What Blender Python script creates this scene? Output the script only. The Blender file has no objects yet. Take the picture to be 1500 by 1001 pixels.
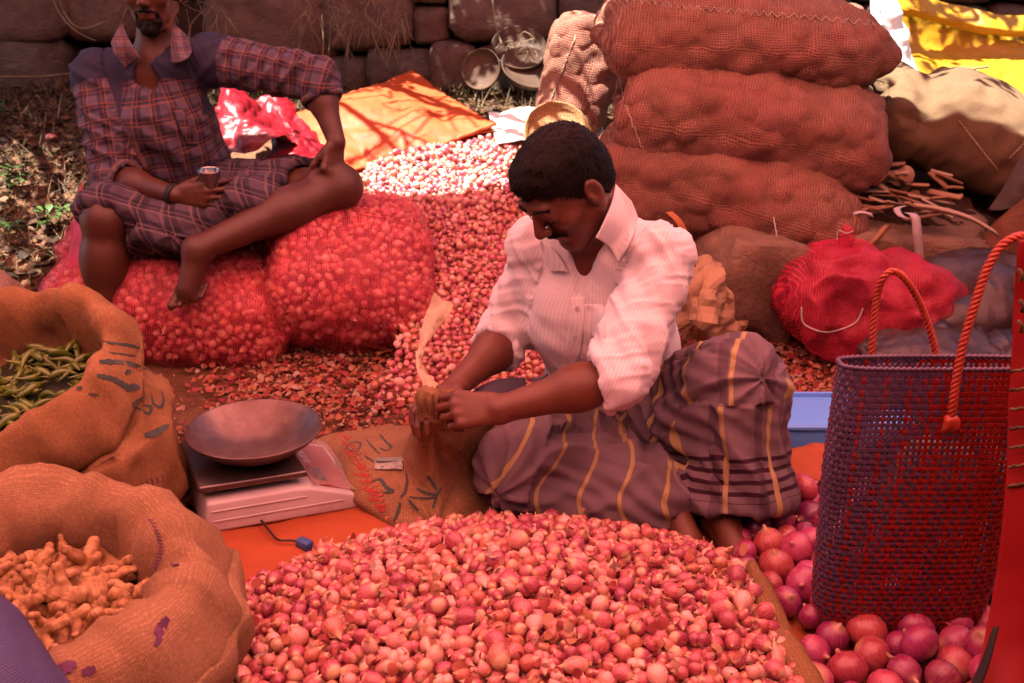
import bpy, bmesh, math, random
import numpy as np
from mathutils import Vector, Matrix
from mathutils.bvhtree import BVHTree
R_ = math.radians
SC = bpy.context.scene
COL = SC.collection
random.seed(7)
RNG = np.random.default_rng(11)

# ------------------------------------------------------------------ camera
CAM_Z, PITCH, FPX = 1.15, R_(20.0), 1472.0
cam_d = bpy.data.cameras.new('camera')
cam_d.lens = 36.0 * FPX / 1500.0
cam_d.sensor_width = 36.0
cam_d.clip_start, cam_d.clip_end = 0.05, 400
cam = bpy.data.objects.new('camera', cam_d)
cam.location = (0, 0, CAM_Z)
cam.rotation_euler = (math.pi / 2 - PITCH, 0, 0)
COL.objects.link(cam)
SC.camera = cam
cam_d.dof.use_dof = True
cam_d.dof.focus_distance = 1.9
cam_d.dof.aperture_fstop = 7.0

# ------------------------------------------------------------------ sky, sun, exposure
SUN_FROM = Vector((-0.30, -0.22, 0.93)).normalized()
w = bpy.data.worlds.new('World'); SC.world = w; w.use_nodes = True
wn = w.node_tree.nodes; wl = w.node_tree.links
sky = wn.new('ShaderNodeTexSky'); sky.sky_type = 'NISHITA'; sky.sun_disc = False
sky.sun_elevation = math.asin(SUN_FROM.z)
sky.sun_rotation = math.atan2(SUN_FROM.x, SUN_FROM.y)
wn['Background'].inputs[1].default_value = 0.05
wl.new(sky.outputs[0], wn['Background'].inputs[0])
sun_d = bpy.data.lights.new('sun', 'SUN'); sun_d.energy = 5.0; sun_d.angle = R_(0.5); sun_d.color = (1.0, 0.95, 0.87)
sun = bpy.data.objects.new('sun', sun_d); COL.objects.link(sun)
sun.rotation_euler = SUN_FROM.to_track_quat('Z', 'Y').to_euler(); sun.location = (0, 0, 6)
SC.view_settings.view_transform = 'Standard'; SC.view_settings.look = 'None'
SC.view_settings.exposure = 2.65; SC.view_settings.gamma = 1.0
SC.render.engine = 'CYCLES'
SC.cycles.max_bounces = 8; SC.cycles.diffuse_bounces = 4; SC.cycles.glossy_bounces = 3
SC.cycles.transparent_max_bounces = 16; SC.cycles.transmission_bounces = 4
SC.cycles.use_denoising = True
SC.cycles.sample_clamp_indirect = 6.0

# ------------------------------------------------------------------ geometry helpers
CP, SP = math.cos(PITCH), math.sin(PITCH)
def ray(u, v):
    a, b = (u - 750.0) / FPX, (500.5 - v) / FPX
    return Vector((a, CP + b * SP, -SP + b * CP))
def at(u, v, Y):
    d = ray(u, v); t = Y / d.y
    return Vector((d.x * t, Y, CAM_Z + d.z * t))
def atz(u, v, z):
    d = ray(u, v); t = (z - CAM_Z) / d.z
    return Vector((d.x * t, d.y * t, z))
def A(*p): return np.array(p, dtype=float)
def V3(p): return np.array([p[0], p[1], p[2]], dtype=float)

def _hash(ix, iy, iz, seed):
    n = (ix.astype(np.int64) * 374761393 + iy.astype(np.int64) * 668265263 + iz.astype(np.int64) * 2147483647 + seed * 974711) & 0x7fffffff
    n = ((n ^ (n >> 13)) * 1274126177) & 0x7fffffff
    n = (n ^ (n >> 16)) & 0xffff
    return n / 32767.5 - 1.0
def vnoise(P, freq=1.0, seed=0):
    p = np.asarray(P, float) * freq
    i = np.floor(p).astype(np.int64); f = p - i; f = f * f * (3 - 2 * f)
    r = 0
    for dx in (0, 1):
        wx = f[:, 0] if dx else 1 - f[:, 0]
        for dy in (0, 1):
            wy = f[:, 1] if dy else 1 - f[:, 1]
            for dz in (0, 1):
                wz = f[:, 2] if dz else 1 - f[:, 2]
                r = r + wx * wy * wz * _hash(i[:, 0] + dx, i[:, 1] + dy, i[:, 2] + dz, seed)
    return r
def fbm(P, freq, seed=0, octv=3):
    s, a = 0, 1.0
    for k in range(octv):
        s = s + a * vnoise(P, freq * 2 ** k, seed + k * 7); a *= 0.5
    return s
def sstep(a, b, x):
    t = np.clip((x - a) / (b - a), 0, 1); return t * t * (3 - 2 * t)

def mesh_np(name, V, F, attrs=None, uv=None, smooth=True):
    """V (n,3); F an (m,k) array or a list of index tuples"""
    me = bpy.data.meshes.new(name)
    V = np.asarray(V, np.float32)
    if isinstance(F, np.ndarray):
        m, k = F.shape
        me.vertices.add(len(V)); me.vertices.foreach_set('co', V.ravel())
        me.loops.add(m * k); me.loops.foreach_set('vertex_index', F.ravel().astype(np.int32))
        me.polygons.add(m)
        me.polygons.foreach_set('loop_start', np.arange(0, m * k, k, dtype=np.int32))
        me.polygons.foreach_set('loop_total', np.full(m, k, np.int32))
        me.update(calc_edges=True)
    else:
        me.from_pydata([tuple(map(float, v)) for v in V], [], [tuple(int(i) for i in f) for f in F])
    me.validate()
    if attrs:
        for nme, arr in attrs.items():
            a = me.attributes.new(nme, 'FLOAT', 'POINT'); a.data.foreach_set('value', np.asarray(arr, np.float32))
    if uv is not None:
        l = me.uv_layers.new(name='UVMap')
        idx = np.empty(len(me.loops), np.int32); me.loops.foreach_get('vertex_index', idx)
        l.data.foreach_set('uv', np.asarray(uv, np.float32)[idx].ravel())
    if smooth:
        me.polygons.foreach_set('use_smooth', np.ones(len(me.polygons), bool))
    else: me.shade_flat()
    me.update()
    return me

def tag(o, label=None, cat=None, group=None, kind=None):
    if label: o['label'] = label
    if cat: o['category'] = cat
    if group: o['group'] = group
    if kind: o['kind'] = kind
    return o
def thing(name, label, cat, loc=(0, 0, 0), group=None):
    o = bpy.data.objects.new(name, None); COL.objects.link(o); o.location = loc; o.empty_display_size = 0.05
    return tag(o, label, cat, group)
def obj(name, me, m=None, parent=None, kind=None):
    """link a mesh given in world coordinates as an object (child of parent if given)"""
    o = bpy.data.objects.new(name, me); COL.objects.link(o)
    if m is not None:
        me.materials.clear(); me.materials.append(m)
    if parent is not None:
        o.parent = parent
        o.matrix_parent_inverse = world_m(parent).inverted()
    if kind: o['kind'] = kind
    return o
def world_m(o):
    m = Matrix.LocRotScale(o.location, o.rotation_euler, o.scale)
    if o.parent is not None:
        m = world_m(o.parent) @ o.matrix_parent_inverse @ m
    return m

# ------------------------------------------------------------------ signed distance field meshing
class Field:
    def __init__(s, lo, hi, h):
        s.lo = np.array(lo, float); s.h = h
        s.n = np.ceil((np.array(hi, float) - s.lo) / h).astype(int) + 1
        s.D = np.full(s.n, 0.5, np.float32)
    def box(s, lo, hi):
        a = np.clip(np.floor((np.array(lo) - s.lo) / s.h).astype(int), 0, s.n)
        b = np.clip(np.ceil((np.array(hi) - s.lo) / s.h).astype(int) + 1, 0, s.n)
        if np.any(b - a < 1): return None, None
        sl = tuple(slice(a[i], b[i]) for i in range(3))
        g = np.meshgrid(*[(s.lo[i] + s.h * np.arange(a[i], b[i])).astype(np.float32) for i in range(3)], indexing='ij')
        return sl, g
    def _put(s, sl, d, k, sub):
        D = s.D[sl]
        if sub:
            e = -d
            if k > 0:
                hh = np.maximum(k - np.abs(D - e), 0) / k; s.D[sl] = np.maximum(D, e) + hh * hh * k * 0.25
            else: s.D[sl] = np.maximum(D, e)
        else:
            if k > 0:
                hh = np.maximum(k - np.abs(D - d), 0) / k; s.D[sl] = np.minimum(D, d) - hh * hh * k * 0.25
            else: s.D[sl] = np.minimum(D, d)
    def cone(s, a, b, ra, rb, k=0.02, flat=None, sub=False):
        """rounded cone a->b; flat=(axis, factor): thinner along axis"""
        a, b = V3(a), V3(b); m = max(ra, rb) + 0.04 + k
        lo, hi = np.minimum(a, b) - m, np.maximum(a, b) + m
        sl, g = s.box(lo, hi)
        if sl is None: return
        px, py, pz = g[0] - a[0], g[1] - a[1], g[2] - a[2]
        ba = b - a; L2 = max(float(ba @ ba), 1e-9)
        t = np.clip((px * ba[0] + py * ba[1] + pz * ba[2]) / L2, 0, 1)
        qx, qy, qz = px - t * ba[0], py - t * ba[1], pz - t * ba[2]
        q2 = qx * qx + qy * qy + qz * qz; f = 1.0
        if flat is not None:
            ax = V3(flat[0]); ax = ax / np.linalg.norm(ax); f = flat[1]
            c = qx * ax[0] + qy * ax[1] + qz * ax[2]
            q2 = q2 + c * c * (1 / f ** 2 - 1)
        d = (np.sqrt(np.maximum(q2, 1e-12)) - (ra + (rb - ra) * t)) * min(1.0, 0.5 + 0.5 * f)
        s._put(sl, d, k, sub)
    def ell(s, c, r, k=0.02, rot=None, sub=False):
        """ellipsoid; rot = 3 row axes"""
        c = V3(c); r = np.array(r, float); m = r.max() + 0.04 + k
        sl, g = s.box(c - m, c + m)
        if sl is None: return
        p = [g[0] - c[0], g[1] - c[1], g[2] - c[2]]
        if rot is not None:
            rot = np.array(rot, float)
            p = [rot[i, 0] * p[0] + rot[i, 1] * p[1] + rot[i, 2] * p[2] for i in range(3)]
        k0 = np.sqrt((p[0] / r[0]) ** 2 + (p[1] / r[1]) ** 2 + (p[2] / r[2]) ** 2)
        k1 = np.sqrt((p[0] / r[0] ** 2) ** 2 + (p[1] / r[1] ** 2) ** 2 + (p[2] / r[2] ** 2) ** 2)
        d = k0 * (k0 - 1) / np.maximum(k1, 1e-6)
        s._put(sl, d, k, sub)
    def cut(s, p, n, k=0.0, near=None):
        """remove the side the normal points to; near=(centre, radius) limits it"""
        p, n = V3(p), V3(n); n = n / np.linalg.norm(n)
        if near is None: lo, hi = s.lo, s.lo + s.h * s.n
        else: lo, hi = V3(near[0]) - near[1], V3(near[0]) + near[1]
        sl, g = s.box(lo, hi)
        if sl is None: return
        d = (g[0] - p[0]) * n[0] + (g[1] - p[1]) * n[1] + (g[2] - p[2]) * n[2]
        D = s.D[sl]
        if near is not None:
            c = V3(near[0]); rr = np.sqrt((g[0] - c[0]) ** 2 + (g[1] - c[1]) ** 2 + (g[2] - c[2]) ** 2) - near[1]
            d = np.minimum(d, -rr)
        if k > 0:
            hh = np.maximum(k - np.abs(D - d), 0) / k; s.D[sl] = np.maximum(D, d) + hh * hh * k * 0.25
        else: s.D[sl] = np.maximum(D, d)
    def mesh(s):
        D = s.D; I = D < 0
        c = np.zeros(np.array(D.shape) - 1, np.int8)
        for dx in (0, 1):
            for dy in (0, 1):
                for dz in (0, 1):
                    c += I[dx:D.shape[0] - 1 + dx, dy:D.shape[1] - 1 + dy, dz:D.shape[2] - 1 + dz]
        cells = np.argwhere((c > 0) & (c < 8))
        corner = np.array([(x, y, z) for x in (0, 1) for y in (0, 1) for z in (0, 1)])
        vals = np.stack([D[cells[:, 0] + q[0], cells[:, 1] + q[1], cells[:, 2] + q[2]] for q in corner], 1)
        acc = np.zeros((len(cells), 3)); cnt = np.zeros(len(cells))
        for i in range(8):
            for j in range(i + 1, 8):
                if np.abs(corner[i] - corner[j]).sum() != 1: continue
                a, b = vals[:, i], vals[:, j]; mk = (a < 0) != (b < 0)
                t = np.where(mk, a / np.where(mk, a - b, 1), 0)
                pt = corner[i][None] + t[:, None] * (corner[j] - corner[i])[None]
                acc += pt * mk[:, None]; cnt += mk
        V = s.lo + s.h * (cells + acc / cnt[:, None])
        vid = np.full(c.shape, -1, np.int32); vid[cells[:, 0], cells[:, 1], cells[:, 2]] = np.arange(len(cells))
        faces = []
        for ax in range(3):
            b1, b2 = (ax + 1) % 3, (ax + 2) % 3
            sl0 = [slice(None)] * 3; sl1 = [slice(None)] * 3
            sl0[ax] = slice(0, -1); sl1[ax] = slice(1, None)
            for q in (b1, b2):
                sl0[q] = slice(1, -1); sl1[q] = slice(1, -1)
            A0, A1 = I[tuple(sl0)], I[tuple(sl1)]
            e = np.argwhere(A0 != A1)
            if len(e) == 0: continue
            flip = ~A0[e[:, 0], e[:, 1], e[:, 2]]
            e[:, b1] += 1; e[:, b2] += 1
            def g(o1, o2):
                q = e.copy(); q[:, b1] += o1; q[:, b2] += o2
                return vid[q[:, 0], q[:, 1], q[:, 2]]
            f = np.stack([g(-1, -1), g(0, -1), g(0, 0), g(-1, 0)], 1)
            f[flip] = f[flip][:, ::-1]
            faces.append(f)
        F = np.concatenate(faces); F = F[(F >= 0).all(1)]
        return V, F

def vnormals(V, F):
    a, b, c = V[F[:, 0]], V[F[:, 1]], V[F[:, 2]]
    n = np.cross(b - a, c - a)
    if F.shape[1] == 4: n = n + np.cross(c - a, V[F[:, 3]] - a)
    N = np.zeros_like(V)
    for i in range(F.shape[1]): np.add.at(N, F[:, i], n)
    return N / np.maximum(np.linalg.norm(N, axis=1, keepdims=True), 1e-12)
def relax(V, F, it=2, w=0.5):
    V = V.copy()
    for _ in range(it):
        S = np.zeros_like(V); C = np.zeros(len(V))
        k = F.shape[1]
        for i in range(k):
            a, b = F[:, i], F[:, (i + 1) % k]
            np.add.at(S, a, V[b]); np.add.at(S, b, V[a]); np.add.at(C, a, 1); np.add.at(C, b, 1)
        V = V * (1 - w) + w * S / np.maximum(C, 1)[:, None]
    return V

def largest(V, F):
    lab = np.arange(len(V))
    while True:
        m = lab[F].min(1); new = lab.copy()
        for i in range(F.shape[1]): np.minimum.at(new, F[:, i], m)
        new = new[new]
        if (new == lab).all(): break
        lab = new
    ids, cnt = np.unique(lab[F[:, 0]], return_counts=True); keep = lab == ids[cnt.argmax()]
    mp = np.cumsum(keep) - 1; FF = F[keep[F].all(1)]
    return V[keep], mp[FF]
def tube(path, r, seg=8, closed=False, twist=0.0, caps=True):
    """tube mesh along a polyline; r scalar or per-point"""
    P = [Vector(p) for p in path]; n = len(P)
    rr = [r] * n if np.isscalar(r) else list(r)
    V, F = [], []
    prev = None
    for i in range(n):
        d = (P[(i + 1) % n] - P[i - 1]) if closed else (P[min(i + 1, n - 1)] - P[max(i - 1, 0)])
        d.normalize()
        if prev is None:
            prev = d.orthogonal().normalized()
        e = prev - d * prev.dot(d)
        if e.length < 1e-6: e = d.orthogonal()
        e.normalize(); prev = e
        f = d.cross(e)
        for k in range(seg):
            a = 2 * math.pi * k / seg + twist * i
            V.append(P[i] + (e * math.cos(a) + f * math.sin(a)) * rr[i])
    for i in range(n if closed else n - 1):
        j = (i + 1) % n
        for k in range(seg):
            F.append((i * seg + k, i * seg + (k + 1) % seg, j * seg + (k + 1) % seg, j * seg + k))
    if caps and not closed:
        F.append(tuple(range(seg))[::-1]); F.append(tuple((n - 1) * seg + k for k in range(seg)))
    return V, F
def join(parts):
    V, F = [], []
    for v, f in parts:
        o = len(V); V += list(v); F += [tuple(i + o for i in q) for q in f]
    return V, F
def smooth_path(pts, n=6):
    """Catmull-Rom through points"""
    P = [Vector(p) for p in pts]; out = []
    for i in range(len(P) - 1):
        p0, p1, p2, p3 = P[max(i - 1, 0)], P[i], P[i + 1], P[min(i + 2, len(P) - 1)]
        for k in range(n):
            t = k / n
            out.append(0.5 * ((2 * p1) + (p2 - p0) * t + (2 * p0 - 5 * p1 + 4 * p2 - p3) * t * t + (3 * p1 - p0 - 3 * p2 + p3) * t ** 3))
    out.append(P[-1]); return out
def boxm(c, size, rot=None, bev=0.0, seg=2):
    """a bevelled box as (V,F)"""
    bm = bmesh.new(); bmesh.ops.create_cube(bm, size=1.0)
    for v in bm.verts: v.co = Vector((v.co.x * size[0], v.co.y * size[1], v.co.z * size[2]))
    if bev > 0: bmesh.ops.bevel(bm, geom=list(bm.edges), offset=bev, segments=seg, profile=0.5, affect='EDGES')
    M = Matrix.Translation(Vector(c)) @ (rot.to_4x4() if rot is not None else Matrix.Identity(4))
    bmesh.ops.transform(bm, matrix=M, verts=bm.verts)
    bm.verts.index_update()
    V = [v.co.copy() for v in bm.verts]; F = [tuple(v.index for v in f.verts) for f in bm.faces]
    bm.free(); return V, F
def m_of(vf, name='mesh', smooth=True): return mesh_np(name, np.array([tuple(v) for v in vf[0]]), vf[1], smooth=smooth)
def grid_faces(nu, nv, wrap_u=False, wrap_v=False):
    F = []
    for j in range(nv if wrap_v else nv - 1):
        for i in range(nu if wrap_u else nu - 1):
            a = j * nu + i; b = j * nu + (i + 1) % nu; jj = (j + 1) % nv
            F.append((a, b, jj * nu + (i + 1) % nu, jj * nu + i))
    return np.array(F, np.int32)

# ------------------------------------------------------------------ materials
ALB = 0.62   # tinted base colours scaled down against raised exposure, so crevices go darker
class G:
    def __init__(s, name, k=None):
        s.k = ALB if k is None else k
        s.m = bpy.data.materials.new(name); s.m.use_nodes = True
        s.t = s.m.node_tree; s.t.nodes.clear()
        s.out = s.t.nodes.new('ShaderNodeOutputMaterial')
    def n(s, typ, out=0, props=None, **kw):
        nd = s.t.nodes.new('ShaderNode' + typ)
        for k, v in (props or {}).items(): setattr(nd, k, v)
        for k, v in kw.items():
            key = int(k[1:]) if k[0] == 'i' and k[1:].isdigit() else k.replace('_', ' ')
            s.set(nd.inputs[key], v)
        return nd.outputs[out] if out is not None else nd
    def alb(s, c):
        return c if (len(c) != 3 or (c[0] == c[1] == c[2])) else tuple(q * s.k for q in c)
    def set(s, sock, v):
        if isinstance(v, (tuple, list)) and sock.type == 'RGBA': v = s.alb(tuple(v))
        if isinstance(v, bpy.types.NodeSocket): s.t.links.new(v, sock)
        elif isinstance(v, (tuple, list)) and len(v) == 3 and sock.type == 'RGBA': sock.default_value = (*v, 1)
        else: sock.default_value = v
    def ma(s, op, a, b=0.0, c=0.0): return s.n('Math', props={'operation': op}, i0=a, i1=b, i2=c)
    def mix(s, f, a, b, mode='MIX'):
        nd = s.t.nodes.new('ShaderNodeMix'); nd.data_type = 'RGBA'; nd.blend_type = mode
        s.set(nd.inputs[0], f); s.set(nd.inputs[6], a); s.set(nd.inputs[7], b); return nd.outputs[2]
    def ramp(s, f, stops, interp='LINEAR'):
        nd = s.t.nodes.new('ShaderNodeValToRGB'); e = nd.color_ramp.elements; nd.color_ramp.interpolation = interp
        while len(e) > 1: e.remove(e[-1])
        for i, (p, c) in enumerate(stops):
            q = e[0] if i == 0 else e.new(p)
            c = s.alb(tuple(c)); q.position = p; q.color = (*c, 1) if len(c) == 3 else c
        s.set(nd.inputs[0], f); return nd.outputs[0]
    def noise(s, scale=5.0, detail=3.0, rough=0.55, vec=None, dist=0.0, dim='3D'):
        kw = dict(Scale=scale, Detail=detail, Roughness=rough, Distortion=dist)
        if vec is not None: kw['Vector'] = vec
        return s.n('TexNoise', 0, {'noise_dimensions': dim}, **kw)
    def co(s): return s.n('TexCoord', 3)
    def uv(s): return s.n('TexCoord', 2)
    def attr(s, nm): return s.n('Attribute', 2, {'attribute_name': nm})
    def stripe(s, x, period, width, off=0.0, soft=0.12):
        """1 inside a stripe of given width repeating at period, soft edges"""
        t = s.ma('FRACT', s.ma('ADD', s.ma('DIVIDE', x, period), off))
        d = s.ma('ABSOLUTE', s.ma('SUBTRACT', t, 0.5))
        half = 0.5 * width / period
        nd = s.t.nodes.new('ShaderNodeMapRange'); nd.interpolation_type = 'SMOOTHSTEP'
        s.set(nd.inputs[0], d); nd.inputs[1].default_value = half * (1 - soft) ; nd.inputs[2].default_value = half * (1 + soft)
        nd.inputs[3].default_value = 1; nd.inputs[4].default_value = 0
        return nd.outputs[0]
    def bump(s, h, strength=0.3, dist=0.005, nrm=None):
        kw = dict(Strength=strength, Distance=dist, Height=h)
        if nrm is not None: kw['Normal'] = nrm
        return s.n('Bump', 0, None, **kw)
    def bsdf(s, col, rough=0.6, nrm=None, spec=0.4, **kw):
        nd = s.t.nodes.new('ShaderNodeBsdfPrincipled')
        s.set(nd.inputs['Base Color'], col); s.set(nd.inputs['Roughness'], rough)
        s.set(nd.inputs['Specular IOR Level'], spec)
        if nrm is not None: s.set(nd.inputs['Normal'], nrm)
        for k, v in kw.items(): s.set(nd.inputs[k.replace('_', ' ')], v)
        return nd.outputs[0]
    def done(s, sh):
        s.t.links.new(sh, s.out.inputs[0]); return s.m

def simple(name, c1, c2=None, rough=0.6, scale=12, bump=0.2, bscale=60, spec=0.35, dist=0.004, c3=None, k=None, **kw):
    g = G(name, k); p = g.co()
    f = g.noise(scale, 4, 0.6, p)
    col = g.ramp(f, [(0.3, c1), (0.7, c2 or c1)]) if c2 else c1
    if c3:
        col = g.mix(g.ramp(g.noise(scale * 0.35, 5, 0.7, p), [(0.55, (0, 0, 0)), (0.75, (1, 1, 1))]), col, c3)
    nrm = g.bump(g.noise(bscale, 5, 0.65, p), bump, dist) if bump else None
    return g.done(g.bsdf(col, rough, nrm, spec, **kw))

def jute(name, c1=(0.40, 0.225, 0.11), c2=(0.25, 0.135, 0.062), pitch=0.004, use_uv=True, stain=(0.5, 0.2, 0.12), bump=0.5, k=1.0):
    g = G(name, k); p = g.co()
    q = g.uv() if use_uv else p
    sp = g.n('SeparateXYZ', None, None, Vector=q).outputs
    wob = g.ma('MULTIPLY', g.noise(25, 2, 0.5, p), 0.006)
    x = g.ma('ADD', sp[0], wob)
    y = g.ma('ADD', sp[1] if use_uv else g.ma('ADD', sp[1], sp[2]), wob)
    sx = g.ma('SINE', g.ma('MULTIPLY', x, 6.2832 / pitch)); sy = g.ma('SINE', g.ma('MULTIPLY', y, 6.2832 / (pitch * 1.1)))
    wv = g.ma('ADD', g.ma('MULTIPLY', sx, 0.5), g.ma('MULTIPLY', sy, 0.5))
    wv = g.ma('ADD', g.ma('MULTIPLY', wv, .6), g.ma('MULTIPLY', g.ma('SUBTRACT', g.noise(200, 5, 0.75, p), .5), 4.5))
    base = g.ramp(g.noise(7, 4, 0.6, p), [(0.3, c2), (0.68, c1)])
    base = g.mix(g.ramp(wv, [(0.0, (0, 0, 0)), (1.0, (1, 1, 1))]), g.mix(0.5, base, (0.07, 0.03, 0.012)), base)
    base = g.mix(g.ramp(g.noise(3.3, 5, 0.7, p), [(0.6, (0, 0, 0)), (0.8, (0.5, 0.5, 0.5))]), base, stain)
    nrm = g.bump(wv, bump, 0.0016, g.bump(g.noise(35, 4, 0.6, p), 0.25, 0.006))
    return g.done(g.bsdf(base, 0.92, nrm, 0.06))
# ------------------------------------------------------------------ ground
def Hs(x, y):
    x = np.asarray(x, float); y = np.asarray(y, float)
    s = 3.0 + 0.25 * sstep(0.2, 1.2, x)
    q = np.log1p(np.exp(np.clip((y - s) * 14, -30, 30))) / 14
    return 0.70 * (1 - np.exp(-q / 0.75)) + 0.10 * np.clip((y - 5.4), 0, 6)
def H(x, y): return float(Hs(x, y))
def ground_mesh():
    xs = np.concatenate([np.linspace(-60, -4, 12), np.linspace(-3.8, 3.8, 150), np.linspace(4, 60, 12)])
    ys = np.concatenate([np.linspace(-40, -1, 10), np.linspace(-0.8, 6.2, 150), np.linspace(6.5, 60, 12)])
    X, Y = np.meshgrid(xs, ys); P = np.stack([X.ravel(), Y.ravel(), np.zeros(X.size)], 1)
    z = Hs(P[:, 0], P[:, 1]) + 0.008 * fbm(P, 5, 3, 3) - 0.006
    P[:, 2] = z
    return mesh_np('ground', P, grid_faces(len(xs), len(ys)))
def soil_material():
    g = G('soil'); p = g.co()
    c = g.ramp(g.noise(6, 6, 0.65, p), [(0.3, (0.10, 0.045, 0.024)), (0.55, (0.17, 0.08, 0.042)), (0.75, (0.23, 0.12, 0.068))])
    c = g.mix(g.ramp(g.noise(60, 4, 0.7, p), [(0.5, (0, 0, 0)), (0.68, (0.7, 0.7, 0.7))]), c, (0.34, 0.16, 0.10))
    nrm = g.bump(g.noise(45, 6, 0.7, p), 0.6, 0.012)
    return g.done(g.bsdf(c, 0.95, nrm, 0.1))
M_SOIL = soil_material()
tag(obj('ground', ground_mesh(), M_SOIL), 'reddish bare soil of the market floor rising to the wall', 'ground', kind='structure')

# ------------------------------------------------------------------ red awning over the seller (above the frame) and its poles
def awning():
    t = thing('red_awning', 'translucent red tarpaulin awning stretched overhead', 'awning', (0, 0, 0))
    nu, nv = 60, 60
    V = []
    for j in range(nv):
        for i in range(nu):
            x = -2.75 + 5.2 * i / (nu - 1)
            ye = float(np.interp(x, [-3.3, -2.6, -1.78, -.85, .3, .6, .9, 1.3, 3.3], [2.2, 2.5, 3.14, 3.12, 3.45, 3.42, 3.2, 3.05, 2.9]))
            y = -0.55 + (ye + 0.55) * j / (nv - 1)
            z = 2.28 - 0.10 * math.sin(math.pi * i / (nu - 1)) * math.sin(math.pi * j / (nv - 1)) + 0.012 * math.sin(x * 9 + y * 3)
            V.append((x, y, z))
    g = G('red_tarpaulin', 1); p = g.co()
    wv = g.noise(3, 4, 0.6, p)
    c = g.ramp(wv, [(0.3, (0.66, 0.205, 0.178)), (0.7, (0.72, 0.24, 0.21))])
    tr = g.n('BsdfTranslucent', 0, None, Color=c)
    di = g.n('BsdfDiffuse', 0, None, Color=g.mix(1.0, c, (0.6, 0.5, 0.5), 'MULTIPLY'))
    m = g.done(g.n('MixShader', 0, None, Fac=0.16, i1=tr, i2=di))
    obj('canopy', mesh_np('canopy', V, grid_faces(nu, nv)), m, t)
    mb = simple('bamboo', (0.30, 0.2, 0.09), (0.4, 0.28, 0.13), 0.5, 8)
    for (x, y) in ((-2.7, -.5), (2.4, -.5), (-2.7, 2.3), (2.4, 2.6)):
        P = [Vector((x, y, H(x, y) - 0.05 + 2.4 * k / 12)) for k in range(13)]
        obj('pole', m_of(tube(P, [0.026 + (0.004 if k % 3 == 0 else 0) for k in range(13)], 8)), mb, t)
awning()
# unseen roofs and cloths, added round the camera to darken the sides
def partition(name, label, a, b, z1, m):  # unseen cloth screen, added to keep low sky light out
    a, b = Vector(a), Vector(b); n = 26; V = []
    for j in range(8):
        for i in range(n):
            p = a.lerp(b, i / (n - 1)); s_ = (b - a).normalized().cross(Vector((0, 0, 1))); p = p + s_ * .05 * math.sin(i * .9 + .4 * j)
            V.append((p.x, p.y, H(p.x, p.y) + (z1 - H(p.x, p.y)) * j / 7))
    tag(obj(name, mesh_np('cloth', V, grid_faces(n, 8)), m), label, 'partition', 'unseen cloths added to block light from the sides')
def roof(x0, x1, y0, y1, z, label):  # unseen opaque roof, added so light falls only through the awning
    P = [[Vector((x, y, z + .12 * math.sin((x - x0) / (x1 - x0) * 3.14) + .02 * math.sin(x * 7 + y * 5))) for x in np.linspace(x0, x1, 12)] for y in np.linspace(y0, y1, 12)]
    V = [p for r in P for p in r] + [p + Vector((0, 0, .06)) for r in P for p in r]; F = grid_faces(12, 12)
    tag(obj('light_block_roof', mesh_np('roof', np.array([tuple(v) for v in V]), np.concatenate([F[:, ::-1], F + 144])), simple('light_block_roof_brown', (.14, .09, .05), (.22, .15, .09), .95, 14, .8, 50)), label, 'roof', 'unseen roofs added to block light around the awning')
roof(-3.5, 3.5, -3.0, -.6, 2.36, 'brown opaque roof added behind the camera to block light'); roof(-3.6, -2.8, .1, 2.2, 2.36, 'brown opaque roof added out of frame at the left to block light'); roof(2.5, 3.6, .1, 2.7, 2.36, 'brown opaque roof added out of frame at the right to block light')
_pm = simple('light_block_cloth_brown', (.16, .09, .06), (.22, .13, .09), .9)
partition('light_block_cloth', 'dark brown cloth added out of frame at the left to block side light', (-3.45, 2.1, 0), (-3.45, -2.9, 0), 2.2, _pm)
partition('light_block_cloth', 'dark brown cloth added out of frame at the right to block side light', (3.45, -2.9, 0), (3.45, 2.8, 0), 2.2, _pm)
partition('light_block_cloth', 'dark brown cloth added behind the camera to block low light', (-3.45, -2.95, 0), (3.45, -2.95, 0), 2.2, _pm)

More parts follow.
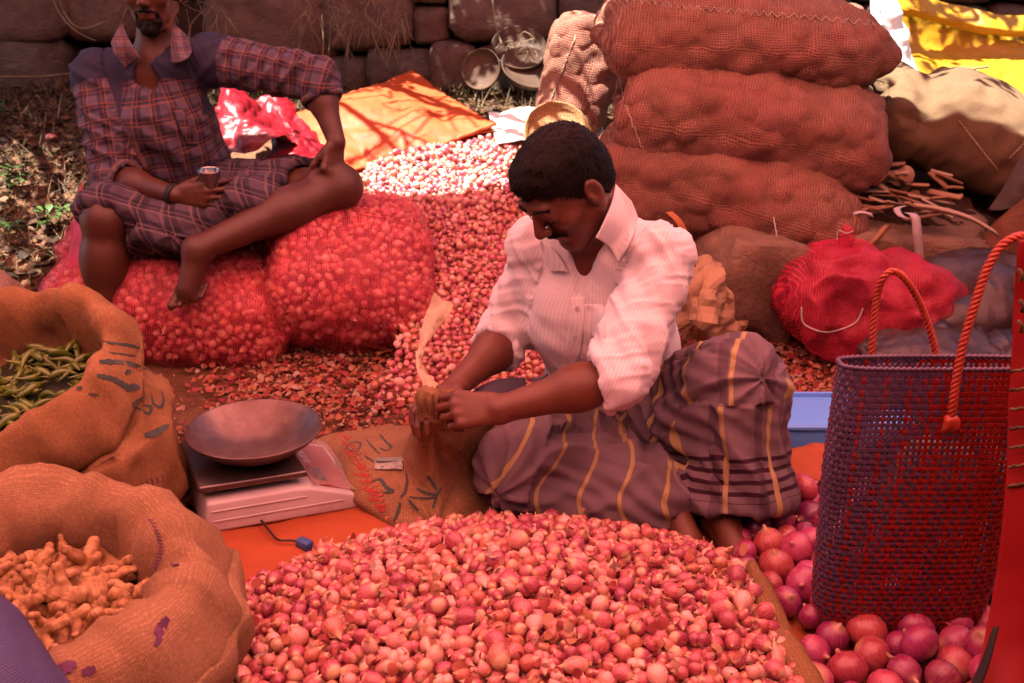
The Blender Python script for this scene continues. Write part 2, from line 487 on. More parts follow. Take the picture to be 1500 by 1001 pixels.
# ------------------------------------------------------------------ shade tree (its shade dapples the bank; the tree itself is above the frame)
def shade_tree():
    t = thing('shade_tree', 'leafy shade tree spreading its branches overhead beside the wall', 'tree', (-3.6, 5.9, H(-3.6, 5.9)))
    rn = random.Random(5)
    mbk = simple('bark', (0.10, 0.065, 0.04), (0.17, 0.12, 0.08), 0.9, 9, 0.8, 40, dist=0.02)
    base = Vector((-3.6, 5.9, H(-3.6, 5.9) - 0.1))
    trunk = smooth_path([base, base + Vector((0.15, -0.1, 1.0)), base + Vector((0.4, -0.5, 2.0)), base + Vector((0.9, -0.9, 2.7))], 6)
    obj('trunk', m_of(tube(trunk, list(np.linspace(0.16, 0.09, len(trunk))), 10)), mbk, t)
    fork = trunk[-1]; parts = []; tips = []
    def branch(a, b, r0, r1, n=5):
        pts = [a]
        for k in range(1, n):
            q = a.lerp(b, k / n) + Vector((rn.uniform(-.1, .1), rn.uniform(-.1, .1), rn.uniform(-.06, .06)))
            pts.append(q)
        pts.append(b); P = smooth_path(pts, 3)
        parts.append(tube(P, list(np.linspace(r0, r1, len(P))), 5)); return P
    targets = []
    for k in range(15):
        targets.append(Vector((rn.uniform(-2.6, 1.6), rn.uniform(3.1, 5.0), rn.uniform(2.45, 2.9))))
    for k in range(16):
        targets.append(Vector((rn.uniform(-3.2, 1.4), rn.uniform(4.1, 5.1), rn.uniform(2.3, 2.9))))
    for k in range(12):
        targets.append(Vector((rn.uniform(-3.6, -2.2), rn.uniform(2.5, 4.3), rn.uniform(2.4, 2.9))))
    for e in targets:
        P = branch(fork, e, 0.05, 0.013, 6)
        for s in range(9):
            a = P[rn.randint(len(P) // 3, len(P) - 1)]
            b = a + Vector((rn.uniform(-.55, .6), rn.uniform(-.5, .45), rn.uniform(-.25, .1)))
            b.z = max(b.z, 1.75)
            Q = branch(a, b, 0.011, 0.005, 3); tips += Q[2:]
            for s2 in range(2):
                a2 = Q[rn.randint(1, len(Q) - 1)]
                Q2 = branch(a2, a2 + Vector((rn.uniform(-.28, .28), rn.uniform(-.28, .28), rn.uniform(-.12, .1))), 0.006, 0.003, 2); tips += Q2
    obj('branches', m_of(join(parts)), mbk, t)
    V, F = [], []
    for q in tips:
        # the foliage hangs thicker along the wall and over the bank than above the clearing
        clear = (-1.9 < q.x < 0.0 and 3.0 < q.y < 4.05)
        if rn.random() < (0.93 if clear else 0.0): continue
        for k in range(4 if not clear else 1):
            c = q + Vector((rn.gauss(0, .06), rn.gauss(0, .06), rn.gauss(0, .04)))
            d = Vector((rn.uniform(-1, 1), rn.uniform(-1, 1), rn.uniform(-.7, .3))).normalized()
            s_ = d.orthogonal().normalized(); L = rn.uniform(.05, .085); W = L * .3
            o = len(V); V += [c, c + d * L * .5 + s_ * W, c + d * L, c + d * L * .5 - s_ * W]; F.append((o, o + 1, o + 2, o + 3))
    g = G('tree_leaf'); c = (0.06, 0.12, 0.03)
    m = g.done(g.n('MixShader', 0, None, Fac=0.35, i1=g.bsdf(c, 0.5), i2=g.n('BsdfTranslucent', 0, None, Color=(0.12, 0.2, 0.03))))
    obj('crown', m_of((V, F)), m, t, 'stuff')
shade_tree()

# ------------------------------------------------------------------ dry stone wall
M_STONE = [simple('wall_stone_%d' % i, a, b, 0.9, 5, 0.9, 22, 0.15, 0.02, c, .55) for i, (a, b, c) in enumerate([
    ((0.13, 0.075, 0.055), (0.24, 0.145, 0.105), (0.32, 0.22, 0.17)),
    ((0.16, 0.095, 0.07), (0.27, 0.16, 0.115), (0.12, 0.10, 0.07)),
    ((0.10, 0.07, 0.055), (0.2, 0.14, 0.11), (0.3, 0.25, 0.2))])]
def stone_mesh(seed, round_=0.55, n=7, amp=0.10):
    """an irregular block within +-0.5, pushed between box and ball"""
    bm = bmesh.new(); bmesh.ops.create_cube(bm, size=1.0)
    bmesh.ops.subdivide_edges(bm, edges=bm.edges, cuts=n - 2, use_grid_fill=True)
    P = np.array([v.co[:] for v in bm.verts]) * 2
    F = np.array([[v.index for v in f.verts] for f in bm.faces]); bm.free()
    e = 2 + 7 * (1 - round_)
    nn = (np.abs(P) ** e).sum(1) ** (1 / e)
    Q = P / nn[:, None] * 0.5
    Q += Q * (amp * fbm(P + seed * 9.1, 0.9, seed, 3))[:, None] + 0.02 * np.stack([fbm(P + seed, 2.5, seed + i, 2) for i in range(3)], 1)
    return mesh_np('stone', Q, F)
STONES = [stone_mesh(i, [0.2, 0.35, 0.5, 0.25, 0.6, 0.3, 0.45, 0.15][i]) for i in range(8)]
def stone_wall():
    t = thing('stone_wall', 'old dry stone retaining wall of rough brown blocks behind the bank', 'wall', (0, 5.2, 0.5))
    Y0 = 5.05
    # earth core behind the joints
    V, F = boxm((0.2, Y0 + 0.55, 1.05), (9.0, 0.7, 1.5), None, 0.05)
    obj('earth_core', m_of((V, F), smooth=False), simple('packed_earth', (0.05, 0.03, 0.02), (0.09, 0.055, 0.038), 0.95, 8, 0.7, 30, dist=0.02), t)
    rn = random.Random(21)
    def put(x, z, w_, h_, k, y=Y0):
        o = bpy.data.objects.new('stone', STONES[k % 8] if k < 100 else STONES[0]); COL.objects.link(o)
        o.parent = t; o.matrix_parent_inverse = world_m(t).inverted()
        o.location = (x, y + rn.uniform(0.0, 0.07), z); o.scale = (w_ * 1.04, 0.42, h_ * 1.04)
        o.rotation_euler = (rn.uniform(-.08, .08), rn.uniform(-.07, .07), rn.uniform(-.1, .1))
        if not o.data.materials: o.data.materials.append(M_STONE[k % 3])
    # stones that can be told apart in the picture (pixel boxes at the wall's plane)
    taken = []
    for (u0, v0, u1, v1) in [(-60, 58, 78, 150), (82, -60, 180, 60), (-60, -90, 78, 54), (300, -70, 478, 92), (474, -60, 600, 76), (602, 8, 656, 62),
                             (628, 62, 696, 132), (540, 74, 628, 140), (660, -60, 812, 60), (604, -70, 658, 5), (816, -80, 930, 40), (700, 64, 800, 150), (478, 84, 540, 150),
                             (400, 96, 474, 160)]:
        a, b = at(u0, v1, Y0 - .18), at(u1, v0, Y0 - .18)
        put((a.x + b.x) / 2, (a.z + b.z) / 2, b.x - a.x, b.z - a.z, rn.randint(0, 7)); taken.append((a.x, b.x, a.z, b.z))
    z = 0.42
    while z < 1.75:
        h_ = rn.uniform(0.16, 0.26); x = -4.2
        while x < 4.6:
            w_ = rn.uniform(0.2, 0.46); cx, cz = x + w_ / 2, z + h_ / 2
            if not any(a - w_ * .38 < cx < b + w_ * .38 and c - h_ * .38 < cz < d + h_ * .38 for a, b, c, d in taken):
                put(cx, cz, w_ * .97, h_ * .97, rn.randint(0, 7), Y0 + 0.03)
            x += w_
        z += h_
stone_wall()

# ------------------------------------------------------------------ dry grass, litter and weeds on the bank
def litter_material(name, stops, trans=0.2, rough=0.7):
    g = G(name); a = g.attr('rnd')
    c = g.ramp(a, stops)
    return g.done(g.n('MixShader', 0, None, Fac=trans, i1=g.bsdf(c, rough, None, 0.2), i2=g.n('BsdfTranslucent', 0, None, Color=c)))
M_STRAW = litter_material('straw', [(0.0, (0.05, 0.026, 0.012)), (0.5, (0.14, 0.085, 0.04)), (0.8, (0.26, 0.19, 0.09)), (1.0, (0.42, 0.34, 0.2))])
M_LITTER = litter_material('dead_leaf', [(0.0, (0.03, 0.014, 0.008)), (0.5, (0.09, 0.042, 0.02)), (0.85, (0.17, 0.09, 0.045)), (1.0, (0.30, 0.2, 0.11))])
def blades(spots, lmin, lmax, w0, seed, droop=0.7):
    rn = np.random.default_rng(seed); V, F, A_ = [], [], []
    for (x, y, z) in spots:
        L = rn.uniform(lmin, lmax); a = rn.uniform(0, 6.283); el = rn.uniform(0.05, 1.1)
        d = np.array([math.cos(a) * math.cos(el), math.sin(a) * math.cos(el), math.sin(el)])
        s_ = np.array([-math.sin(a), math.cos(a), 0]) * w0 * rn.uniform(.5, 1.3)
        p = np.array([x, y, z]); o = len(V); r = rn.random()
        for k in range(4):
            t = k / 3; q = p + d * L * t + np.array([0, 0, -droop * L * t * t * .5 * math.cos(el)])
            q[2] = max(q[2], H(q[0], q[1]) + 0.004)
            ww = s_ * (1 - t * .85); V += [q - ww, q + ww]; A_ += [r, r]
        for k in range(3): F.append((o + 2 * k, o + 2 * k + 1, o + 2 * k + 3, o + 2 * k + 2))
    return mesh_np('blades', np.array(V), np.array(F), {'rnd': A_})
def flakes(P, smin, smax, seed, curl=0.5, lift=0.5, asp=(0.4, 1.0)):
    """small curved scraps (leaf litter, onion skin): 3x2 grid patches"""
    rn = np.random.default_rng(seed); V, F, A_ = [], [], []
    for p in P:
        s_ = rn.uniform(smin, smax); b = s_ * rn.uniform(*asp); a = rn.uniform(0, 6.283)
        tl = rn.uniform(-lift, lift); tl2 = rn.uniform(-lift, lift); r = rn.random(); cu = rn.uniform(-curl, curl)
        M = np.array((Matrix.Rotation(a, 3, 'Z') @ Matrix.Rotation(tl, 3, 'X') @ Matrix.Rotation(tl2, 3, 'Y')))
        o = len(V)
        for i in range(3):
            for j in range(3):
                x, y = (i - 1) * .5, (j - 1) * .5
                if abs(x) + abs(y) > .9: x *= .7; y *= .7
                q = M @ np.array([x * s_, y * b, cu * s_ * (1 - 4 * x * x) * .5 + cu * .3 * s_ * y])
                V.append(np.array(p) + q); A_.append(r)
        for i in range(2):
            for j in range(2): F.append((o + i * 3 + j, o + i * 3 + j + 1, o + (i + 1) * 3 + j + 1, o + (i + 1) * 3 + j))
    return mesh_np('flakes', np.array(V), np.array(F), {'rnd': A_})
def bank_spots(n, boxes, seed, dz=0.0):
    rn = np.random.default_rng(seed); out = []
    for _ in range(n):
        x0, x1, y0, y1 = boxes[rn.integers(len(boxes))]
        x, y = rn.uniform(x0, x1), rn.uniform(y0, y1)
        out.append((x, y, H(x, y) + dz + rn.uniform(0, .008)))
    return out
BANK = [(-2.7, -1.3, 2.95, 4.95)] * 5 + [(-1.6, 0.6, 4.35, 4.95)] * 2
tag(obj('dry_grass', blades(bank_spots(9000, BANK, 1), .05, .17, .0020, 2), M_STRAW), 'dry straw grass and broken stems matted over the bank', 'dry grass', kind='stuff')
tag(obj('leaf_litter', flakes(bank_spots(5200, BANK + [(0.6, 2.2, 3.6, 4.8)], 3, .008), .02, .055, 4), M_LITTER), 'brown dead leaf litter strewn over the bank', 'leaf litter', kind='stuff')
M_WEED = simple('weed_leaf', (0.035, 0.085, 0.014), (0.08, 0.15, 0.03), 0.45, 30, 0.15, 80)
M_STEM = simple('weed_stem', (0.12, 0.17, 0.05), (0.18, 0.2, 0.08), 0.6)
def weed(u, v, Y, hgt, nst, seed, label):
    rn = random.Random(seed); p = at(u, v, Y); x, y = p.x, p.y; z = H(x, y)
    t = thing('weed', label, 'weed', (x, y, z), 'green weeds on the bank')
    for s in range(nst):
        a = rn.uniform(0, 6.28); l = hgt * rn.uniform(.6, 1.1); b = Vector((x + rn.uniform(-.03, .03), y + rn.uniform(-.03, .03), z))
        tip = b + Vector((math.cos(a) * l * .5, math.sin(a) * l * .4, l))
        P = smooth_path([b, b.lerp(tip, .5) + Vector((0, 0, l * .12)), tip], 5)
        obj('stem', m_of(tube(P, .0022, 5)), M_STEM, t)
        for k in range(rn.randint(5, 8)):
            q = P[rn.randint(3, len(P) - 1)]; aa = rn.uniform(0, 6.28)
            d = Vector((math.cos(aa), math.sin(aa), rn.uniform(-.2, .6))).normalized(); sd = d.cross(Vector((0, 0, 1))).normalized()
            L = rn.uniform(.03, .055); up = Vector((0, 0, .25 * L)); W = L * .27
            V = [q, q + d * L * .35 + sd * W + up * .4, q + d * L * .35 + up * .2, q + d * L * .35 - sd * W + up * .4,
                 q + d * L * .7 + sd * W * .8 + up * .3, q + d * L * .7 + up * .1, q + d * L * .7 - sd * W * .8 + up * .3, q + d * L - up * .5]
            obj('leaf', m_of((V, [(0, 1, 2), (0, 2, 3), (1, 4, 5, 2), (2, 5, 6, 3), (4, 7, 5), (5, 7, 6)])), M_WEED, t)
weed(28, 320, 3.65, .09, 4, 1, 'bright green weed sprouting from the straw at the left of the bank')
weed(75, 365, 3.45, .07, 3, 2, 'low green weed on the straw just beside the red mesh sack')
weed(25, 372, 3.4, .06, 3, 5, 'small pale green weed below the taller weed on the bank')
weed(12, 210, 4.3, .08, 3, 3, 'green weed high on the bank under the wall')
weed(372, 128, 4.7, .12, 5, 4, 'broad leaved green weed between the man and the orange tarpaulin')
weed(400, 135, 4.65, .10, 4, 6, 'leafy green weed beside the folded orange tarpaulin')
# dry roots and vines hanging on the wall
M_VINE = simple('dry_vine', (0.16, 0.10, 0.05), (0.28, 0.2, 0.11), 0.8, 20)
def vine(name, pts, r, label, cat='vine', grp='dry vines on the wall'):
    P = smooth_path([at(*q) for q in pts], 6)
    tag(obj(name, m_of(tube(P, list(np.linspace(r, r * .6, len(P))), 6)), M_VINE), label, cat, grp)
vine('dry_vine', [(80, -30, 4.7), (95, 20, 4.75), (120, 42, 4.7), (160, 30, 4.72)], .006, 'pale dry vine looping down the wall behind the shoulder of the man in plaid')
vine('dry_vine', [(68, -30, 4.68), (85, 15, 4.7), (110, 45, 4.66), (140, 60, 4.7)], .005, 'second pale dry vine beside the looping vine on the wall')
vine('dry_vine', [(-20, 112, 4.6), (60, 112, 4.62), (130, 104, 4.66)], .004, 'thin straight twig lying along the foot of the wall')
vine('dry_vine', [(420, -20, 4.72), (455, 10, 4.7), (440, 60, 4.73), (432, 100, 4.72)], .004, 'dry root trailing down the wall over the raised elbow')
vine('dry_vine', [(560, -20, 4.7), (535, 20, 4.66), (575, 55, 4.7), (585, 85, 4.72)], .003, 'twisted dry root hanging over the big pale stone')
vine('dry_vine', [(720, -20, 4.68), (725, 30, 4.66), (735, 65, 4.6)], .005, 'dry root hanging straight down to the rusty pans')
rn_ = random.Random(8)
def root_tuft(u0, v0, u1, v1, n, seed, label):
    rn = random.Random(seed); parts = []
    for _ in range(n):
        a = at(rn.uniform(u0, u1), rn.uniform(v0, v0 + .4 * (v1 - v0)), 4.74)
        b = a + Vector((rn.uniform(-.12, .12), rn.uniform(-.10, -.0), rn.uniform(-.22, .02)))
        m_ = a.lerp(b, .5) + Vector((rn.uniform(-.03, .03), -.02, rn.uniform(.0, .06)))
        parts.append(tube(smooth_path([a, m_, b], 4), rn.uniform(.0012, .0026), 4))
    tag(obj('root_tuft', m_of(join(parts)), M_VINE), label, 'roots', 'root tufts on the wall')
root_tuft(430, 0, 600, 110, 70, 3, 'tangle of fine dry roots over the stones by the raised elbow')
root_tuft(740, 60, 830, 130, 26, 4, 'small tangle of dry roots by the rusty pans')
root_tuft(190, 0, 330, 40, 24, 5, 'sparse dry roots behind the head of the man in plaid')
# ------------------------------------------------------------------ onion and shallot shapes
def bulb(seg, zs, rs, lobes=0.04, ph=0.0, squash=1.0):
    V, At, Hg = [], [], []
    for j, (z, r) in enumerate(zip(zs, rs)):
        for i in range(seg):
            a = 2 * math.pi * i / seg
            rr = r * (1 + lobes * math.cos(2 * a + ph) + lobes * .6 * math.cos(3 * a + ph * 2.3))
            V.append((rr * math.cos(a), rr * math.sin(a) * squash, z)); At.append(a); Hg.append(z)
    return np.array(V), grid_faces(seg, len(zs), True), np.array(At), np.array(Hg)
ZR = [(-.94, .03), (-.92, .16), (-.78, .58), (-.45, .90), (-.05, 1.0), (.35, .87), (.68, .60), (.90, .30), (1.06, .14), (1.30, .08), (1.36, .03)]
ZL = [(-.93, .03), (-.80, .55), (-.3, .95), (.25, .95), (.65, .62), (.95, .22), (1.28, .05)]
def variants(seg, prof, n=8):
    out = []; rn = random.Random(3)
    z, r = [p[0] for p in prof], [p[1] for p in prof]
    for k in range(n):
        st = [1.0, 1.2, .92, 1.4, 1.08, 1.0, 1.15, 1.0][k]
        zz = [q * st if q < .9 else q * st * rn.uniform(.85, 1.15) for q in z]
        b = bulb(seg, zz, r, .04 + .03 * rn.random(), rn.uniform(0, 6), rn.uniform(.86, 1.0))
        if k >= 5:   # cluster of two or three cloves in one skin
            m = 2 if k < 7 else 3; VV, FF, AA, HH = [], [], [], []; off = 0
            for q in range(m):
                ang = 2 * math.pi * q / m + k
                M = np.array(Matrix.Rotation(.28, 3, Vector((-math.sin(ang), math.cos(ang), 0))))
                v = (b[0] * [.74, .78, .66][q]) @ M.T + np.array([math.cos(ang), math.sin(ang), 0]) * .42
                VV.append(v); FF.append(b[1] + off); AA.append(b[2]); HH.append(b[3]); off += len(v)
            b = (np.concatenate(VV), np.concatenate(FF), np.concatenate(AA), np.concatenate(HH))
        out.append(b)
    return out
VAR_HI = variants(14, ZR); VAR_LO = variants(9, ZL)
def onion_material(name, ramp_stops, tip=(0.62, 0.38, 0.22), rough=0.38, streak=0.5, k=.84):
    g = G(name, k)
    an, hg, rd = g.attr('ang'), g.attr('hgt'), g.attr('rnd')
    ob = g.n('ObjectInfo', 5)
    r = g.ma('FRACT', g.ma('ADD', rd, ob))
    base = g.ramp(r, ramp_stops)
    vec = g.n('CombineXYZ', 0, None, X=g.ma('MULTIPLY', g.ma('COSINE', an), 3.0), Y=g.ma('MULTIPLY', g.ma('SINE', an), 3.0), Z=g.ma('ADD', g.ma('MULTIPLY', hg, .5), g.ma('MULTIPLY', r, 40.0)))
    s = g.noise(2.4, 4, .65, vec)
    col = g.mix(g.ramp(s, [(.38, (streak,) * 3), (.58, (0, 0, 0))]), base, g.mix(1, base, (.75, .45, .5), 'MULTIPLY'))
    col = g.mix(g.ramp(s, [(.56, (0, 0, 0)), (.74, (.45,) * 3)]), col, (.66, .34, .24))
    patch = g.noise(1.1, 3, .6, g.n('VectorMath', 0, {'operation': 'ADD'}, i0=vec, i1=(7, 3, 1)))
    col = g.mix(g.ramp(patch, [(.56, (0, 0, 0)), (.66, (.75,) * 3)]), col, g.mix(.35, base, (.58, .27, .12)))
    tipf = g.ramp(g.ma('ABSOLUTE', g.ma('SUBTRACT', hg, .05)), [(.72, (0, 0, 0)), (1.0, (1, 1, 1))])
    col = g.mix(tipf, col, tip)
    nrm = g.bump(g.noise(5.5, 3, .6, vec), .28, .0016)
    return g.done(g.bsdf(col, g.ramp(s, [(.3, (rough - .08,) * 3), (.7, (rough + .16,) * 3)]), nrm, .6, Subsurface_Weight=.06, Subsurface_Radius=(.006, .003, .002)))
M_SHALLOT = onion_material('shallot_skin', [(0.0, (0.32, 0.045, 0.085)), (.2, (0.46, 0.085, 0.12)), (.42, (0.56, 0.14, 0.15)), (.55, (0.50, 0.15, 0.08)), (.70, (0.64, 0.25, 0.21)), (.84, (0.80, 0.47, 0.38)), (.92, (0.60, 0.18, 0.20)), (1.0, (0.30, 0.03, 0.09))], rough=.24, streak=.5)
M_ONION = onion_material('onion_skin', [(0.0, (0.24, 0.018, 0.10)), (.3, (0.38, 0.038, 0.14)), (.6, (0.48, 0.07, 0.19)), (.85, (0.46, 0.075, 0.07)), (1.0, (0.18, 0.012, 0.09))], rough=.27, streak=.3, k=.8)
def onion_mesh(b, nm='onion'): return mesh_np(nm, b[0], b[1], {'ang': b[2], 'hgt': b[3]})
def rand_rot(rn):
    q = rn.normal(size=4); q /= np.linalg.norm(q); w_, x, y, z = q
    return np.array([[1 - 2 * (y * y + z * z), 2 * (x * y - z * w_), 2 * (x * z + y * w_)], [2 * (x * y + z * w_), 1 - 2 * (x * x + z * z), 2 * (y * z - x * w_)], [2 * (x * z - y * w_), 2 * (y * z + x * w_), 1 - 2 * (x * x + y * y)]])
def scatter(var, P, Rr, seed, nm='shallots', clump=.35):
    rn = np.random.default_rng(seed); V, F, An, Hg, Rd = [], [], [], [], []; o = 0
    for p, r in zip(P, Rr):
        b = var[rn.integers(5, 8)] if rn.random() < clump else var[rn.integers(0, 5)]
        V.append((b[0] * r * .93) @ rand_rot(rn).T + p); F.append(b[1] + o); An.append(b[2]); Hg.append(b[3]); Rd.append(np.full(len(b[0]), rn.random())); o += len(b[0])
    return mesh_np(nm, np.concatenate(V), np.concatenate(F), {'ang': np.concatenate(An), 'hgt': np.concatenate(Hg), 'rnd': np.concatenate(Rd)})
def pack(P, Rr, base, iters=40, g_=.004, soft=.62):
    P = P.copy(); n = len(P)
    for it in range(iters):
        if it % 5 == 0:
            key = np.argsort(P[:, 1]); Ps = P[key]; I, J = [], []
            rm = 2 * Rr.max() + .012
            for a in range(n):
                b = a + 1
                e = np.searchsorted(Ps[:, 1], Ps[a, 1] + rm)
                c = np.arange(b, e)
                if len(c):
                    k = np.abs(Ps[c, 0] - Ps[a, 0]) < rm; c = c[k]
                    I.append(np.full(len(c), key[a])); J.append(key[c])
            I = np.concatenate(I); J = np.concatenate(J)
        P[:, 2] -= g_
        d = P[J] - P[I]; L = np.linalg.norm(d, axis=1) + 1e-9
        ov = np.maximum((Rr[I] + Rr[J]) * .96 - L, 0); mv = d / L[:, None] * (ov * .5)[:, None]
        np.add.at(P, I, -mv * .8); np.add.at(P, J, mv * .8)
        fl = base(P[:, 0], P[:, 1]) + Rr * soft
        P[:, 2] = np.maximum(P[:, 2], fl)
    return P
def pix(P):
    x, y, z = P[:, 0], P[:, 1], P[:, 2] - CAM_Z
    dep = y * CP - z * SP; up = y * SP + z * CP
    return 750 + FPX * x / dep, 500.5 - FPX * up / dep, dep

# ------------------------------------------------------------------ shallot heap in the foreground
def fg_base(x, y):
    # mound: ridge of heap with its crest near y=1.5, falling to the front and to the sheet behind
    r = ((x - .02) / .64) ** 2 + ((y - 1.30) / .60) ** 2
    return .155 * np.clip(1 - r, 0, 1) ** .75 + .012
def heap_front():
    rn = np.random.default_rng(5); n = 2700
    X = rn.uniform(-.60, .46, n * 4); Yy = rn.uniform(1.02, 1.90, n * 4)
    u, v, d = pix(np.stack([X, Yy, fg_base(X, Yy)], 1))
    # the rolled cloth bounds the heap to the right, the sack and the sheet to the left
    edge = 1035 + (v - 800) * .42
    k = (u < edge) & (u > 300) & (((X - .02) / .64) ** 2 + ((Yy - 1.30) / .60) ** 2 < 1.0) & (v < 1075)
    left = np.interp(v, [760, 800, 850, 900, 1000], [560, 480, 370, 345, 330]); k &= u > left
    right_top = np.interp(u, [500, 620, 900, 1000, 1060, 1110], [800, 772, 783, 782, 800, 838]); k &= v > right_top - 8
    X, Yy = X[k][:n], Yy[k][:n]
    Rr = rn.uniform(.0105, .0170, len(X)); Rr[rn.random(len(X)) < .12] *= 1.25
    P = np.stack([X, Yy, fg_base(X, Yy) + rn.uniform(.0, .07, len(X))], 1)
    P = pack(P, Rr, fg_base, 60)
    u, v, d = pix(P); rad = FPX * Rr / d
    vis = np.ones(len(P), bool)
    for i in range(len(P)):
        q = (d < d[i] - .004) & (np.hypot(u - u[i], v - v[i]) < rad * .75)
        if q.any(): vis[i] = False
    inside = (u > -20) & (u < 1500) & (v < 1010)
    score = np.where(vis & inside, rad, -1); order = np.argsort(-score)[:285]
    meshes = [onion_mesh(b, 'shallot') for b in VAR_HI]
    for m in meshes: m.materials.append(M_SHALLOT)
    rr = random.Random(4)
    for i in order:
        if score[i] < 0: continue
        o = bpy.data.objects.new('shallot', meshes[rr.choice([0, 1, 1, 3, 3, 4, 5, 6, 7, 5, 6, 7, 2])]); COL.objects.link(o)
        o.location = P[i]; s_ = Rr[i] * .93; o.scale = (s_, s_, s_)
        o.rotation_euler = (rr.uniform(0, 6.28), rr.uniform(0, 6.28), rr.uniform(0, 6.28))
        tag(o, 'small pink shallot in the heap spread before the man tying the sack', 'shallot', 'shallots heaped on the sheet in front')
    rest = np.setdiff1d(np.arange(len(P)), order)
    tag(obj('shallot_heap', scatter(VAR_LO, P[rest], Rr[rest], 9), M_SHALLOT), 'rest of the small pink shallots heaped on the sheet before the man tying the sack', 'shallots', 'shallots heaped on the sheet in front', 'stuff')
    # bed under the heap so that no ground shows between bulbs
    xs, ys = np.linspace(-.56, .42, 60), np.linspace(1.0, 1.86, 50); XX, YY = np.meshgrid(xs, ys)
    Q = np.stack([XX.ravel(), YY.ravel(), fg_base(XX.ravel(), YY.ravel()) - .004], 1)
    tag(obj('shallot_bed', mesh_np('bed', Q, grid_faces(60, 50)), simple('skin_dust', (.25, .05, .03), (.42, .13, .07), .9, 60, .6, 120)), 'layer of broken red skins under the foreground shallots', 'onion skins', kind='stuff')
    # loose skins among the bulbs
    top = P[vis & inside]; rs = np.random.default_rng(2); pick = top[rs.integers(0, len(top), 700)] + rs.normal(0, .008, (700, 3)) + np.array([0, 0, .010])
    tag(obj('loose_skins', flakes(pick, .008, .024, 7, .9, .9), M_SKIN), 'papery orange skins loose among the foreground shallots', 'onion skins', kind='stuff')
M_SKIN = litter_material('papery_skin', [(0.0, (.42, .06, .07)), (.3, (.58, .13, .10)), (.55, (.62, .24, .11)), (.8, (.62, .33, .20)), (1.0, (.68, .50, .38))], .3, .5)
heap_front()

# ------------------------------------------------------------------ shallot heap on the slope behind
def rear_base(x, y):
    # a cone of shallots poured down the bank from the back
    ridge = .50 * np.clip((y - 2.62) / 1.25, 0, 1.0) ** .9
    side = np.clip(1 - (np.abs(x + .22) / .62) ** 3, 0, 1)
    return np.maximum(Hs(x, y), ridge * side) + .004
def heap_rear():
    rn = np.random.default_rng(15); n = 2900
    X = rn.uniform(-.78, .38, n * 4); Yy = rn.uniform(2.45, 4.05, n * 4); u, v, d = pix(np.stack([X, Yy, rear_base(X, Yy)], 1))
    lft = np.interp(v, [200, 260, 300, 420, 520, 580], [640, 545, 550, 620, 600, 560]); k = (u > lft - 12) & (u < 905) & (v > 192) & (v < 590)
    dens = np.where(v > 480, .55, 1.0); k &= rn.random(len(u)) < dens
    X, Yy = X[k][:n], Yy[k][:n]; Rr = rn.uniform(.0115, .0165, len(X))
    P = pack(np.stack([X, Yy, rear_base(X, Yy) + rn.uniform(0, .05, len(X))], 1), Rr, rear_base, 40, .003)
    tag(obj('shallot_heap', scatter(VAR_LO, P, Rr, 19), M_SHALLOT), 'tall heap of small red shallots poured down the bank behind the man in the pale shirt', 'shallots', kind='stuff')
    xs, ys = np.linspace(-.8, .45, 60), np.linspace(2.6, 4.1, 60); XX, YY = np.meshgrid(xs, ys)
    z = rear_base(XX.ravel(), YY.ravel()) + .004
    lo = z - Hs(XX.ravel(), YY.ravel()) < .02
    Q = np.stack([XX.ravel(), YY.ravel(), np.where(lo, z - .03, z)], 1)
    uq, vq, dq = pix(Q); FQ = grid_faces(60, 60); okq = uq > np.interp(vq, [200, 260, 300, 420, 520, 580], [640, 545, 550, 620, 600, 560]) - 10; FQ = FQ[okq[FQ].all(1)]
    tag(obj('shallot_bed', mesh_np('bed', Q, FQ), bpy.data.materials['skin_dust']), 'layer of broken red skins under the heap on the bank', 'onion skins', kind='stuff')
heap_rear()

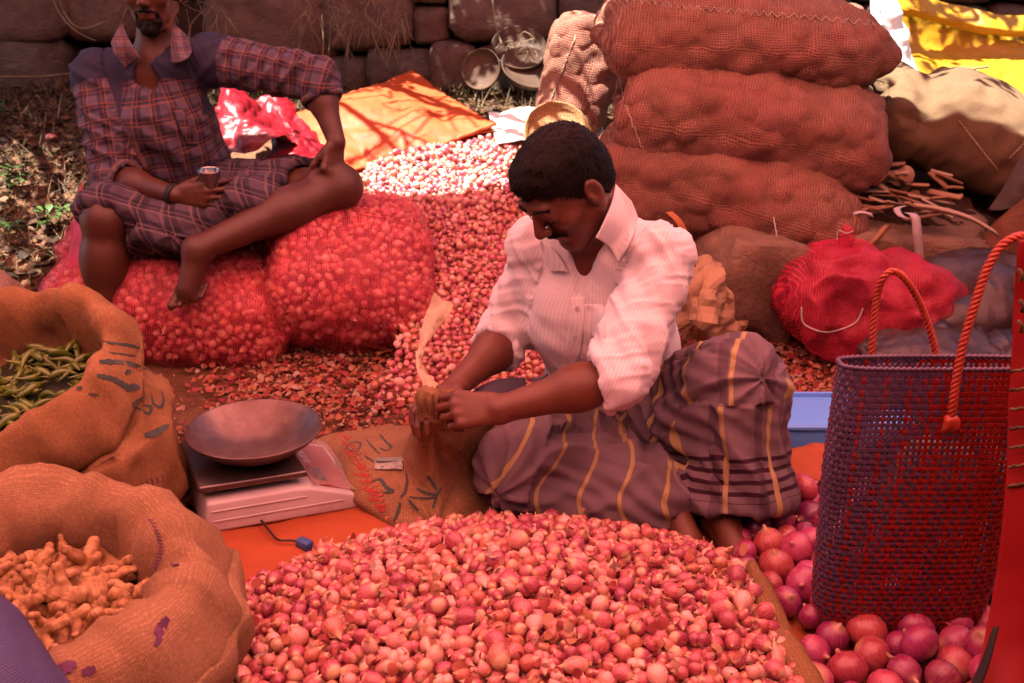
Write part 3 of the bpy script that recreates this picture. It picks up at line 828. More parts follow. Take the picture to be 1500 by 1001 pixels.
# ------------------------------------------------------------------ big red onions on the right
def ron_base(x, y): return .012 + .012 * np.clip((x - .30) / .35, 0, 1) * np.clip((1.95 - y) / .3, 0, 1) * np.clip((y - .9) / .3, 0, 1)
def big_onions():
    rn = np.random.default_rng(33); X = rn.uniform(.30, 1.05, 2400); Yy = rn.uniform(1.10, 2.06, 2400)
    u, v, d = pix(np.stack([X, Yy, ron_base(X, Yy) + .03], 1))
    edge = np.interp(v, [690, 760, 800, 850, 930, 1001, 1100], [1165, 1150, 1075, 1125, 1165, 1190, 1240])
    k = (u > edge + 52) & (v > 690) & (v < 1060) & (u < 1500)
    bx = (X > .575) & (X < .91) & (Yy > 1.49) & (Yy < 1.66); k &= ~bx
    X, Yy = X[k][:165], Yy[k][:165]; Rr = rn.uniform(.026, .038, len(X))
    P = pack(np.stack([X, Yy, ron_base(X, Yy) + rn.uniform(.02, .10, len(X))], 1), Rr, ron_base, 70, .004, .85)
    zz = [(-.86, .03), (-.85, .12), (-.70, .60), (-.38, .92), (0, 1.0), (.35, .92), (.66, .64), (.80, .34), (.88, .15), (1.05, .09), (1.1, .02)]
    ms = []
    for k_ in range(5):
        st = [.95, 1.0, 1.12, .88, 1.05][k_]
        b = bulb(22, [z * st for z, r in zz], [r for z, r in zz], .025, k_ * 1.3, [1, .96, .93, .98, .9][k_]); m = onion_mesh(b, 'red_onion'); m.materials.append(M_ONION); ms.append(m)
    rr = random.Random(9)
    for p, r in zip(P, Rr):
        o = bpy.data.objects.new('red_onion', rr.choice(ms)); COL.objects.link(o); o.location = p; o.scale = (r * .97,) * 3
        o.rotation_euler = (rr.uniform(0, 6.28), rr.uniform(0, 6.28), rr.uniform(0, 6.28))
        tag(o, 'large glossy red onion in the pile around the woven bag', 'onion', 'large red onions piled around the woven bag')
    rs = np.random.default_rng(3); pk = P[rs.integers(0, len(P), 60)] + rs.normal(0, .02, (60, 3)) + np.array([0, 0, .02])
    tag(obj('loose_skins', flakes(pk, .015, .04, 8, .9, .8), M_SKIN), 'papery purple skins loose among the large onions', 'onion skins', kind='stuff')
big_onions()

# ------------------------------------------------------------------ skins and debris on the soil
def debris():
    rn = np.random.default_rng(44); P = []
    while len(P) < 7500:
        x, y = rn.uniform(-1.15, 1.35), rn.uniform(1.9, 3.35); u, v, d = pix(np.array([[x, y, H(x, y)]])); u, v = u[0], v[0]
        dn = 0.0
        if 230 < u < 660 and 505 < v < 640: dn = np.clip((u - 260) / 130, .12, 1) * (1 if v < 610 else .5)
        if 600 < u < 800 and 440 < v < 620: dn = 1
        if 980 < u < 1250 and 470 < v < 600: dn = 1
        if 240 < u < 300 and 620 < v < 780: dn = .35
        if dn and rn.random() < dn: P.append((x, y, H(x, y) + rn.uniform(.002, .02)))
    tag(obj('skin_litter', flakes(P, .008, .028, 6, .8, .7), M_SKIN), 'pink onion skins littering the soil between the sacks', 'onion skins', kind='stuff')
    # stray bulbs lying in the litter
    m = onion_mesh(VAR_HI[0], 'shallot'); m.materials.append(M_SHALLOT); rr = random.Random(2)
    for q, (uu, vv) in enumerate([(255, 655), (262, 672), (258, 745), (268, 762), (548, 555), (590, 545), (1025, 525), (1010, 545), (80, 222), (78, 232), (640, 500), (655, 520)]):
        z = 0.014 if vv > 400 else .45
        p = atz(uu, vv, z) if vv > 400 else at(uu, vv, 4.05)
        if vv < 400: p.z = H(p.x, p.y) + .016
        o = bpy.data.objects.new('shallot', m); COL.objects.link(o); o.location = p; s_ = rr.uniform(.016, .022); o.scale = (s_,) * 3
        o.rotation_euler = (1.57 + rr.uniform(-.3, .3), 0, rr.uniform(0, 6.28))
        if uu < 100: tag(o, 'stray shallot lying in the straw of the bank', 'shallot', 'stray shallots on the bank')
        elif uu < 300: tag(o, 'stray shallot on the soil beside the weighing scale', 'shallot', 'stray shallots beside the scale')
        elif uu > 900: tag(o, 'stray shallot in the skins under the crumpled paper bag', 'shallot', 'stray shallots by the paper bag')
        else: tag(o, 'stray shallot in the skin litter below the heap on the bank', 'shallot', 'stray shallots below the rear heap')
debris()
# ------------------------------------------------------------------ shared shapes for sacks and cloth
def euler_m(rx, ry, rz): return np.array((Matrix.Rotation(rz, 3, 'Z') @ Matrix.Rotation(ry, 3, 'Y') @ Matrix.Rotation(rx, 3, 'X')))
def sack_surf(hx, hy, hz, na=120, ns=120, p=3.6, q=2.5, seam=.25, seed=0, bumps=None, wrinkle=.006, sag=0.0, flat=.0):
    """a full sack lying along x: pillow ends with seams, bulges from the goods inside"""
    a = np.linspace(0, 2 * np.pi, na, endpoint=False); s = np.sin(np.linspace(-np.pi / 2, np.pi / 2, ns)); s = np.sign(s) * np.abs(s) ** .9
    S, Aa = np.meshgrid(s, a, indexing='ij')
    ca, sa = np.cos(Aa), np.sin(Aa)
    e = 2 / q
    cy = np.sign(ca) * np.abs(ca) ** e; cz = np.sign(sa) * np.abs(sa) ** e
    rz = (1 - np.abs(S) ** p) ** (1 / p); ry = (1 - np.abs(S) ** (p * 2)) ** (1 / (p * 2)) * (1 - seam * .4 * np.abs(S) ** 3)
    ry = np.maximum(ry, .55 * (np.abs(S) > .999) * 0 + ry)
    P = np.stack([hx * S * (1 + .03 * np.cos(2 * Aa)), hy * ry * cy, hz * rz * cz], -1).reshape(-1, 3)
    P[:, 2] -= sag * (P[:, 0] / hx) ** 2
    F = grid_faces(na, ns, True)
    U = np.stack([np.repeat(s * hx, na), np.tile(a * (hy + hz) / 2 * 1.05, ns)], 1)
    N = vnormals(P, F)
    P = P + N * (wrinkle * fbm(P, 7, seed, 3) + wrinkle * 1.2 * fbm(P * [1, 1, 1], 2.6, seed + 5, 2))[:, None]
    if bumps:
        P = P + N * (.018 * fbm(P, 2.1, seed + 40, 2))[:, None] + N * (-.008 * np.clip(1 - 2.2 * np.abs(fbm(P, 3.2, seed + 44, 2)), 0, 1))[:, None]
        r, amp = bumps; rn = np.random.default_rng(seed); c = P[rn.permutation(len(P))[:2500]]; keep = []
        for pt in c:
            if all(((pt - k_) ** 2).sum() > (r * 1.45) ** 2 for k_ in keep): keep.append(pt)
        keep = np.array(keep); amp_i = rn.uniform(.25, 1.25, len(keep)); rr = rn.uniform(.75, 1.15, len(keep)) * r
        d = np.linalg.norm(P[:, None] - keep[None], axis=2); i = (d / rr[None]).argmin(1); dd = d[np.arange(len(P)), i]
        P = P + N * (amp * amp_i[i] * np.sqrt(np.clip(1 - (dd / (rr[i] * 1.05)) ** 2, 0, 1)))[:, None]
    return P, F, U
def place(P, rot, loc): return P @ euler_m(*rot).T + V3(loc)
def bend(P, k, ax=2): Q = P.copy(); Q[:, ax] -= k * Q[:, 0] ** 2; return Q

def patch(ctrl, nu=40, nv=30, amp=.006, freq=9, seed=0, thick=.003, ridge=0.0, freq2=30, smooth=True):
    """cloth through a grid of control points (rows of Vectors), wrinkled, with real thickness"""
    C = np.array([[tuple(p) for p in row] for row in ctrl], float)
    def cr(C, n):
        m = len(C); t = np.linspace(0, m - 1 - 1e-9, n); i = t.astype(int); f = (t - i).reshape((-1,) + (1,) * (C.ndim - 1))
        p0, p1, p2, p3 = C[np.maximum(i - 1, 0)], C[i], C[np.minimum(i + 1, m - 1)], C[np.minimum(i + 2, m - 1)]
        return .5 * (2 * p1 + (p2 - p0) * f + (2 * p0 - 5 * p1 + 4 * p2 - p3) * f * f + (3 * p1 - p0 - 3 * p2 + p3) * f ** 3)
    D = cr(C, nv); D = np.swapaxes(cr(np.swapaxes(D, 0, 1), nu), 0, 1)
    P = D.reshape(-1, 3); F = grid_faces(nu, nv); N = vnormals(P, F)
    w_ = amp * fbm(P, freq, seed, 3)
    if ridge: w_ = w_ + ridge * (1 - 2 * np.abs(fbm(P, freq * .8, seed + 9, 2))) + ridge * .4 * (1 - 2 * np.abs(vnoise(P, freq2, seed + 4)))
    P = P + N * w_[:, None]; N = vnormals(P, F)
    n = len(P); Q = np.concatenate([P, P - N * thick]); FF = [F, F[:, ::-1] + n]
    e = [list(range(nu)), [nu * j + nu - 1 for j in range(nv)], list(range(nu * (nv - 1), nu * nv))[::-1], [nu * j for j in range(nv)][::-1]]
    for ed in e:
        FF.append(np.array([(ed[k + 1], ed[k], ed[k] + n, ed[k + 1] + n) for k in range(len(ed) - 1)]))
    du = np.linalg.norm(C[0, -1] - C[0, 0]); dv = np.linalg.norm(C[-1, 0] - C[0, 0])
    uu, vv = np.meshgrid(np.linspace(0, du, nu), np.linspace(0, dv, nv)); U = np.stack([uu.ravel(), vv.ravel()], 1)
    return mesh_np('cloth', Q, np.concatenate(FF), uv=np.concatenate([U, U]), smooth=smooth)
def crumple(hx, hy, hz, loc, rot=(0, 0, 0), amp=.03, freq=7, seed=0, n=90, p=2.4, squash_floor=None, sharp=.7):
    """a crumpled soft bag: a blob with creased facets"""
    P, F, U = sack_surf(hx, hy, hz, n, n, p, 2.2, .1, seed, None, .0)
    N = vnormals(P, F)
    c = 1 - 2 * np.abs(fbm(P, freq, seed, 3)); c2 = 1 - 2 * np.abs(fbm(P, freq * 2.3, seed + 3, 2))
    P = P + N * (amp * sharp * c + amp * .45 * sharp * c2 + amp * .6 * fbm(P, freq * .5, seed + 8, 2))[:, None]
    P = place(P, rot, loc)
    if squash_floor is not None: P[:, 2] = np.maximum(P[:, 2], squash_floor)
    return mesh_np('bag', P, F, uv=U)
def soft_mat(name, c1, c2, rough=.5, trans=0.0, scale=10, bump=.3, bscale=40, spec=.4, k=None):
    g = G(name, k); p = g.co()
    c = g.ramp(g.noise(scale, 4, .6, p), [(.3, c1), (.7, c2)])
    sh = g.bsdf(c, rough, g.bump(g.noise(bscale, 5, .6, p), bump, .006), spec)
    if trans: sh = g.n('MixShader', 0, None, Fac=trans, i1=sh, i2=g.n('BsdfTranslucent', 0, None, Color=c))
    return g.done(sh)

# ------------------------------------------------------------------ big jute-mesh sacks of onions
def mesh_sack_material():
    g = G('open_jute_mesh'); p = g.co(); sp = g.n('SeparateXYZ', None, None, Vector=g.uv()).outputs
    wob = g.ma('MULTIPLY', g.noise(10, 3, .6, p), .03)
    x, y = g.ma('ADD', sp[0], wob), g.ma('ADD', sp[1], wob)
    sx = g.ma('SINE', g.ma('MULTIPLY', x, 6.2832 / .0085)); sy = g.ma('SINE', g.ma('MULTIPLY', y, 6.2832 / .0085))
    th = g.ma('MAXIMUM', sx, sy); th = g.ma('ADD', th, g.ma('MULTIPLY', g.ma('SUBTRACT', g.noise(150, 5, .75, p), .5), 2.2))
    jt = g.ramp(g.noise(9, 5, .65, p), [(.3, (.30, .165, .105)), (.7, (.50, .31, .20))])
    on = g.ramp(g.noise(16, 3, .6, p), [(.35, (.22, .04, .04)), (.65, (.40, .10, .075))])
    c = g.mix(g.ramp(th, [(-.1, (0, 0, 0)), (.75, (1, 1, 1))]), on, jt)
    c = g.mix(g.ramp(g.noise(4.5, 5, .7, p), [(.48, (0, 0, 0)), (.66, (.42,) * 3)]), c, (.50, .12, .11))
    n1 = g.bump(th, .8, .003, g.bump(g.noise(28, 5, .65, p), .3, .010))
    return g.done(g.bsdf(c, .9, n1, .12))
M_MESHSACK = mesh_sack_material()
M_TWINE = simple('twine', (.45, .34, .22), (.62, .5, .36), .8, 40)
def stitch_line(parent, P, F, pts_pix, n, half, name='stitching', r=.0022):
    """zigzag twine laid on a surface along picked points"""
    bv = BVHTree.FromPolygons([tuple(v) for v in P], [tuple(f) for f in F])
    path = []
    for k in range(n + 1):
        t = k / n * (len(pts_pix) - 1); i = min(int(t), len(pts_pix) - 2); f = t - i
        u = pts_pix[i][0] * (1 - f) + pts_pix[i + 1][0] * f; v = pts_pix[i][1] * (1 - f) + pts_pix[i + 1][1] * f
        v += half if k % 2 else -half
        hit = bv.ray_cast(Vector((0, 0, CAM_Z)), ray(u, v).normalized())
        if hit[0] is not None: path.append(hit[0] + hit[1] * (.002 if hit[1].dot(ray(u, v)) < 0 else -.002))
    if len(path) > 2: obj(name, m_of(tube(path, r, 4)), M_TWINE, parent)
def onion_sack(u, v, Y, h, rot, label, seed, k_bend=0.0, stitches=(), bumps=(.040, .0105), p=4.2):
    P, F, U = sack_surf(*h, 170, 190, p, 2.4, .3, seed, bumps, .015)
    P = bend(P, k_bend); c = at(u, v, Y); P = place(P, rot, c)
    t = thing('onion_sack', label, 'sack', (c.x, c.y, P[:, 2].min()), 'sacks of large onions stacked by the boulders')
    obj('sackcloth', mesh_np('sack', P, F, uv=U), M_MESHSACK, t)
    for (pp, n, hf) in stitches: stitch_line(t, P, F, pp, n, hf)
    return t, P, F
T1 = onion_sack(1092, 50, 3.62, (.475, .29, .17), (.12, .05, .02), 'big brown mesh sack of onions on top of the stack with a stitched mouth', 1, .10,
                [([(905, 0), (1010, 12), (1130, 22), (1290, 36)], 60, 4)])
T2 = onion_sack(1100, 168, 3.52, (.452, .29, .195), (.2, .17, -.05), 'big brown mesh sack of onions in the middle of the stack', 2, .12,
                [([(905, 95), (915, 150), (940, 215), (960, 245)], 26, 4)])
T3 = onion_sack(1060, 268, 3.50, (.44, .29, .195), (.1, .22, -.12), 'dusty brown mesh sack of onions at the bottom of the stack with a torn corner', 3, .1)
T4 = onion_sack(852, 108, 4.12, (.23, .17, .16), (0, -1.35, .15), 'upright mesh sack of onions standing in the sun beside the stack', 4, 0,
                [([(843, 55), (826, 100), (812, 135), (800, 172)], 30, 3)])
# twine hanging from the torn corner of the bottom sack
for pts, lab in (([(1133, 318, 3.18), (1138, 345, 3.15), (1142, 370, 3.14), (1152, 420, 3.13), (1155, 445, 3.12)], 'loose white twine hanging from the torn corner of the bottom sack'),
                 ([(1185, 330, 3.2), (1175, 345, 3.18), (1172, 365, 3.18)], 'short white twine end beside the grey rock'),):
    tag(obj('twine', m_of(tube(smooth_path([at(*q) for q in pts], 5), .0022, 5)), simple('white_twine', (.6, .52, .45), (.7, .62, .55), .7)), lab, 'twine')

# ------------------------------------------------------------------ boulders under and beside the stack
def boulder(u, v, Y, size, rot, k, label, mat_, rnd=.35):
    P_ = stone_mesh(k, rnd, 11, .22); me = P_; c = at(u, v, Y)
    o = obj('boulder', me, mat_); o.location = c; o.scale = size; o.rotation_euler = rot
    return tag(o, label, 'boulder', 'boulders under the stacked sacks')
M_BOULD = simple('boulder_stone', (.17, .10, .065), (.28, .17, .11), .88, 4, .9, 25, .2, .014, (.36, .23, .16), .85)
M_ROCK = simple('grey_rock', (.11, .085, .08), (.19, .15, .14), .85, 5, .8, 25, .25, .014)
boulder(1105, 416, 3.18, (.36, .30, .35), (.1, .25, .15), 36, 'brown angular boulder between the paper bag and the red mesh bag', M_BOULD, .38)
boulder(1196, 352, 3.32, (.20, .2, .20), (.2, .1, .6), 32, 'small grey rock wedged under the bottom sack', M_ROCK, .4)
boulder(1335, 375, 3.35, (.56, .3, .24), (.1, .06, .1), 33, 'long flat dark boulder under the wood scraps', M_BOULD, .35)
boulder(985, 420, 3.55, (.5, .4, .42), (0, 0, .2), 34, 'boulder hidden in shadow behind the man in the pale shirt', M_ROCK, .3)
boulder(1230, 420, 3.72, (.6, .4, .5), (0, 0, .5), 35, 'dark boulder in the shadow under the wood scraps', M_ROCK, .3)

# ------------------------------------------------------------------ red net sacks of shallots
def net_material(name, c=(.72, .09, .12), pitch=.0052, thick=.30, lines=.003, fill=(.06, .34)):
    g = G(name, .8); p = g.co(); sp = g.n('SeparateXYZ', None, None, Vector=g.uv()).outputs
    wob = g.ma('MULTIPLY', g.noise(9, 3, .6, p), .02)
    sx = g.ma('SINE', g.ma('MULTIPLY', g.ma('ADD', sp[0], wob), 6.2832 / (pitch * 1.3))); sy = g.ma('SINE', g.ma('MULTIPLY', g.ma('ADD', sp[1], wob), 6.2832 / pitch))
    m = g.ramp(g.ma('MAXIMUM', sx, sy), [(max(0, 1 - thick) - .12 + .1, (0, 0, 0)), (min(1, 1 - thick + .25), (1, 1, 1))])
    m = g.ma('MAXIMUM', m, g.ramp(g.noise(5, 3, .5, p), [(.45, (fill[0],) * 3), (.7, (fill[1],) * 3)]))
    col = g.ramp(g.noise(12, 3, .6, p), [(.3, c), (.7, tuple(min(1, q * 1.35 + .02) for q in c))])
    sh = g.n('MixShader', 0, None, Fac=.35, i1=g.bsdf(col, .42, None, .4), i2=g.n('BsdfTranslucent', 0, None, Color=col))
    return g.done(g.n('MixShader', 0, None, Fac=m, i1=g.n('BsdfTransparent'), i2=sh))
M_NET = net_material('red_net')
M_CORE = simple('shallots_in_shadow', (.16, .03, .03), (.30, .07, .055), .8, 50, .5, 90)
def net_sack(c, h, rot, label, inside_label, seed, n=620, r=(.0125, .0175), k_bend=0.0, p=3.2):
    P, F, U = sack_surf(*h, 110, 110, p, 2.5, .2, seed, (.03, .007), .006); P = bend(P, k_bend); P = place(P, rot, c)
    t = thing('net_sack', label, 'sack', (c[0], c[1], P[:, 2].min()), 'red net sacks of shallots under the man in plaid')
    obj('netting', mesh_np('net', P, F, uv=U), M_NET, t)
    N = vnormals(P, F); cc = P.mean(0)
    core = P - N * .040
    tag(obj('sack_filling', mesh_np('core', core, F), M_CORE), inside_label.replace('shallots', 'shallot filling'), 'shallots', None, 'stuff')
    rn = np.random.default_rng(seed); pool = np.flatnonzero((N[:, 1] < .55) & (N[:, 2] > -.5)); out = []
    for i in pool[rn.permutation(len(pool))]:
        q = P[i] - N[i] * .021
        if all(abs(q[0] - o_[0]) > .0205 or abs(q[2] - o_[2]) > .0205 or abs(q[1] - o_[1]) > .0205 or ((q - o_) ** 2).sum() > .0215 ** 2 for o_ in out[-900:]): out.append(q)
        if len(out) >= n: break
    out = np.array(out) + rn.normal(0, .002, (len(out), 3))
    tag(obj('shallots', scatter(VAR_LO, out, rn.uniform(*r, len(out)), seed + 3, clump=.2), M_SHALLOT), inside_label, 'shallots', None, 'stuff')
    return t
NS1 = net_sack(at(262, 446, 3.10) + Vector((0, 0, 0)), (.40, .235, .185), (.0, .10, -.08), 'red net sack of shallots under the bare foot of the man in plaid', 'shallots showing through the net sack under the bare foot', 51, 760)
NS2 = net_sack(at(512, 392, 3.16), (.265, .30, .20), (.42, .12, .20), 'red net sack of shallots leaning against the heap beneath the bent knee', 'shallots showing through the net sack beneath the bent knee', 52, 760)
NS3 = net_sack((-1.10, 3.36, .30), (.40, .24, .15), (.1, 0, .05), 'red net sack of shallots that the man in plaid sits on', 'shallots inside the net sack that the man in plaid sits on', 53, 420)
# loose red netting drooping at the left of the sacks
c_ = [[at(118, 262, 3.25), at(128, 300, 3.2), at(140, 330, 3.15)], [at(104, 340, 3.15), at(118, 360, 3.05), at(150, 380, 3.0)], [at(82, 420, 2.95), at(105, 440, 2.88), at(150, 450, 2.86)], [at(72, 470, 2.86), at(110, 500, 2.8), at(160, 520, 2.8)]]
tag(obj('net_flap', patch(c_, 30, 40, .012, 9, 4, .002, .006), net_material('red_net_loose', (.62, .04, .10), .005, .6, fill=(.3, .6))), 'loose crimson netting drooping beside the straw behind the bare shin', 'netting')

# ------------------------------------------------------------------ open jute sacks (chillies, ginger)
M_JUTE = jute('jute_cloth', (.44, .235, .11), (.29, .15, .068), .0034)
M_JUTE2 = jute('jute_cloth_pale', (.44, .26, .145), (.30, .17, .09), .0034)
def open_sack(name, label, prof, cen, tilt, seed, mat_, group='open jute sacks', na=140, fold=.02, sq=(1.0, 1.0)):
    """loft of rings: prof = [(radius, height along axis, blend 0..1 towards the tilted mouth)]"""
    cen_b, cen_m, nrm = V3(cen[0]), V3(cen[1]), V3(tilt); nrm /= np.linalg.norm(nrm)
    ex = np.cross(np.array([0, 1., 0]), nrm); ex /= np.linalg.norm(ex); ey = np.cross(nrm, ex)
    V, U = [], []; L = 0; a = np.linspace(0, 2 * np.pi, na, endpoint=False); prev = None
    for j, (r, h_, b) in enumerate(prof):
        flat = np.stack([np.cos(a) * sq[0], np.sin(a) * sq[1], np.zeros(na)], 1) * r + cen_b + np.array([0, 0, h_])
        tl = cen_m + (np.cos(a)[:, None] * ex * sq[0] + np.sin(a)[:, None] * ey * sq[1]) * r + nrm * h_
        Q = flat * (1 - b) + tl * b
        if prev is not None: L += np.linalg.norm((Q - prev).mean(0)) + abs(np.linalg.norm(Q - prev, axis=1).mean()) * .5
        prev = Q; V.append(Q); U.append(np.stack([a * .28, np.full(na, L)], 1))
    V = np.concatenate(V); U = np.concatenate(U); F = grid_faces(na, len(prof), True)
    N = vnormals(V, F); ang = np.tile(a, len(prof))
    # hanging folds and lumps
    w_ = fold * .55 * (1 - 2 * np.abs(fbm(V * [1, 1, .6], 9, seed + 6, 3))) + fold * .7 * fbm(V, 5.5, seed, 3) + fold * .8 * fbm(np.stack([np.cos(ang) * 3, np.sin(ang) * 3, V[:, 2] * 1.5 + np.sin(ang * 2)], 1), 1.1, seed + 2, 2) + .003 * fbm(V, 22, seed + 1, 2)
    V = V + N * w_[:, None]; V[:, 2] = np.maximum(V[:, 2], .003)
    t = thing(name, label, 'sack', (cen_b[0], cen_b[1], 0), group)
    o = obj('sackcloth', mesh_np('sack', V, F, uv=U), mat_, t)
    return t, V, F, (cen_m, ex, ey, nrm)
def roll(rm, r, h0, b=1.0, n=9, a0=-150, a1=170):
    """points of a rolled rim: circle of radius r around (rm, h0), from outside bottom over the top to the inside"""
    return [(rm + r * math.cos(R_(a)), h0 + r * math.sin(R_(a)), b) for a in np.linspace(-70, 215, n)]
def lin(p0, p1, n): return [tuple(np.array(p0) * (1 - k / n) + np.array(p1) * k / n) for k in range(n)]
profC = lin((.24, 0.003, 0), (.30, .10, 0), 6) + lin((.30, .10, 0), (.305, .21, .1), 7) + lin((.305, .21, .1), (.262, -.10, .95), 9) + [(.240, -.095, .97), (.236, -.082, 1), (.262, -.092, 1), (.276, -.090, 1), (.279, -.078, 1), (.276, -.05, 1), (.266, -.018, 1), (.250, .012, 1), (.232, .030, 1), (.214, .032, 1), (.198, .018, 1), (.186, -.008, 1), (.178, -.04, 1)] + lin((.172, -.06, 1), (.165, -.11, 1), 4) + lin((.165, -.11, 1), (.05, -.13, 1), 4)
CH = open_sack('jute_sack', 'open jute sack of green chillies with teal stencil marks and a thick rolled rim', profC, ((-1.035, 1.98, 0), (-1.05, 1.93, .385)), (-.14, -.42, .90), 61, M_JUTE)
profG = lin((.20, .003, 0), (.255, .08, 0), 6) + lin((.255, .08, 0), (.265, .17, .2), 6) + lin((.265, .17, .2), (.240, -.085, .95), 7) + [(.228, -.082, .98), (.226, -.07, 1), (.250, -.088, 1), (.268, -.084, 1), (.272, -.066, 1), (.268, -.035, 1), (.258, -.008, 1), (.248, .016, 1), (.232, .028, 1), (.21, .026, 1), (.188, .012, 1), (.175, -.01, 1), (.168, -.04, 1), (.163, -.08, 1)] + lin((.16, -.085, 1), (.04, -.11, 1), 4)
GI = open_sack('jute_sack', 'open pale jute sack of ginger with its wide rim folded outward', profG, ((-.72, 1.30, 0), (-.725, 1.275, .30)), (.10, -.10, .97), 62, M_JUTE2, fold=.03, sq=(1.08, 1.0))

def chilli_mesh(seed):
    rn = random.Random(seed); L = rn.uniform(.05, .065); c = rn.uniform(-.012, .012)
    P = [Vector((L * (t - .5), c * math.sin(t * 3.14), .003 * math.sin(t * 5))) for t in np.linspace(0, 1, 9)]
    V, F = tube(P, [.0045, .0066, .0072, .0070, .0064, .0054, .004, .0024, .0008], 7)
    return m_of((V, F))
def chillies():
    mg = simple('green_chilli', (.10, .17, .02), (.22, .30, .03), .28, 14, .05, 60, .55)
    ms_ = simple('chilli_stalk', (.13, .16, .04), (.2, .2, .07), .6)
    ms = [chilli_mesh(i) for i in range(5)]
    for m in ms: m.materials.append(mg)
    st = [m_of(tube([Vector((-.025 - .032 * 0, 0, 0)), Vector((-.036, .002, .002)), Vector((-.045, .004, .001))], [.0035, .0018, .0016], 6)) for _ in range(1)][0]; st.materials.append(ms_)
    cm, ex, ey, nn = CH[3]; rr = random.Random(13)
    for k in range(130):
        a, r = rr.uniform(0, 6.28), .15 * math.sqrt(rr.random()); p = cm + ex * r * math.cos(a) + ey * r * math.sin(a) + nn * (-.085 + rr.uniform(0, .03) - .1 * r)
        o = bpy.data.objects.new('green_chilli', rr.choice(ms)); COL.objects.link(o); o.location = p
        o.rotation_euler = (rr.uniform(-.4, .4) + .3, rr.uniform(-.5, .5), rr.uniform(0, 6.28))
        s_ = rr.uniform(.9, 1.25); o.scale = (s_, s_, s_)
        tag(o, 'slim green chilli lying in the open jute sack', 'chilli', 'green chillies in the jute sack')
        c = bpy.data.objects.new('stalk', st); COL.objects.link(c); c.parent = o
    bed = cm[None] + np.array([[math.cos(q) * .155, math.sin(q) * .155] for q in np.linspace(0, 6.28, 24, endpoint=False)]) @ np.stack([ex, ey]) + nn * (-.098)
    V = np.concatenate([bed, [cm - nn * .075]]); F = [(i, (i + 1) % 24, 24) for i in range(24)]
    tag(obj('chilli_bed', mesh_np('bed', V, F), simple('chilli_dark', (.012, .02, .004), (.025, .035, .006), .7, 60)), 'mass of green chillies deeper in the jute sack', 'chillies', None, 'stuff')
chillies()
def ginger():
    g = G('ginger_skin', .9); p = g.co()
    c = g.ramp(g.noise(30, 5, .65, p), [(.32, (.17, .07, .025)), (.52, (.38, .20, .08)), (.75, (.52, .32, .16))])
    sp = g.n('SeparateXYZ', None, None, Vector=p).outputs
    rings = g.ma('SINE', g.ma('MULTIPLY', g.ma('ADD', sp[0], g.ma('MULTIPLY', g.noise(30, 2, .5, p), .012)), 900))
    c = g.mix(g.ramp(rings, [(.6, (0, 0, 0)), (1, (.35,) * 3)]), c, (.2, .09, .035))
    m = g.done(g.bsdf(c, .62, g.bump(rings, .25, .001, g.bump(g.noise(90, 4, .6, p), .3, .002)), .35))
    ms = []
    for s in range(7):
        rn = random.Random(100 + s); f = Field((-.10, -.10, -.07), (.10, .10, .07), .0036)
        pts = [Vector((0, 0, 0))]; d = Vector((1, rn.uniform(-.5, .5), 0)).normalized()
        f.ell((0, 0, 0), (.017, .014, .013), .008)
        for arm in range(rn.randint(4, 6)):
            a = arm * 6.28 / 4 + rn.uniform(-.6, .6); q = Vector((0, 0, 0)); r = rn.uniform(.0085, .0115); dd = Vector((math.cos(a), math.sin(a) * .8, rn.uniform(-.35, .35)))
            for seg in range(rn.randint(2, 4)):
                e = q + dd.normalized() * rn.uniform(.012, .018); f.cone(q, e, r * .85, r * .8, .005); f.ell(e, (r * 1.15, r * rn.uniform(.95, 1.2), r), .004); q = e; r *= rn.uniform(.82, .98)
                dd = dd + Vector((rn.uniform(-.6, .6), rn.uniform(-.6, .6), rn.uniform(-.3, .3)))
        V, F = f.mesh(); V = relax(V, F, 1); V = V + vnormals(V, F) * (.0016 * fbm(V, 110, s, 2))[:, None]; me = mesh_np('ginger', V, F); me.materials.append(m); ms.append(me)
    cm, ex, ey, nn = GI[3]; rr = random.Random(17)
    rn = np.random.default_rng(5); n = 105; a = rn.uniform(0, 6.28, n); r = .165 * np.sqrt(rn.random(n))
    P = cm + np.outer(r * np.cos(a), ex) * 1.05 + np.outer(r * np.sin(a), ey); P[:, 2] += rn.uniform(0, .10, n) - .06
    base = lambda x, y: np.full(len(x), cm[2] - .085) + .05 * np.clip(1 - ((x - cm[0] - .02) ** 2 + (y - cm[1]) ** 2) / .03, 0, 1)
    Rr = np.full(n, .0185); P = pack(P, Rr, base, 50, .003)
    rad = np.hypot(P[:, 0] - cm[0], P[:, 1] - cm[1])
    for k in range(n):
        if rad[k] > .185: continue
        o = bpy.data.objects.new('ginger_root', rr.choice(ms)); COL.objects.link(o); o.location = P[k]; s_ = rr.uniform(.8, 1.1); o.scale = (s_,) * 3
        o.rotation_euler = (rr.uniform(0, 6.28), rr.uniform(-.6, .6), rr.uniform(0, 6.28))
        tag(o, 'knobbly tan ginger root in the open pale jute sack', 'ginger', 'ginger roots in the jute sack')
ginger()
M_INK = simple('teal_ink', (.045, .07, .065), (.10, .12, .10), .9, 60, .3, 200)
M_PURPLE = simple('purple_thread', (.12, .035, .10), (.2, .06, .15), .9, 60, .3, 200)
M_REDTH = simple('red_thread', (.5, .03, .03), (.6, .06, .05), .8, 60)
def surf_path(bv, pts, n=5, off=.0022):
    out = []
    P = smooth_path([Vector((q[0], q[1], 0)) for q in pts], n)
    for q in P:
        d = ray(q.x, q.y).normalized(); h_ = bv.ray_cast(Vector((0, 0, CAM_Z)), d)
        if h_[0] is not None: out.append((h_[0] - d * off, h_[1]))
    return out
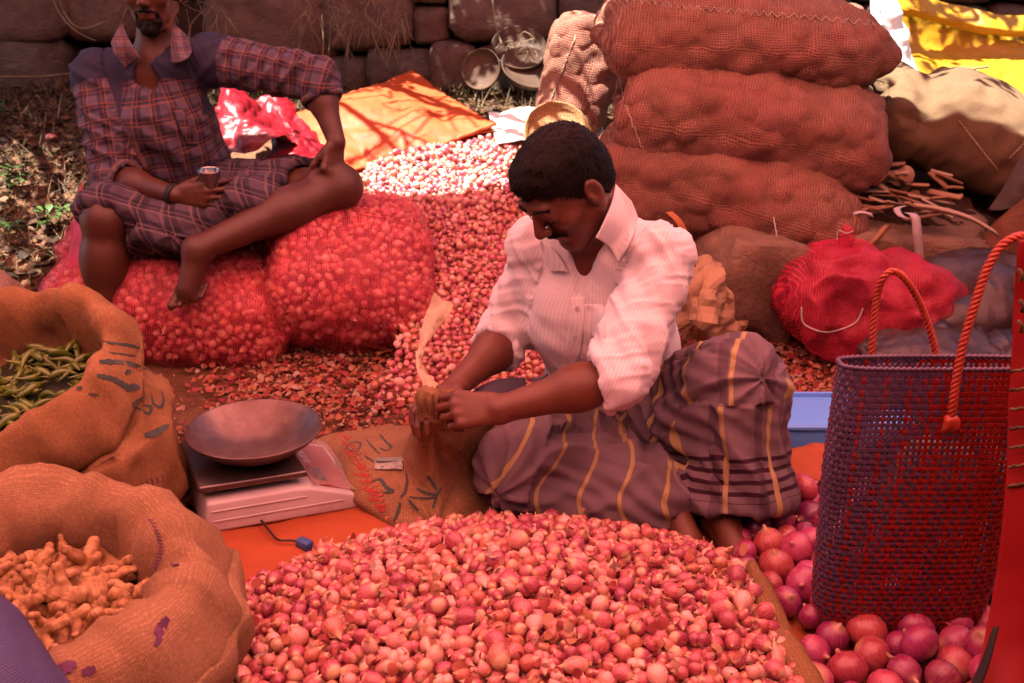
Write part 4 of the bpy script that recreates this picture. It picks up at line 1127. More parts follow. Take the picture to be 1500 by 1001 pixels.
def ink_stroke(bv, pts, w0, parent, m=None, name='stencil_mark', n=6):
    """a flat printed stroke laid on the cloth"""
    q = surf_path(bv, pts, n, .0025)
    if len(q) < 3: return
    V, F = [], []
    for i, (p, nn) in enumerate(q):
        d = (q[min(i + 1, len(q) - 1)][0] - q[max(i - 1, 0)][0])
        if d.length < 1e-7: continue
        s_ = d.normalized().cross(nn).normalized(); t = i / (len(q) - 1)
        w_ = w0 * (.55 + .45 * math.sin(t * 3.14)) * (1 + .25 * math.sin(i * 2.7)); o = len(V); V += [p - s_ * w_, p + s_ * w_]
        if o >= 2: F.append((o - 2, o - 1, o + 1, o))
    if F: obj(name, m_of((V, F)), m or M_INK, parent)
bvC = BVHTree.FromPolygons([tuple(v) for v in CH[1]], [tuple(f) for f in CH[2]])
for pts, w0 in (([(146, 530), (180, 531), (224, 543)], .0065), ([(142, 550), (165, 555), (186, 566), (200, 570)], .006), ([(184, 547), (192, 543)], .005), ([(192, 563), (204, 567), (186, 572)], .004),
                ([(214, 580), (200, 588), (196, 594), (206, 600), (218, 606), (222, 596), (212, 594)], .0035), ([(222, 578), (226, 592), (236, 596), (240, 584), (236, 572)], .0035),
                ([(212, 638), (228, 634), (246, 622)], .0075), ([(112, 570), (120, 567)], .004), ([(130, 577), (145, 579)], .002), ([(146, 500), (190, 506), (205, 510)], .003), ([(160, 516), (200, 522)], .002)):
    ink_stroke(bvC, pts, w0, CH[0])
for k in range(16):
    u = 128 + k * 7.2; v = 742 - k * 2.7
    ink_stroke(bvC, [(u, v - 5), (u + 3, v), (u + 1, v + 5)], .0016, CH[0], M_PURPLE, 'thread_band', 2)
bvG = BVHTree.FromPolygons([tuple(v) for v in GI[1]], [tuple(f) for f in GI[2]])
for k in range(15):
    u = 221 + 14 * math.sin(k * .2) ; v = 760 + k * 5
    ink_stroke(bvG, [(u - 4, v), (u, v + 2), (u + 4, v + 1)], .0014, GI[0], M_PURPLE, 'thread_band', 2)
for pts, w0 in (([(246, 905), (236, 920), (230, 932)], .007), ([(236, 932), (228, 946)], .004), ([(82, 985), (100, 975), (104, 968)], .009), ([(120, 986), (140, 980)], .006), ([(250, 828), (262, 826)], .003)):
    ink_stroke(bvG, pts, w0, GI[0], M_PURPLE, 'dye_stain')

# ------------------------------------------------------------------ jute sack being tied
def tied_sack():
    lo, hi = (-.60, 1.66, -.01), (.12, 2.36, .46); f = Field(lo, hi, .006)
    hand = at(634, 588, 1.90)
    f.ell(atz(615, 690, .035), (.20, .20, .055), .04)
    f.ell(atz(570, 655, .02), (.20, .17, .035), .05)
    f.ell(atz(640, 735, .02), (.14, .12, .045), .05)
    f.cone(atz(655, 690, .05), hand + Vector((0, .02, -.02)), .125, .028, .06)
    f.cone(atz(690, 650, .05), hand + Vector((.03, .05, -.03)), .09, .03, .05)
    f.cone(hand + Vector((0, .01, -.03)), hand + Vector((-.008, .0, .008)), .024, .024, .02)
    V, F = largest(*f.mesh()); V = relax(V, F, 2); N = vnormals(V, F)
    ax = V3(hand); rel = V - ax; ang = np.arctan2(rel[:, 1], rel[:, 0]); hgt = np.clip(1 - np.hypot(rel[:, 0], rel[:, 1]) / .26, 0, 1)
    V = V + N * (.007 * hgt * (hgt < .93) * np.sin(ang * 9 + 2 * vnoise(V, 8, 1)) + .006 * fbm(V, 9, 2, 3))[:, None]; V[:, 2] = np.maximum(V[:, 2], .009)
    t = thing('jute_sack', 'nearly empty jute sack with dark painted script gripped by the crouching man', 'sack', (-.2, 2.0, 0), 'open jute sacks')
    obj('sackcloth', mesh_np('sack', V, F), jute('jute_cloth_worn', (.40, .23, .12), (.29, .155, .08), .006, False, (.45, .17, .11)), t)
    bv = BVHTree.FromPolygons([tuple(v) for v in V], [tuple(q) for q in F])
    for pts, w0 in (([(556, 636), (566, 648), (573, 655), (566, 660), (556, 656)], .0035), ([(536, 644), (546, 655), (556, 665)], .0025), ([(505, 660), (515, 648), (528, 650), (522, 662), (508, 658)], .0022), ([(535, 668), (548, 676), (556, 671)], .003),
                    ([(545, 706), (556, 702), (566, 714), (576, 720), (560, 722)], .004), ([(594, 690), (596, 705), (592, 722), (586, 728)], .003), ([(626, 698), (632, 706), (640, 718)], .0045), ([(610, 716), (624, 722), (640, 724), (646, 714)], .003),
                    ([(586, 736), (582, 752), (576, 764)], .0035), ([(598, 732), (606, 742), (612, 748)], .0035), ([(640, 726), (634, 744)], .003), ([(600, 728), (620, 730), (640, 728)], .002)):
        ink_stroke(bv, pts, w0, t)
    rn = random.Random(3)
    for k in range(70):
        q = k / 70; u = 497 + 66 * q + rn.uniform(-9, 9); v = 632 + 118 * q + rn.uniform(-7, 7)
        ink_stroke(bv, [(u - 6, v - 3), (u, v + 2), (u + 6, v - 2)], .0011, t, M_REDTH, 'red_stitch', 2)
    for k in range(22):
        q = k / 22; u = 520 + 60 * q; v = 618 - 34 * q
        ink_stroke(bv, [(u, v - 3), (u + 2, v + 3)], .0011, t, M_PURPLE, 'seam_thread', 2)
    return bv
BV_TIED = tied_sack()
# ------------------------------------------------------------------ people
def nz(v): v = V3(v); return v / np.linalg.norm(v)
def skin_material(name, c1, c2):
    g = G(name); p = g.co()
    c = g.ramp(g.noise(9, 4, .6, p), [(.3, c1), (.7, c2)])
    c = g.mix(g.ramp(g.noise(70, 3, .6, p), [(.45, (0, 0, 0)), (.8, (.25,) * 3)]), c, tuple(q * .6 for q in c1))
    h_ = g.ma('ADD', g.noise(160, 4, .6, p), g.ma('MULTIPLY', g.noise(40, 3, .6, p), .7))
    return g.done(g.bsdf(c, .48, g.bump(h_, .22, .002), .4, Subsurface_Weight=.08, Subsurface_Radius=(.012, .004, .002)))
M_SKIN1 = skin_material('skin_deep', (.085, .026, .013), (.12, .038, .02))
M_SKIN2 = skin_material('skin_brown', (.165, .048, .024), (.215, .068, .035))
def hair_material():
    g = G('black_hair', .45); p = g.co()
    return g.done(g.bsdf(g.ramp(g.noise(60, 3, .6, p), [(.3, (.008, .005, .005)), (.7, (.018, .010, .008))]), .6, g.bump(g.noise(240, 3, .7, p), .5, .003), .12))
M_HAIR = hair_material()
class Frame:
    def __init__(s, c, fwd, up): s.c = V3(c); s.y = nz(fwd); s.x = nz(np.cross(s.y, V3(up))); s.z = np.cross(s.x, s.y); s.R = np.stack([s.x, s.y, s.z])
    def __call__(s, x, y, z): return s.c + s.x * x + s.y * y + s.z * z
    def loc(s, P): return (P - s.c) @ s.R.T
def head_sdf(f, h, neck, rn=.052):
    f.cone(h(0, -.022, -.055), neck, .052, rn + .006, .03)
    f.ell(h(0, -.012, .030), (.074, .094, .084), .02, h.R)
    f.ell(h(0, .022, -.035), (.059, .062, .082), .03, h.R)
    for s in (-1, 1):
        f.cone(h(s * .050, -.004, -.055), h(s * .014, .062, -.102), .024, .020, .02)
        f.ell(h(s * .043, .056, -.024), (.022, .022, .018), .02, h.R)
        f.ell(h(s * .030, .090, .004), (.019, .013, .011), .012, h.R, True)
        f.ell(h(s * .030, .0745, .002), (.0155, .0145, .0125), .004, h.R)
        f.ell(h(s * .0785, -.008, -.012), (.009, .021, .033), .006, h.R)
        f.ell(h(s * .0865, -.003, -.006), (.0065, .0115, .019), .003, h.R, True); f.ell(h(s * .080, .006, -.014), (.006, .006, .008), .004, h.R)
    f.ell(h(0, .066, -.104), (.022, .017, .016), .016, h.R)
    f.cone(h(-.032, .078, .024), h(.032, .078, .024), .014, .014, .016)
    f.cone(h(0, .084, .016), h(0, .108, -.026), .0085, .0125, .010)
    for s in (-1, 1): f.ell(h(s * .012, .097, -.031), (.0085, .011, .0085), .006, h.R)
    f.cone(h(-.021, .082, -.060), h(.021, .082, -.060), .0065, .0065, .006)
    f.cone(h(0, .087, -.060), h(0, .087, -.060), .008, .008, .006)
    f.cone(h(-.018, .080, -.073), h(.018, .080, -.073), .0075, .0075, .006)
def hair_mesh(h, seed, thick=.010, beard=False, nst=6500, slen=.016):
    lo, hi = h.c - .15, h.c + .15; f = Field(lo, hi, .0034)
    f.ell(h(0, -.014, .032), (.074 + thick, .094 + thick, .084 + thick * 1.25), .01, h.R)
    f.ell(h(0, -.045, -.02), (.066 + thick, .055 + thick, .07), .03, h.R)
    f.ell(h(.0, .03, .075), (.06, .055, .035 + thick * .6), .02, h.R)
    g = np.stack(np.meshgrid(*[f.lo[i] + f.h * np.arange(f.n[i]) for i in range(3)], indexing='ij'), -1)
    L = (g - h.c) @ h.R.T
    zl = np.interp(L[..., 1], [-.13, -.09, -.05, -.020, -.002, .012, .030, .055, .080, .12], [-.085, -.082, -.072, -.020, -.045, -.040, .010, .045, .058, .060])
    zl = zl + .006 * np.sin(L[..., 0] * 160) * (np.abs(L[..., 0]) < .06)
    f.D = np.maximum(f.D, (zl - L[..., 2]) * .7).astype(np.float32)
    V, F = f.mesh(); N = vnormals(V, F); V = V + N * (.0015 * fbm(V, 60, seed, 2) + .003 * fbm(V, 16, seed + 3, 2))[:, None]
    N = vnormals(V, F); rn = np.random.default_rng(seed); idx = rn.integers(0, len(V), nst)
    P, D = V[idx], N[idx]; l = h.loc(P); keep = l[:, 2] > np.interp(l[:, 1], [-.1, 0, .03, .08], [-.07, -.02, .02, .05]); P, D = P[keep], D[keep]
    flow = h.y * .55 + h.x * .25 - h.z * .2 + rn.normal(0, .35, P.shape); T = flow - D * (flow * D).sum(1, keepdims=True); T /= np.linalg.norm(T, axis=1, keepdims=True) + 1e-9
    S = np.cross(T, D); Ls = rn.uniform(.6, 1.2, len(P))[:, None] * slen; w_ = .0007
    a = P - D * .002; b = a + (T * .75 + D * .5) * Ls * .6; c = a + (T * 1.0 + D * .38) * Ls
    SV = np.concatenate([a - S * w_, a + S * w_, b + S * w_ * .8, b - S * w_ * .8, c]); n = len(P); i = np.arange(n)
    SF = np.concatenate([np.stack([i, i + n, i + 2 * n], 1), np.stack([i, i + 2 * n, i + 3 * n], 1), np.stack([i + 3 * n, i + 2 * n, i + 4 * n], 1)])
    return mesh_np('hair', V, F), mesh_np('strands', SV, SF)
def facial_hair(h, beard, seed):
    """moustache (and beard) hugging the face"""
    f = Field(h.c - .15, h.c + .16, .0034)
    for s in (-1, 1): f.cone(h(s * .002, .095, -.050), h(s * .030, .078, -.060), .0060, .0045, .004)
    if beard:
        for s in (-1, 1):
            f.cone(h(s * .030, .078, -.060), h(s * .030, .068, -.088), .0055, .008, .006)
            f.cone(h(s * .030, .066, -.088), h(0, .076, -.108), .010, .016, .01); f.cone(h(s * .028, .05, -.100), h(s * .052, .008, -.072), .010, .009, .01)
            f.cone(h(s * .052, .008, -.072), h(s * .064, .004, -.020), .009, .006, .01)
        f.cone(h(0, .088, -.086), h(0, .082, -.096), .008, .012, .006)
        for s in (-1, 1): f.cone(h(s * .020, .078, -.086), h(s * .026, .07, -.098), .008, .010, .008)
        f.ell(h(0, .066, -.116), (.030, .022, .016), .01, h.R)
    V, F = f.mesh(); N = vnormals(V, F); V = V + N * (.002 * fbm(V, 130, seed, 2))[:, None]
    return mesh_np('beard', V, F)
def hand_sdf(f, wrist, d, n, s, curl, thumb=(.5, .8, -.35), sc=1.0, tcurl=.5, spread=.10):
    """palm with four unequal fingers bending towards -n and a thumb on side s"""
    w, d, n = V3(wrist), nz(d), nz(n); s = V3(s); s = s - d * (s @ d); n = n - d * (n @ d) - s * (n @ s) / (s @ s) * 1.0; n = nz(n); s = nz(s - n * (s @ n))
    ls = [(.090, .043, .026, .021, .0092), (.094, .047, .030, .022, .0095), (.090, .043, .027, .021, .0090), (.082, .034, .021, .018, .0080)]
    offs = [.0300, .0102, -.0096, -.0285]
    for i, (m, a, b, c, r) in enumerate(ls):
        o = offs[i] * sc; r *= sc
        k0 = w + s * o * .55; kn = w + d * m * sc + s * o + n * (.002 - .002 * abs(i - 1.3))
        f.cone(k0, kn, .0135 * sc, .0118 * sc, .012, (n, .85)); f.ell(kn + n * .0015, (.0108 * sc,) * 3, .006)
        dd = nz(d + s * (offs[i] / .03) * spread); p = kn; cu = curl[i] if not np.isscalar(curl) else curl
        for j, L in enumerate((a, b, c)):
            ang = cu * (.9, 1.15, .7)[j]; M = np.array(Matrix.Rotation(-ang, 3, Vector(np.cross(dd, n) * -1)))
            ax = np.cross(dd, n); dd2 = dd * math.cos(ang) - n_perp(dd, n, ax) * math.sin(ang); n_ = n_perp(dd, n, ax) * math.cos(ang) + dd * math.sin(ang)
            dd, n = nz(dd2), nz(n_)
            q = p + dd * L * sc; f.cone(p, q, r, r * .90, .0035); r *= .92; p = q
        n = nz(np.cross(s, d)) if nz(np.cross(s, d)) @ V3(n0(n, d, s)) > 0 else -nz(np.cross(s, d))
        n = N0[0]
    tb = w + d * .022 * sc + s * .020 * sc; td = nz(d * thumb[0] + s * thumb[1] + N0[0] * thumb[2]); p = tb
    f.cone(w + d * .01, tb + td * .02, .014 * sc, .015 * sc, .012)
    for j, (L, r0, r1) in enumerate(((.042, .0155, .0125), (.032, .012, .0108), (.026, .0108, .0080))):
        q = p + td * L * sc; f.cone(p, q, r0 * sc, r1 * sc, .006); p = q
        td = nz(td * math.cos(tcurl * .5) + (d * .75 - N0[0] * .35) * math.sin(tcurl * .5))
N0 = [None]
def n_perp(dd, n, ax): return nz(n - dd * (n @ dd))
def n0(n, d, s): return n
_hand = hand_sdf
def hand_sdf(f, wrist, d, n, s, *a, **k):
    dd = nz(d); ss = V3(s); ss = nz(ss - dd * (ss @ dd)); nn = np.cross(ss, dd); nn = nn if nn @ V3(n) > 0 else -nn
    N0[0] = nn; _hand(f, wrist, dd, nn, ss, *a, **k)
def foot_sdf(f, ankle, d, up, side=1, sc=1.0):
    a, d, up = V3(ankle), nz(d), V3(up); up = nz(up - d * (up @ d)); s = np.cross(d, up) * side
    f.ell(a - up * .045 * sc - d * .035 * sc, (.031 * sc,) * 3, .02); f.cone(a, a - up * .04 - d * .03, .036 * sc, .032 * sc, .02)
    f.cone(a + up * .0, a + d * .11 * sc - up * .042 * sc, .036 * sc, .028 * sc, .025)
    f.cone(a - d * .03 - up * .055 * sc, a + d * .12 * sc - up * .058 * sc, .026 * sc, .030 * sc, .02, (up, .7))
    for i, (o, L, r) in enumerate(((.032, .060, .0125), (.0095, .060, .0085), (-.0095, .053, .0082), (-.0275, .045, .0078), (-.043, .036, .0072))):
        b = a + d * (.125 - .008 * i) * sc + s * o * sc - up * .060 * sc
        f.cone(b - d * .02, b + d * L * .7 * sc, r * 1.0 * sc, r * .95 * sc, .003); f.ell(b + d * L * .7 * sc, (r * 1.08 * sc,) * 3, .002)
def bone_param(V, bones):
    """nearest bone: index, distance along (m), arc length round it (m)"""
    best = np.full(len(V), 1e9); idx = np.zeros(len(V), int); al = np.zeros(len(V)); ar = np.zeros(len(V))
    for i, (a, b, ra, rb, ref, w0) in enumerate(bones):
        a, b = V3(a), V3(b); L = np.linalg.norm(b - a); ax = (b - a) / L; p = V - a; t = np.clip(p @ ax / L, 0, 1)
        q = p - np.outer(t * L, ax); d = np.linalg.norm(q, axis=1) / (ra + (rb - ra) * t)
        e1 = nz(V3(ref) - ax * (V3(ref) @ ax)); e2 = np.cross(ax, e1)
        th = np.arctan2(q @ e2, q @ e1); m = d < best
        best[m] = d[m]; idx[m] = i; al[m] = (p @ ax)[m] + w0; ar[m] = th[m] * (ra + rb) / 2
    return idx, al, ar
def ridges(al, ar, fa, fr, seed): return 1 - 2 * np.abs(fbm(np.stack([al * fa, ar * fr, np.full(len(al), seed * 3.7)], 1), 1.0, seed, 2))
def xattr(o):
    me = o.data; n = len(me.vertices); co = np.empty(n * 3, np.float32); me.vertices.foreach_get('co', co); co = co.reshape(-1, 3)
    for nm, ar in (('pu', co[:, 0] + .5 * co[:, 1]), ('pv', co[:, 2])):
        a = me.attributes.new(nm, 'FLOAT', 'POINT'); a.data.foreach_set('value', np.ascontiguousarray(ar))
def collar(bv, base, up, fwd, r0, drop, tipdrop, open_deg, side, name_mat, parent, off=.006):
    """one half of a turned-down collar from the nape to its point, resting on the shirt"""
    up, fwd = nz(up), nz(fwd); fwd = nz(fwd - up * (fwd @ up)); sx = np.cross(fwd, up) * side
    rows = []
    for k in range(7):
        t = k / 6; a = math.pi + (R_(open_deg) - math.pi) * t        # angle from front
        d = fwd * math.cos(a) + sx * math.sin(a)
        dr = drop + (tipdrop - drop) * max(0, (t - .45) / .55) ** 1.5; out = .030 + .030 * max(0, (t - .45) / .55)
        top = V3(base) + d * r0 + up * (.022 - .045 * t); mid = V3(base) + d * (r0 + out * .55) + up * (.012 - .045 * t - dr * .35); low = V3(base) + d * (r0 + out) + up * (-.045 * t - dr)
        pts = [Vector(top)]
        for q, o in ((mid, off + .004), (low, off)):
            pv = Vector(q); o0 = Vector(q + d * .10 + up * .12); dr_ = (pv - o0).normalized(); n_ = bv.ray_cast(o0, dr_)
            if n_[0] is not None and abs((n_[0] - pv).length) < .05: pv = n_[0] - dr_ * o
            pts.append(pv)
        rows.append(pts)
    xattr(obj('collar_flap', patch(rows, 12, 40, .0008, 20, 3, .003), name_mat, parent))
def cloth_cap(V, F, path_r): pass

# ================================================================== the man tying the sack
def man_pale():
    T = thing('person', 'person in a pale striped shirt and checked lungi tying a jute sack', 'person', (.25, 2.25, 0), 'people at the onion stall')
    pel, chest, neck = A(.265, 2.33, .14), V3(at(872, 440, 2.17)), V3(at(884, 318, 2.13))
    shL, shR = V3(at(972, 378, 2.04)), V3(at(786, 362, 2.19))
    elL, wrL = V3(at(903, 553, 1.86)), V3(at(733, 600, 1.835))
    elR, wrR = V3(at(747, 492, 2.23)), V3(at(668, 566, 2.03))
    hL, hR = A(.35, 2.32, .125), A(.16, 2.31, .125)
    knL, anL = V3(at(1078, 566, 1.99)), V3(at(1052, 762, 1.915))
    knR, anR = V3(at(762, 690, 1.985)), V3(at(968, 752, 1.94))
    h = Frame(at(826, 271, 2.03), (-.62, -.46, -.74), (0, 0, 1)); fw = nz(A(-.35, -.9, .1))
    # body
    f = Field((-.26, 1.70, -.02), (.66, 2.56, .93), .0036)
    head_sdf(f, h, neck + A(0, .01, -.03))
    f.cone(pel, chest, .125, .13, .05, (fw, .72)); f.cone(chest, neck + A(0, .01, -.07), .125, .07, .05, (fw, .75)); f.cone(shR, shL, .052, .052, .06)
    for s, e, w_ in ((shL, elL, wrL), (shR, elR, wrR)):
        f.cone(s, e, .047, .041, .03); f.cone(e, e + (w_ - e) * .35, .041, .043, .02); f.cone(e + (w_ - e) * .3, w_, .043, .027, .03)
    hand_sdf(f, wrL + A(.004, 0, 0), (-1, .04, -.02), (.05, -.8, .6), (0, .6, .8), (.72, .80, .86, .92), (.9, .10, -.75), 1.0, .5, .02)
    hand_sdf(f, wrR, (-.50, -.66, .04), (-.45, .25, .85), (.75, -.5, .2), (.5, .55, .6, .6), (.7, .6, -.4))
    for a, k, n_, r in ((hL, knL, anL, 1), (hR, knR, anR, 1)): f.cone(a, k, .075, .055, .03); f.cone(k, n_, .055, .036, .03)
    foot_sdf(f, anL + A(0, 0, .035), (.18, -.9, -.06), (0, 0, 1), -1, .95); foot_sdf(f, anR + A(.01, 0, .04), (.32, -.85, -.05), (0, 0, 1), 1, .95)
    V, F = f.mesh(); V = relax(V, F, 1, .4); V[:, 2] = np.maximum(V[:, 2], .012)
    obj('body', mesh_np('body', V, F), M_SKIN2, T)
    hm, hs = hair_mesh(h, 71, .0065, nst=9000, slen=.013); ho = obj('hair', hm, M_HAIR, T); obj('hair_strands', hs, M_HAIR, ho, 'stuff')
    obj('moustache', facial_hair(h, False, 5), M_HAIR, T)
    for s in (-1, 1):
        obj('eyebrow', m_of(tube(smooth_path([Vector(h(s * .012, .0935, .026)), Vector(h(s * .030, .0915, .032)), Vector(h(s * .048, .078, .026))], 5), .0036, 6)), M_HAIR, T)
        obj('eyelashes', m_of(tube(smooth_path([Vector(h(s * .018, .0865, -.006)), Vector(h(s * .030, .0895, -.009)), Vector(h(s * .043, .083, -.005))], 5), .0013, 5)), M_HAIR, T)
    # shirt
    f = Field((-.12, 1.76, .08), (.52, 2.56, .80), .0046)
    wst = pel + A(0, 0, .05)
    f.cone(wst, chest, .166, .163, .05, (fw, .76)); f.cone(chest, neck + A(.0, .015, -.065), .160, .083, .06, (fw, .80)); f.cone(shR + A(.02, .0, .006), shL + A(-.02, 0, .006), .055, .056, .06)
    f.ell(wst + fw * .06 + A(0, 0, -.0), (.15, .13, .085), .05)
    f.cone(shL, elL + (shL - elL) * .02, .064, .065, .03); f.cone(shR, elR + (shR - elR) * .08, .061, .057, .03)
    f.cone(elL, elL + (wrL - elL) * .10, .066, .064, .02); f.cone(elR + (shR - elR) * .1, elR + (wrR - elR) * .30, .060, .056, .02)
    # sleeve mouths
    dL, dR = nz(wrL - elL), nz(wrR - elR)
    f.cut(elL + dL * .035, dL, .006, (elL + dL * .10, .115)); f.cut(elR + dR * .062, dR, .006, (elR + dR * .13, .105))
    f.cone(elL - dL * .02, elL + dL * .15, .050, .050, .0, None, True); f.cone(elR + dR * .03, elR + dR * .18, .047, .047, .0, None, True)
    # neck opening and the open V at the front
    f.cone(neck + A(-.005, .0, -.05), neck + A(-.045, -.05, .13), .060, .085, .012, None, True)
    vt = V3(at(848, 430, 2.055)); f.cone(neck + fw * .075 + A(-.01, 0, -.02), vt, .050, .010, .006, None, True)
    f.cut((.2, 2.2, .185), (.05, -.12, -1), .01)
    V, F = f.mesh(); V = relax(V, F, 2, .5); N = vnormals(V, F)
    bones = [(wst, neck, .16, .13, fw, 0), (shL, elL, .074, .068, fw, 0), (shR, elR, .07, .058, fw, 0)]
    idx, al, ar = bone_param(V, bones); sl = idx > 0
    w_ = np.where(sl, .0065 * ridges(al + ar * .8, ar, 17, 7, 3) + .003 * ridges(al - ar * .6, ar, 30, 9, 5), .0050 * ridges(al * .35, ar + al * .45, 9, 13, 4) + .0028 * ridges(al + ar * .7, ar, 14, 8, 6) + .003 * fbm(V, 12, 8, 2))
    V = V + N * (1.35 * w_)[:, None]
    me = mesh_np('shirt', V, F, {'pu': ar, 'pv': al})
    g = G('pale_striped_cotton', 1); pu = g.attr('pu')
    c = g.mix(g.ma('MULTIPLY', g.stripe(pu, .0075, .0022, soft=.5), .32), (.66, .62, .63), (.42, .33, .36))
    c = g.mix(g.ramp(g.noise(5, 4, .6, g.co()), [(.5, (0, 0, 0)), (.8, (.25,) * 3)]), c, (.52, .45, .43))
    fab = g.ma('MULTIPLY', g.noise(400, 2, .5, g.co()), .5)
    M_SH = g.done(g.n('MixShader', 0, None, Fac=.12, i1=g.bsdf(c, .8, g.bump(fab, .25, .001, g.bump(g.noise(30, 4, .6, g.co()), .3, .006)), .2), i2=g.n('BsdfTranslucent', 0, None, Color=c)))
    sh = obj('shirt', me, M_SH, T)
    bv = BVHTree.FromPolygons([tuple(v) for v in V], [tuple(q) for q in F])
    def on(u, v, off=.006, Y=2.0):
        d = ray(u, v).normalized(); q = bv.ray_cast(Vector((0, 0, CAM_Z)), d)
        return (q[0] - d * off) if q[0] is not None and abs(q[0].y - Y) < .14 else at(u, v, Y)
    # collar: stand and two pointed flaps
    cf = [[at(902, 272, 2.125), on(922, 292, .016, 2.06), on(932, 318, .012, 2.03)], [on(890, 312, .018, 2.0), on(914, 334, .018, 2.0), on(924, 354, .010, 1.99)], [on(872, 348, .016, 1.97), on(892, 362, .015, 1.97), on(906, 384, .009, 1.95)]]
    xattr(obj('collar_flap', patch(cf, 18, 18, .001, 20, 3, .0035), M_SH, sh))
    cf = [[at(790, 352, 2.10), on(796, 358, .014, 2.05), on(806, 360, .014, 2.02)], [on(798, 376, .012, 2.03), on(808, 378, .013, 2.01), on(820, 376, .014, 2.0)], [on(808, 398, .008, 2.0), on(818, 397, .010, 2.0), on(832, 398, .010, 1.99)]]
    xattr(obj('collar_flap', patch(cf, 14, 14, .001, 20, 4, .0035), M_SH, sh))
    pl = [[on(846 + (-(k * k) * .30) + o, 436 + k * 17, .0015, 2.0) for o in (-11, 0, 11)] for k in range(11)]
    xattr(obj('placket', patch(pl, 8, 40, .0006, 20, 5, .0015), M_SH, sh))
    pk = [[on(u, v, .0015, 1.98) for u in (852, 869, 886)] for v in (446, 470, 494)]
    pk = [[p + Vector((0, 0, 0)) for p in r] for r in pk]; xattr(obj('pocket', patch(pk, 12, 12, .0008, 20, 6, .0015), M_SH, sh))
    mb = simple('shirt_button', (.6, .52, .5), (.7, .62, .6), .3, 30, 0)
    for (u, v) in ((845, 452), (841, 494), (829, 540), (812, 588)):
        p = on(u, v, .005, 2.0); P = [p + Vector((math.cos(a) * .0045, -.002, math.sin(a) * .0052)) for a in np.linspace(0, 6.283, 10, endpoint=False)]
        V2 = P + [q + Vector((0, -.002, .001)) for q in P]; obj('button', m_of((V2, [tuple(range(10))[::-1], tuple(range(10, 20))] + [(i, (i + 1) % 10, 10 + (i + 1) % 10, 10 + i) for i in range(10)]), smooth=False), mb, sh)
    # rolled cuffs
    for c0, d0, r0, sd in ((elL + dL * .030, dL, .060, 1), (elR + dR * .058, dR, .054, 2)):
        e1 = nz(np.cross(d0, A(0, 0, 1))); e2 = np.cross(d0, e1); P = []
        for k in range(30):
            a = k / 30 * 6.2832; rr = r0 * (1 + .07 * math.sin(a * 3 + sd) + .04 * math.sin(a * 7 + sd * 2)); P.append(Vector(c0 + (e1 * math.cos(a) + e2 * math.sin(a)) * rr + d0 * .006 * math.sin(a * 4 + sd)))
        VV, FF = tube(P, [.0085 + .003 * math.sin(k * 1.9 + sd) for k in range(30)], 8, True); obj('rolled_cuff', m_of((VV, FF)), M_SH, sh)
    # lungi
    f = Field((-.14, 1.74, -.005), (.68, 2.58, .50), .0052)
    f.ell(pel + A(0, .0, -.02), (.185, .16, .125), .06)
    f.cone(hR, knR + A(.02, .0, .012), .115, .098, .05); f.cone(knR + A(.02, -.005, .0), anR + A(-.02, 0, .04), .096, .074, .05)
    f.cone(hL, knL, .112, .092, .05); hem = V3(at(1082, 716, 1.93)); f.cone(knL, hem, .088, .098, .05); f.cone(hem, hem + (hem - knL) * .12, .098, .104, .02)
    f.cone(hL + A(-.06, -.06, .0), knL + A(-.10, .02, -.10), .07, .05, .07)
    f.ell(A(.31, 2.02, .085), (.10, .11, .065), .05); f.ell(A(.17, 2.08, .09), (.16, .14, .075), .05)
    f.cut(hem + nz(hem - knL) * .035, hem - knL, .006, (hem + nz(hem - knL) * .10, .17)); f.cone(hem - nz(hem - knL) * .05, hem + nz(hem - knL) * .2, .082, .095, .004, None, True)
    V, F = f.mesh(); V = relax(V, F, 2, .5); N = vnormals(V, F)
    bones = [(hR, knR, .115, .098, (0, 0, 1), 0), (knR, anR, .096, .074, (0, 0, 1), .10), (hL, knL, .112, .092, (.5, -1, .5), 0), (knL, hem, .088, .098, (.4, -1, 0), .02)]
    idx, al, ar = bone_param(V, bones); leg = (idx >= 2).astype(float); shin = (idx == 3).astype(float)
    w_ = .013 * ridges(al * .55, ar + al * .5, 10, 11, 12) + .008 * ridges(al + ar, ar, 8, 18, 13) + .005 * fbm(V, 8, 14, 2)
    alR, arR = V[:, 0] - .75 * np.sqrt((V[:, 2] - .11) ** 2 + .0008), V[:, 2] * 1.1 - .25 * (V[:, 1] - 2) + .1 * V[:, 0]
    alL, arL = np.where(idx == 3, al, V[:, 1] - 2 + .3 * V[:, 0]), np.where(idx == 3, ar + .03, V[:, 0] - .42 * (V[:, 1] - 2.0) + .12 * (V[:, 2] - .2))
    near = np.exp(-np.linalg.norm(V - A(.30, 2.05, .14), axis=1) / .12); w_ = w_ + near * .016 * np.sin((V[:, 0] * .5 + V[:, 2]) * 150 + 3 * vnoise(V, 9, 3))
    V = V + N * w_[:, None]; V[:, 2] = np.maximum(V[:, 2], .008)
    g = G('checked_lungi_cotton'); pu, pv, lg, sn = g.attr('pu'), g.attr('pv'), g.attr('leg'), g.attr('shin'); p = g.co()
    wob = g.ma('MULTIPLY', g.ma('SUBTRACT', g.noise(6, 3, .5, p), .5), .018); pu = g.ma('ADD', pu, wob); pv = g.ma('ADD', pv, wob)
    base = g.ramp(g.noise(8, 4, .6, p), [(.3, (.19, .125, .15)), (.7, (.26, .18, .205))])
    yR = g.stripe(pv, .088, .0095, .15); mR = g.ma('MULTIPLY', g.stripe(pu, .30, .045, .15), .85); y2R = g.ma('MULTIPLY', g.stripe(pu, .30, .009, .42), .0)
    yL = g.stripe(pu, .10, .0095, .40); mL = g.ma('MULTIPLY', g.stripe(pu, .09, .022, .05), .45)
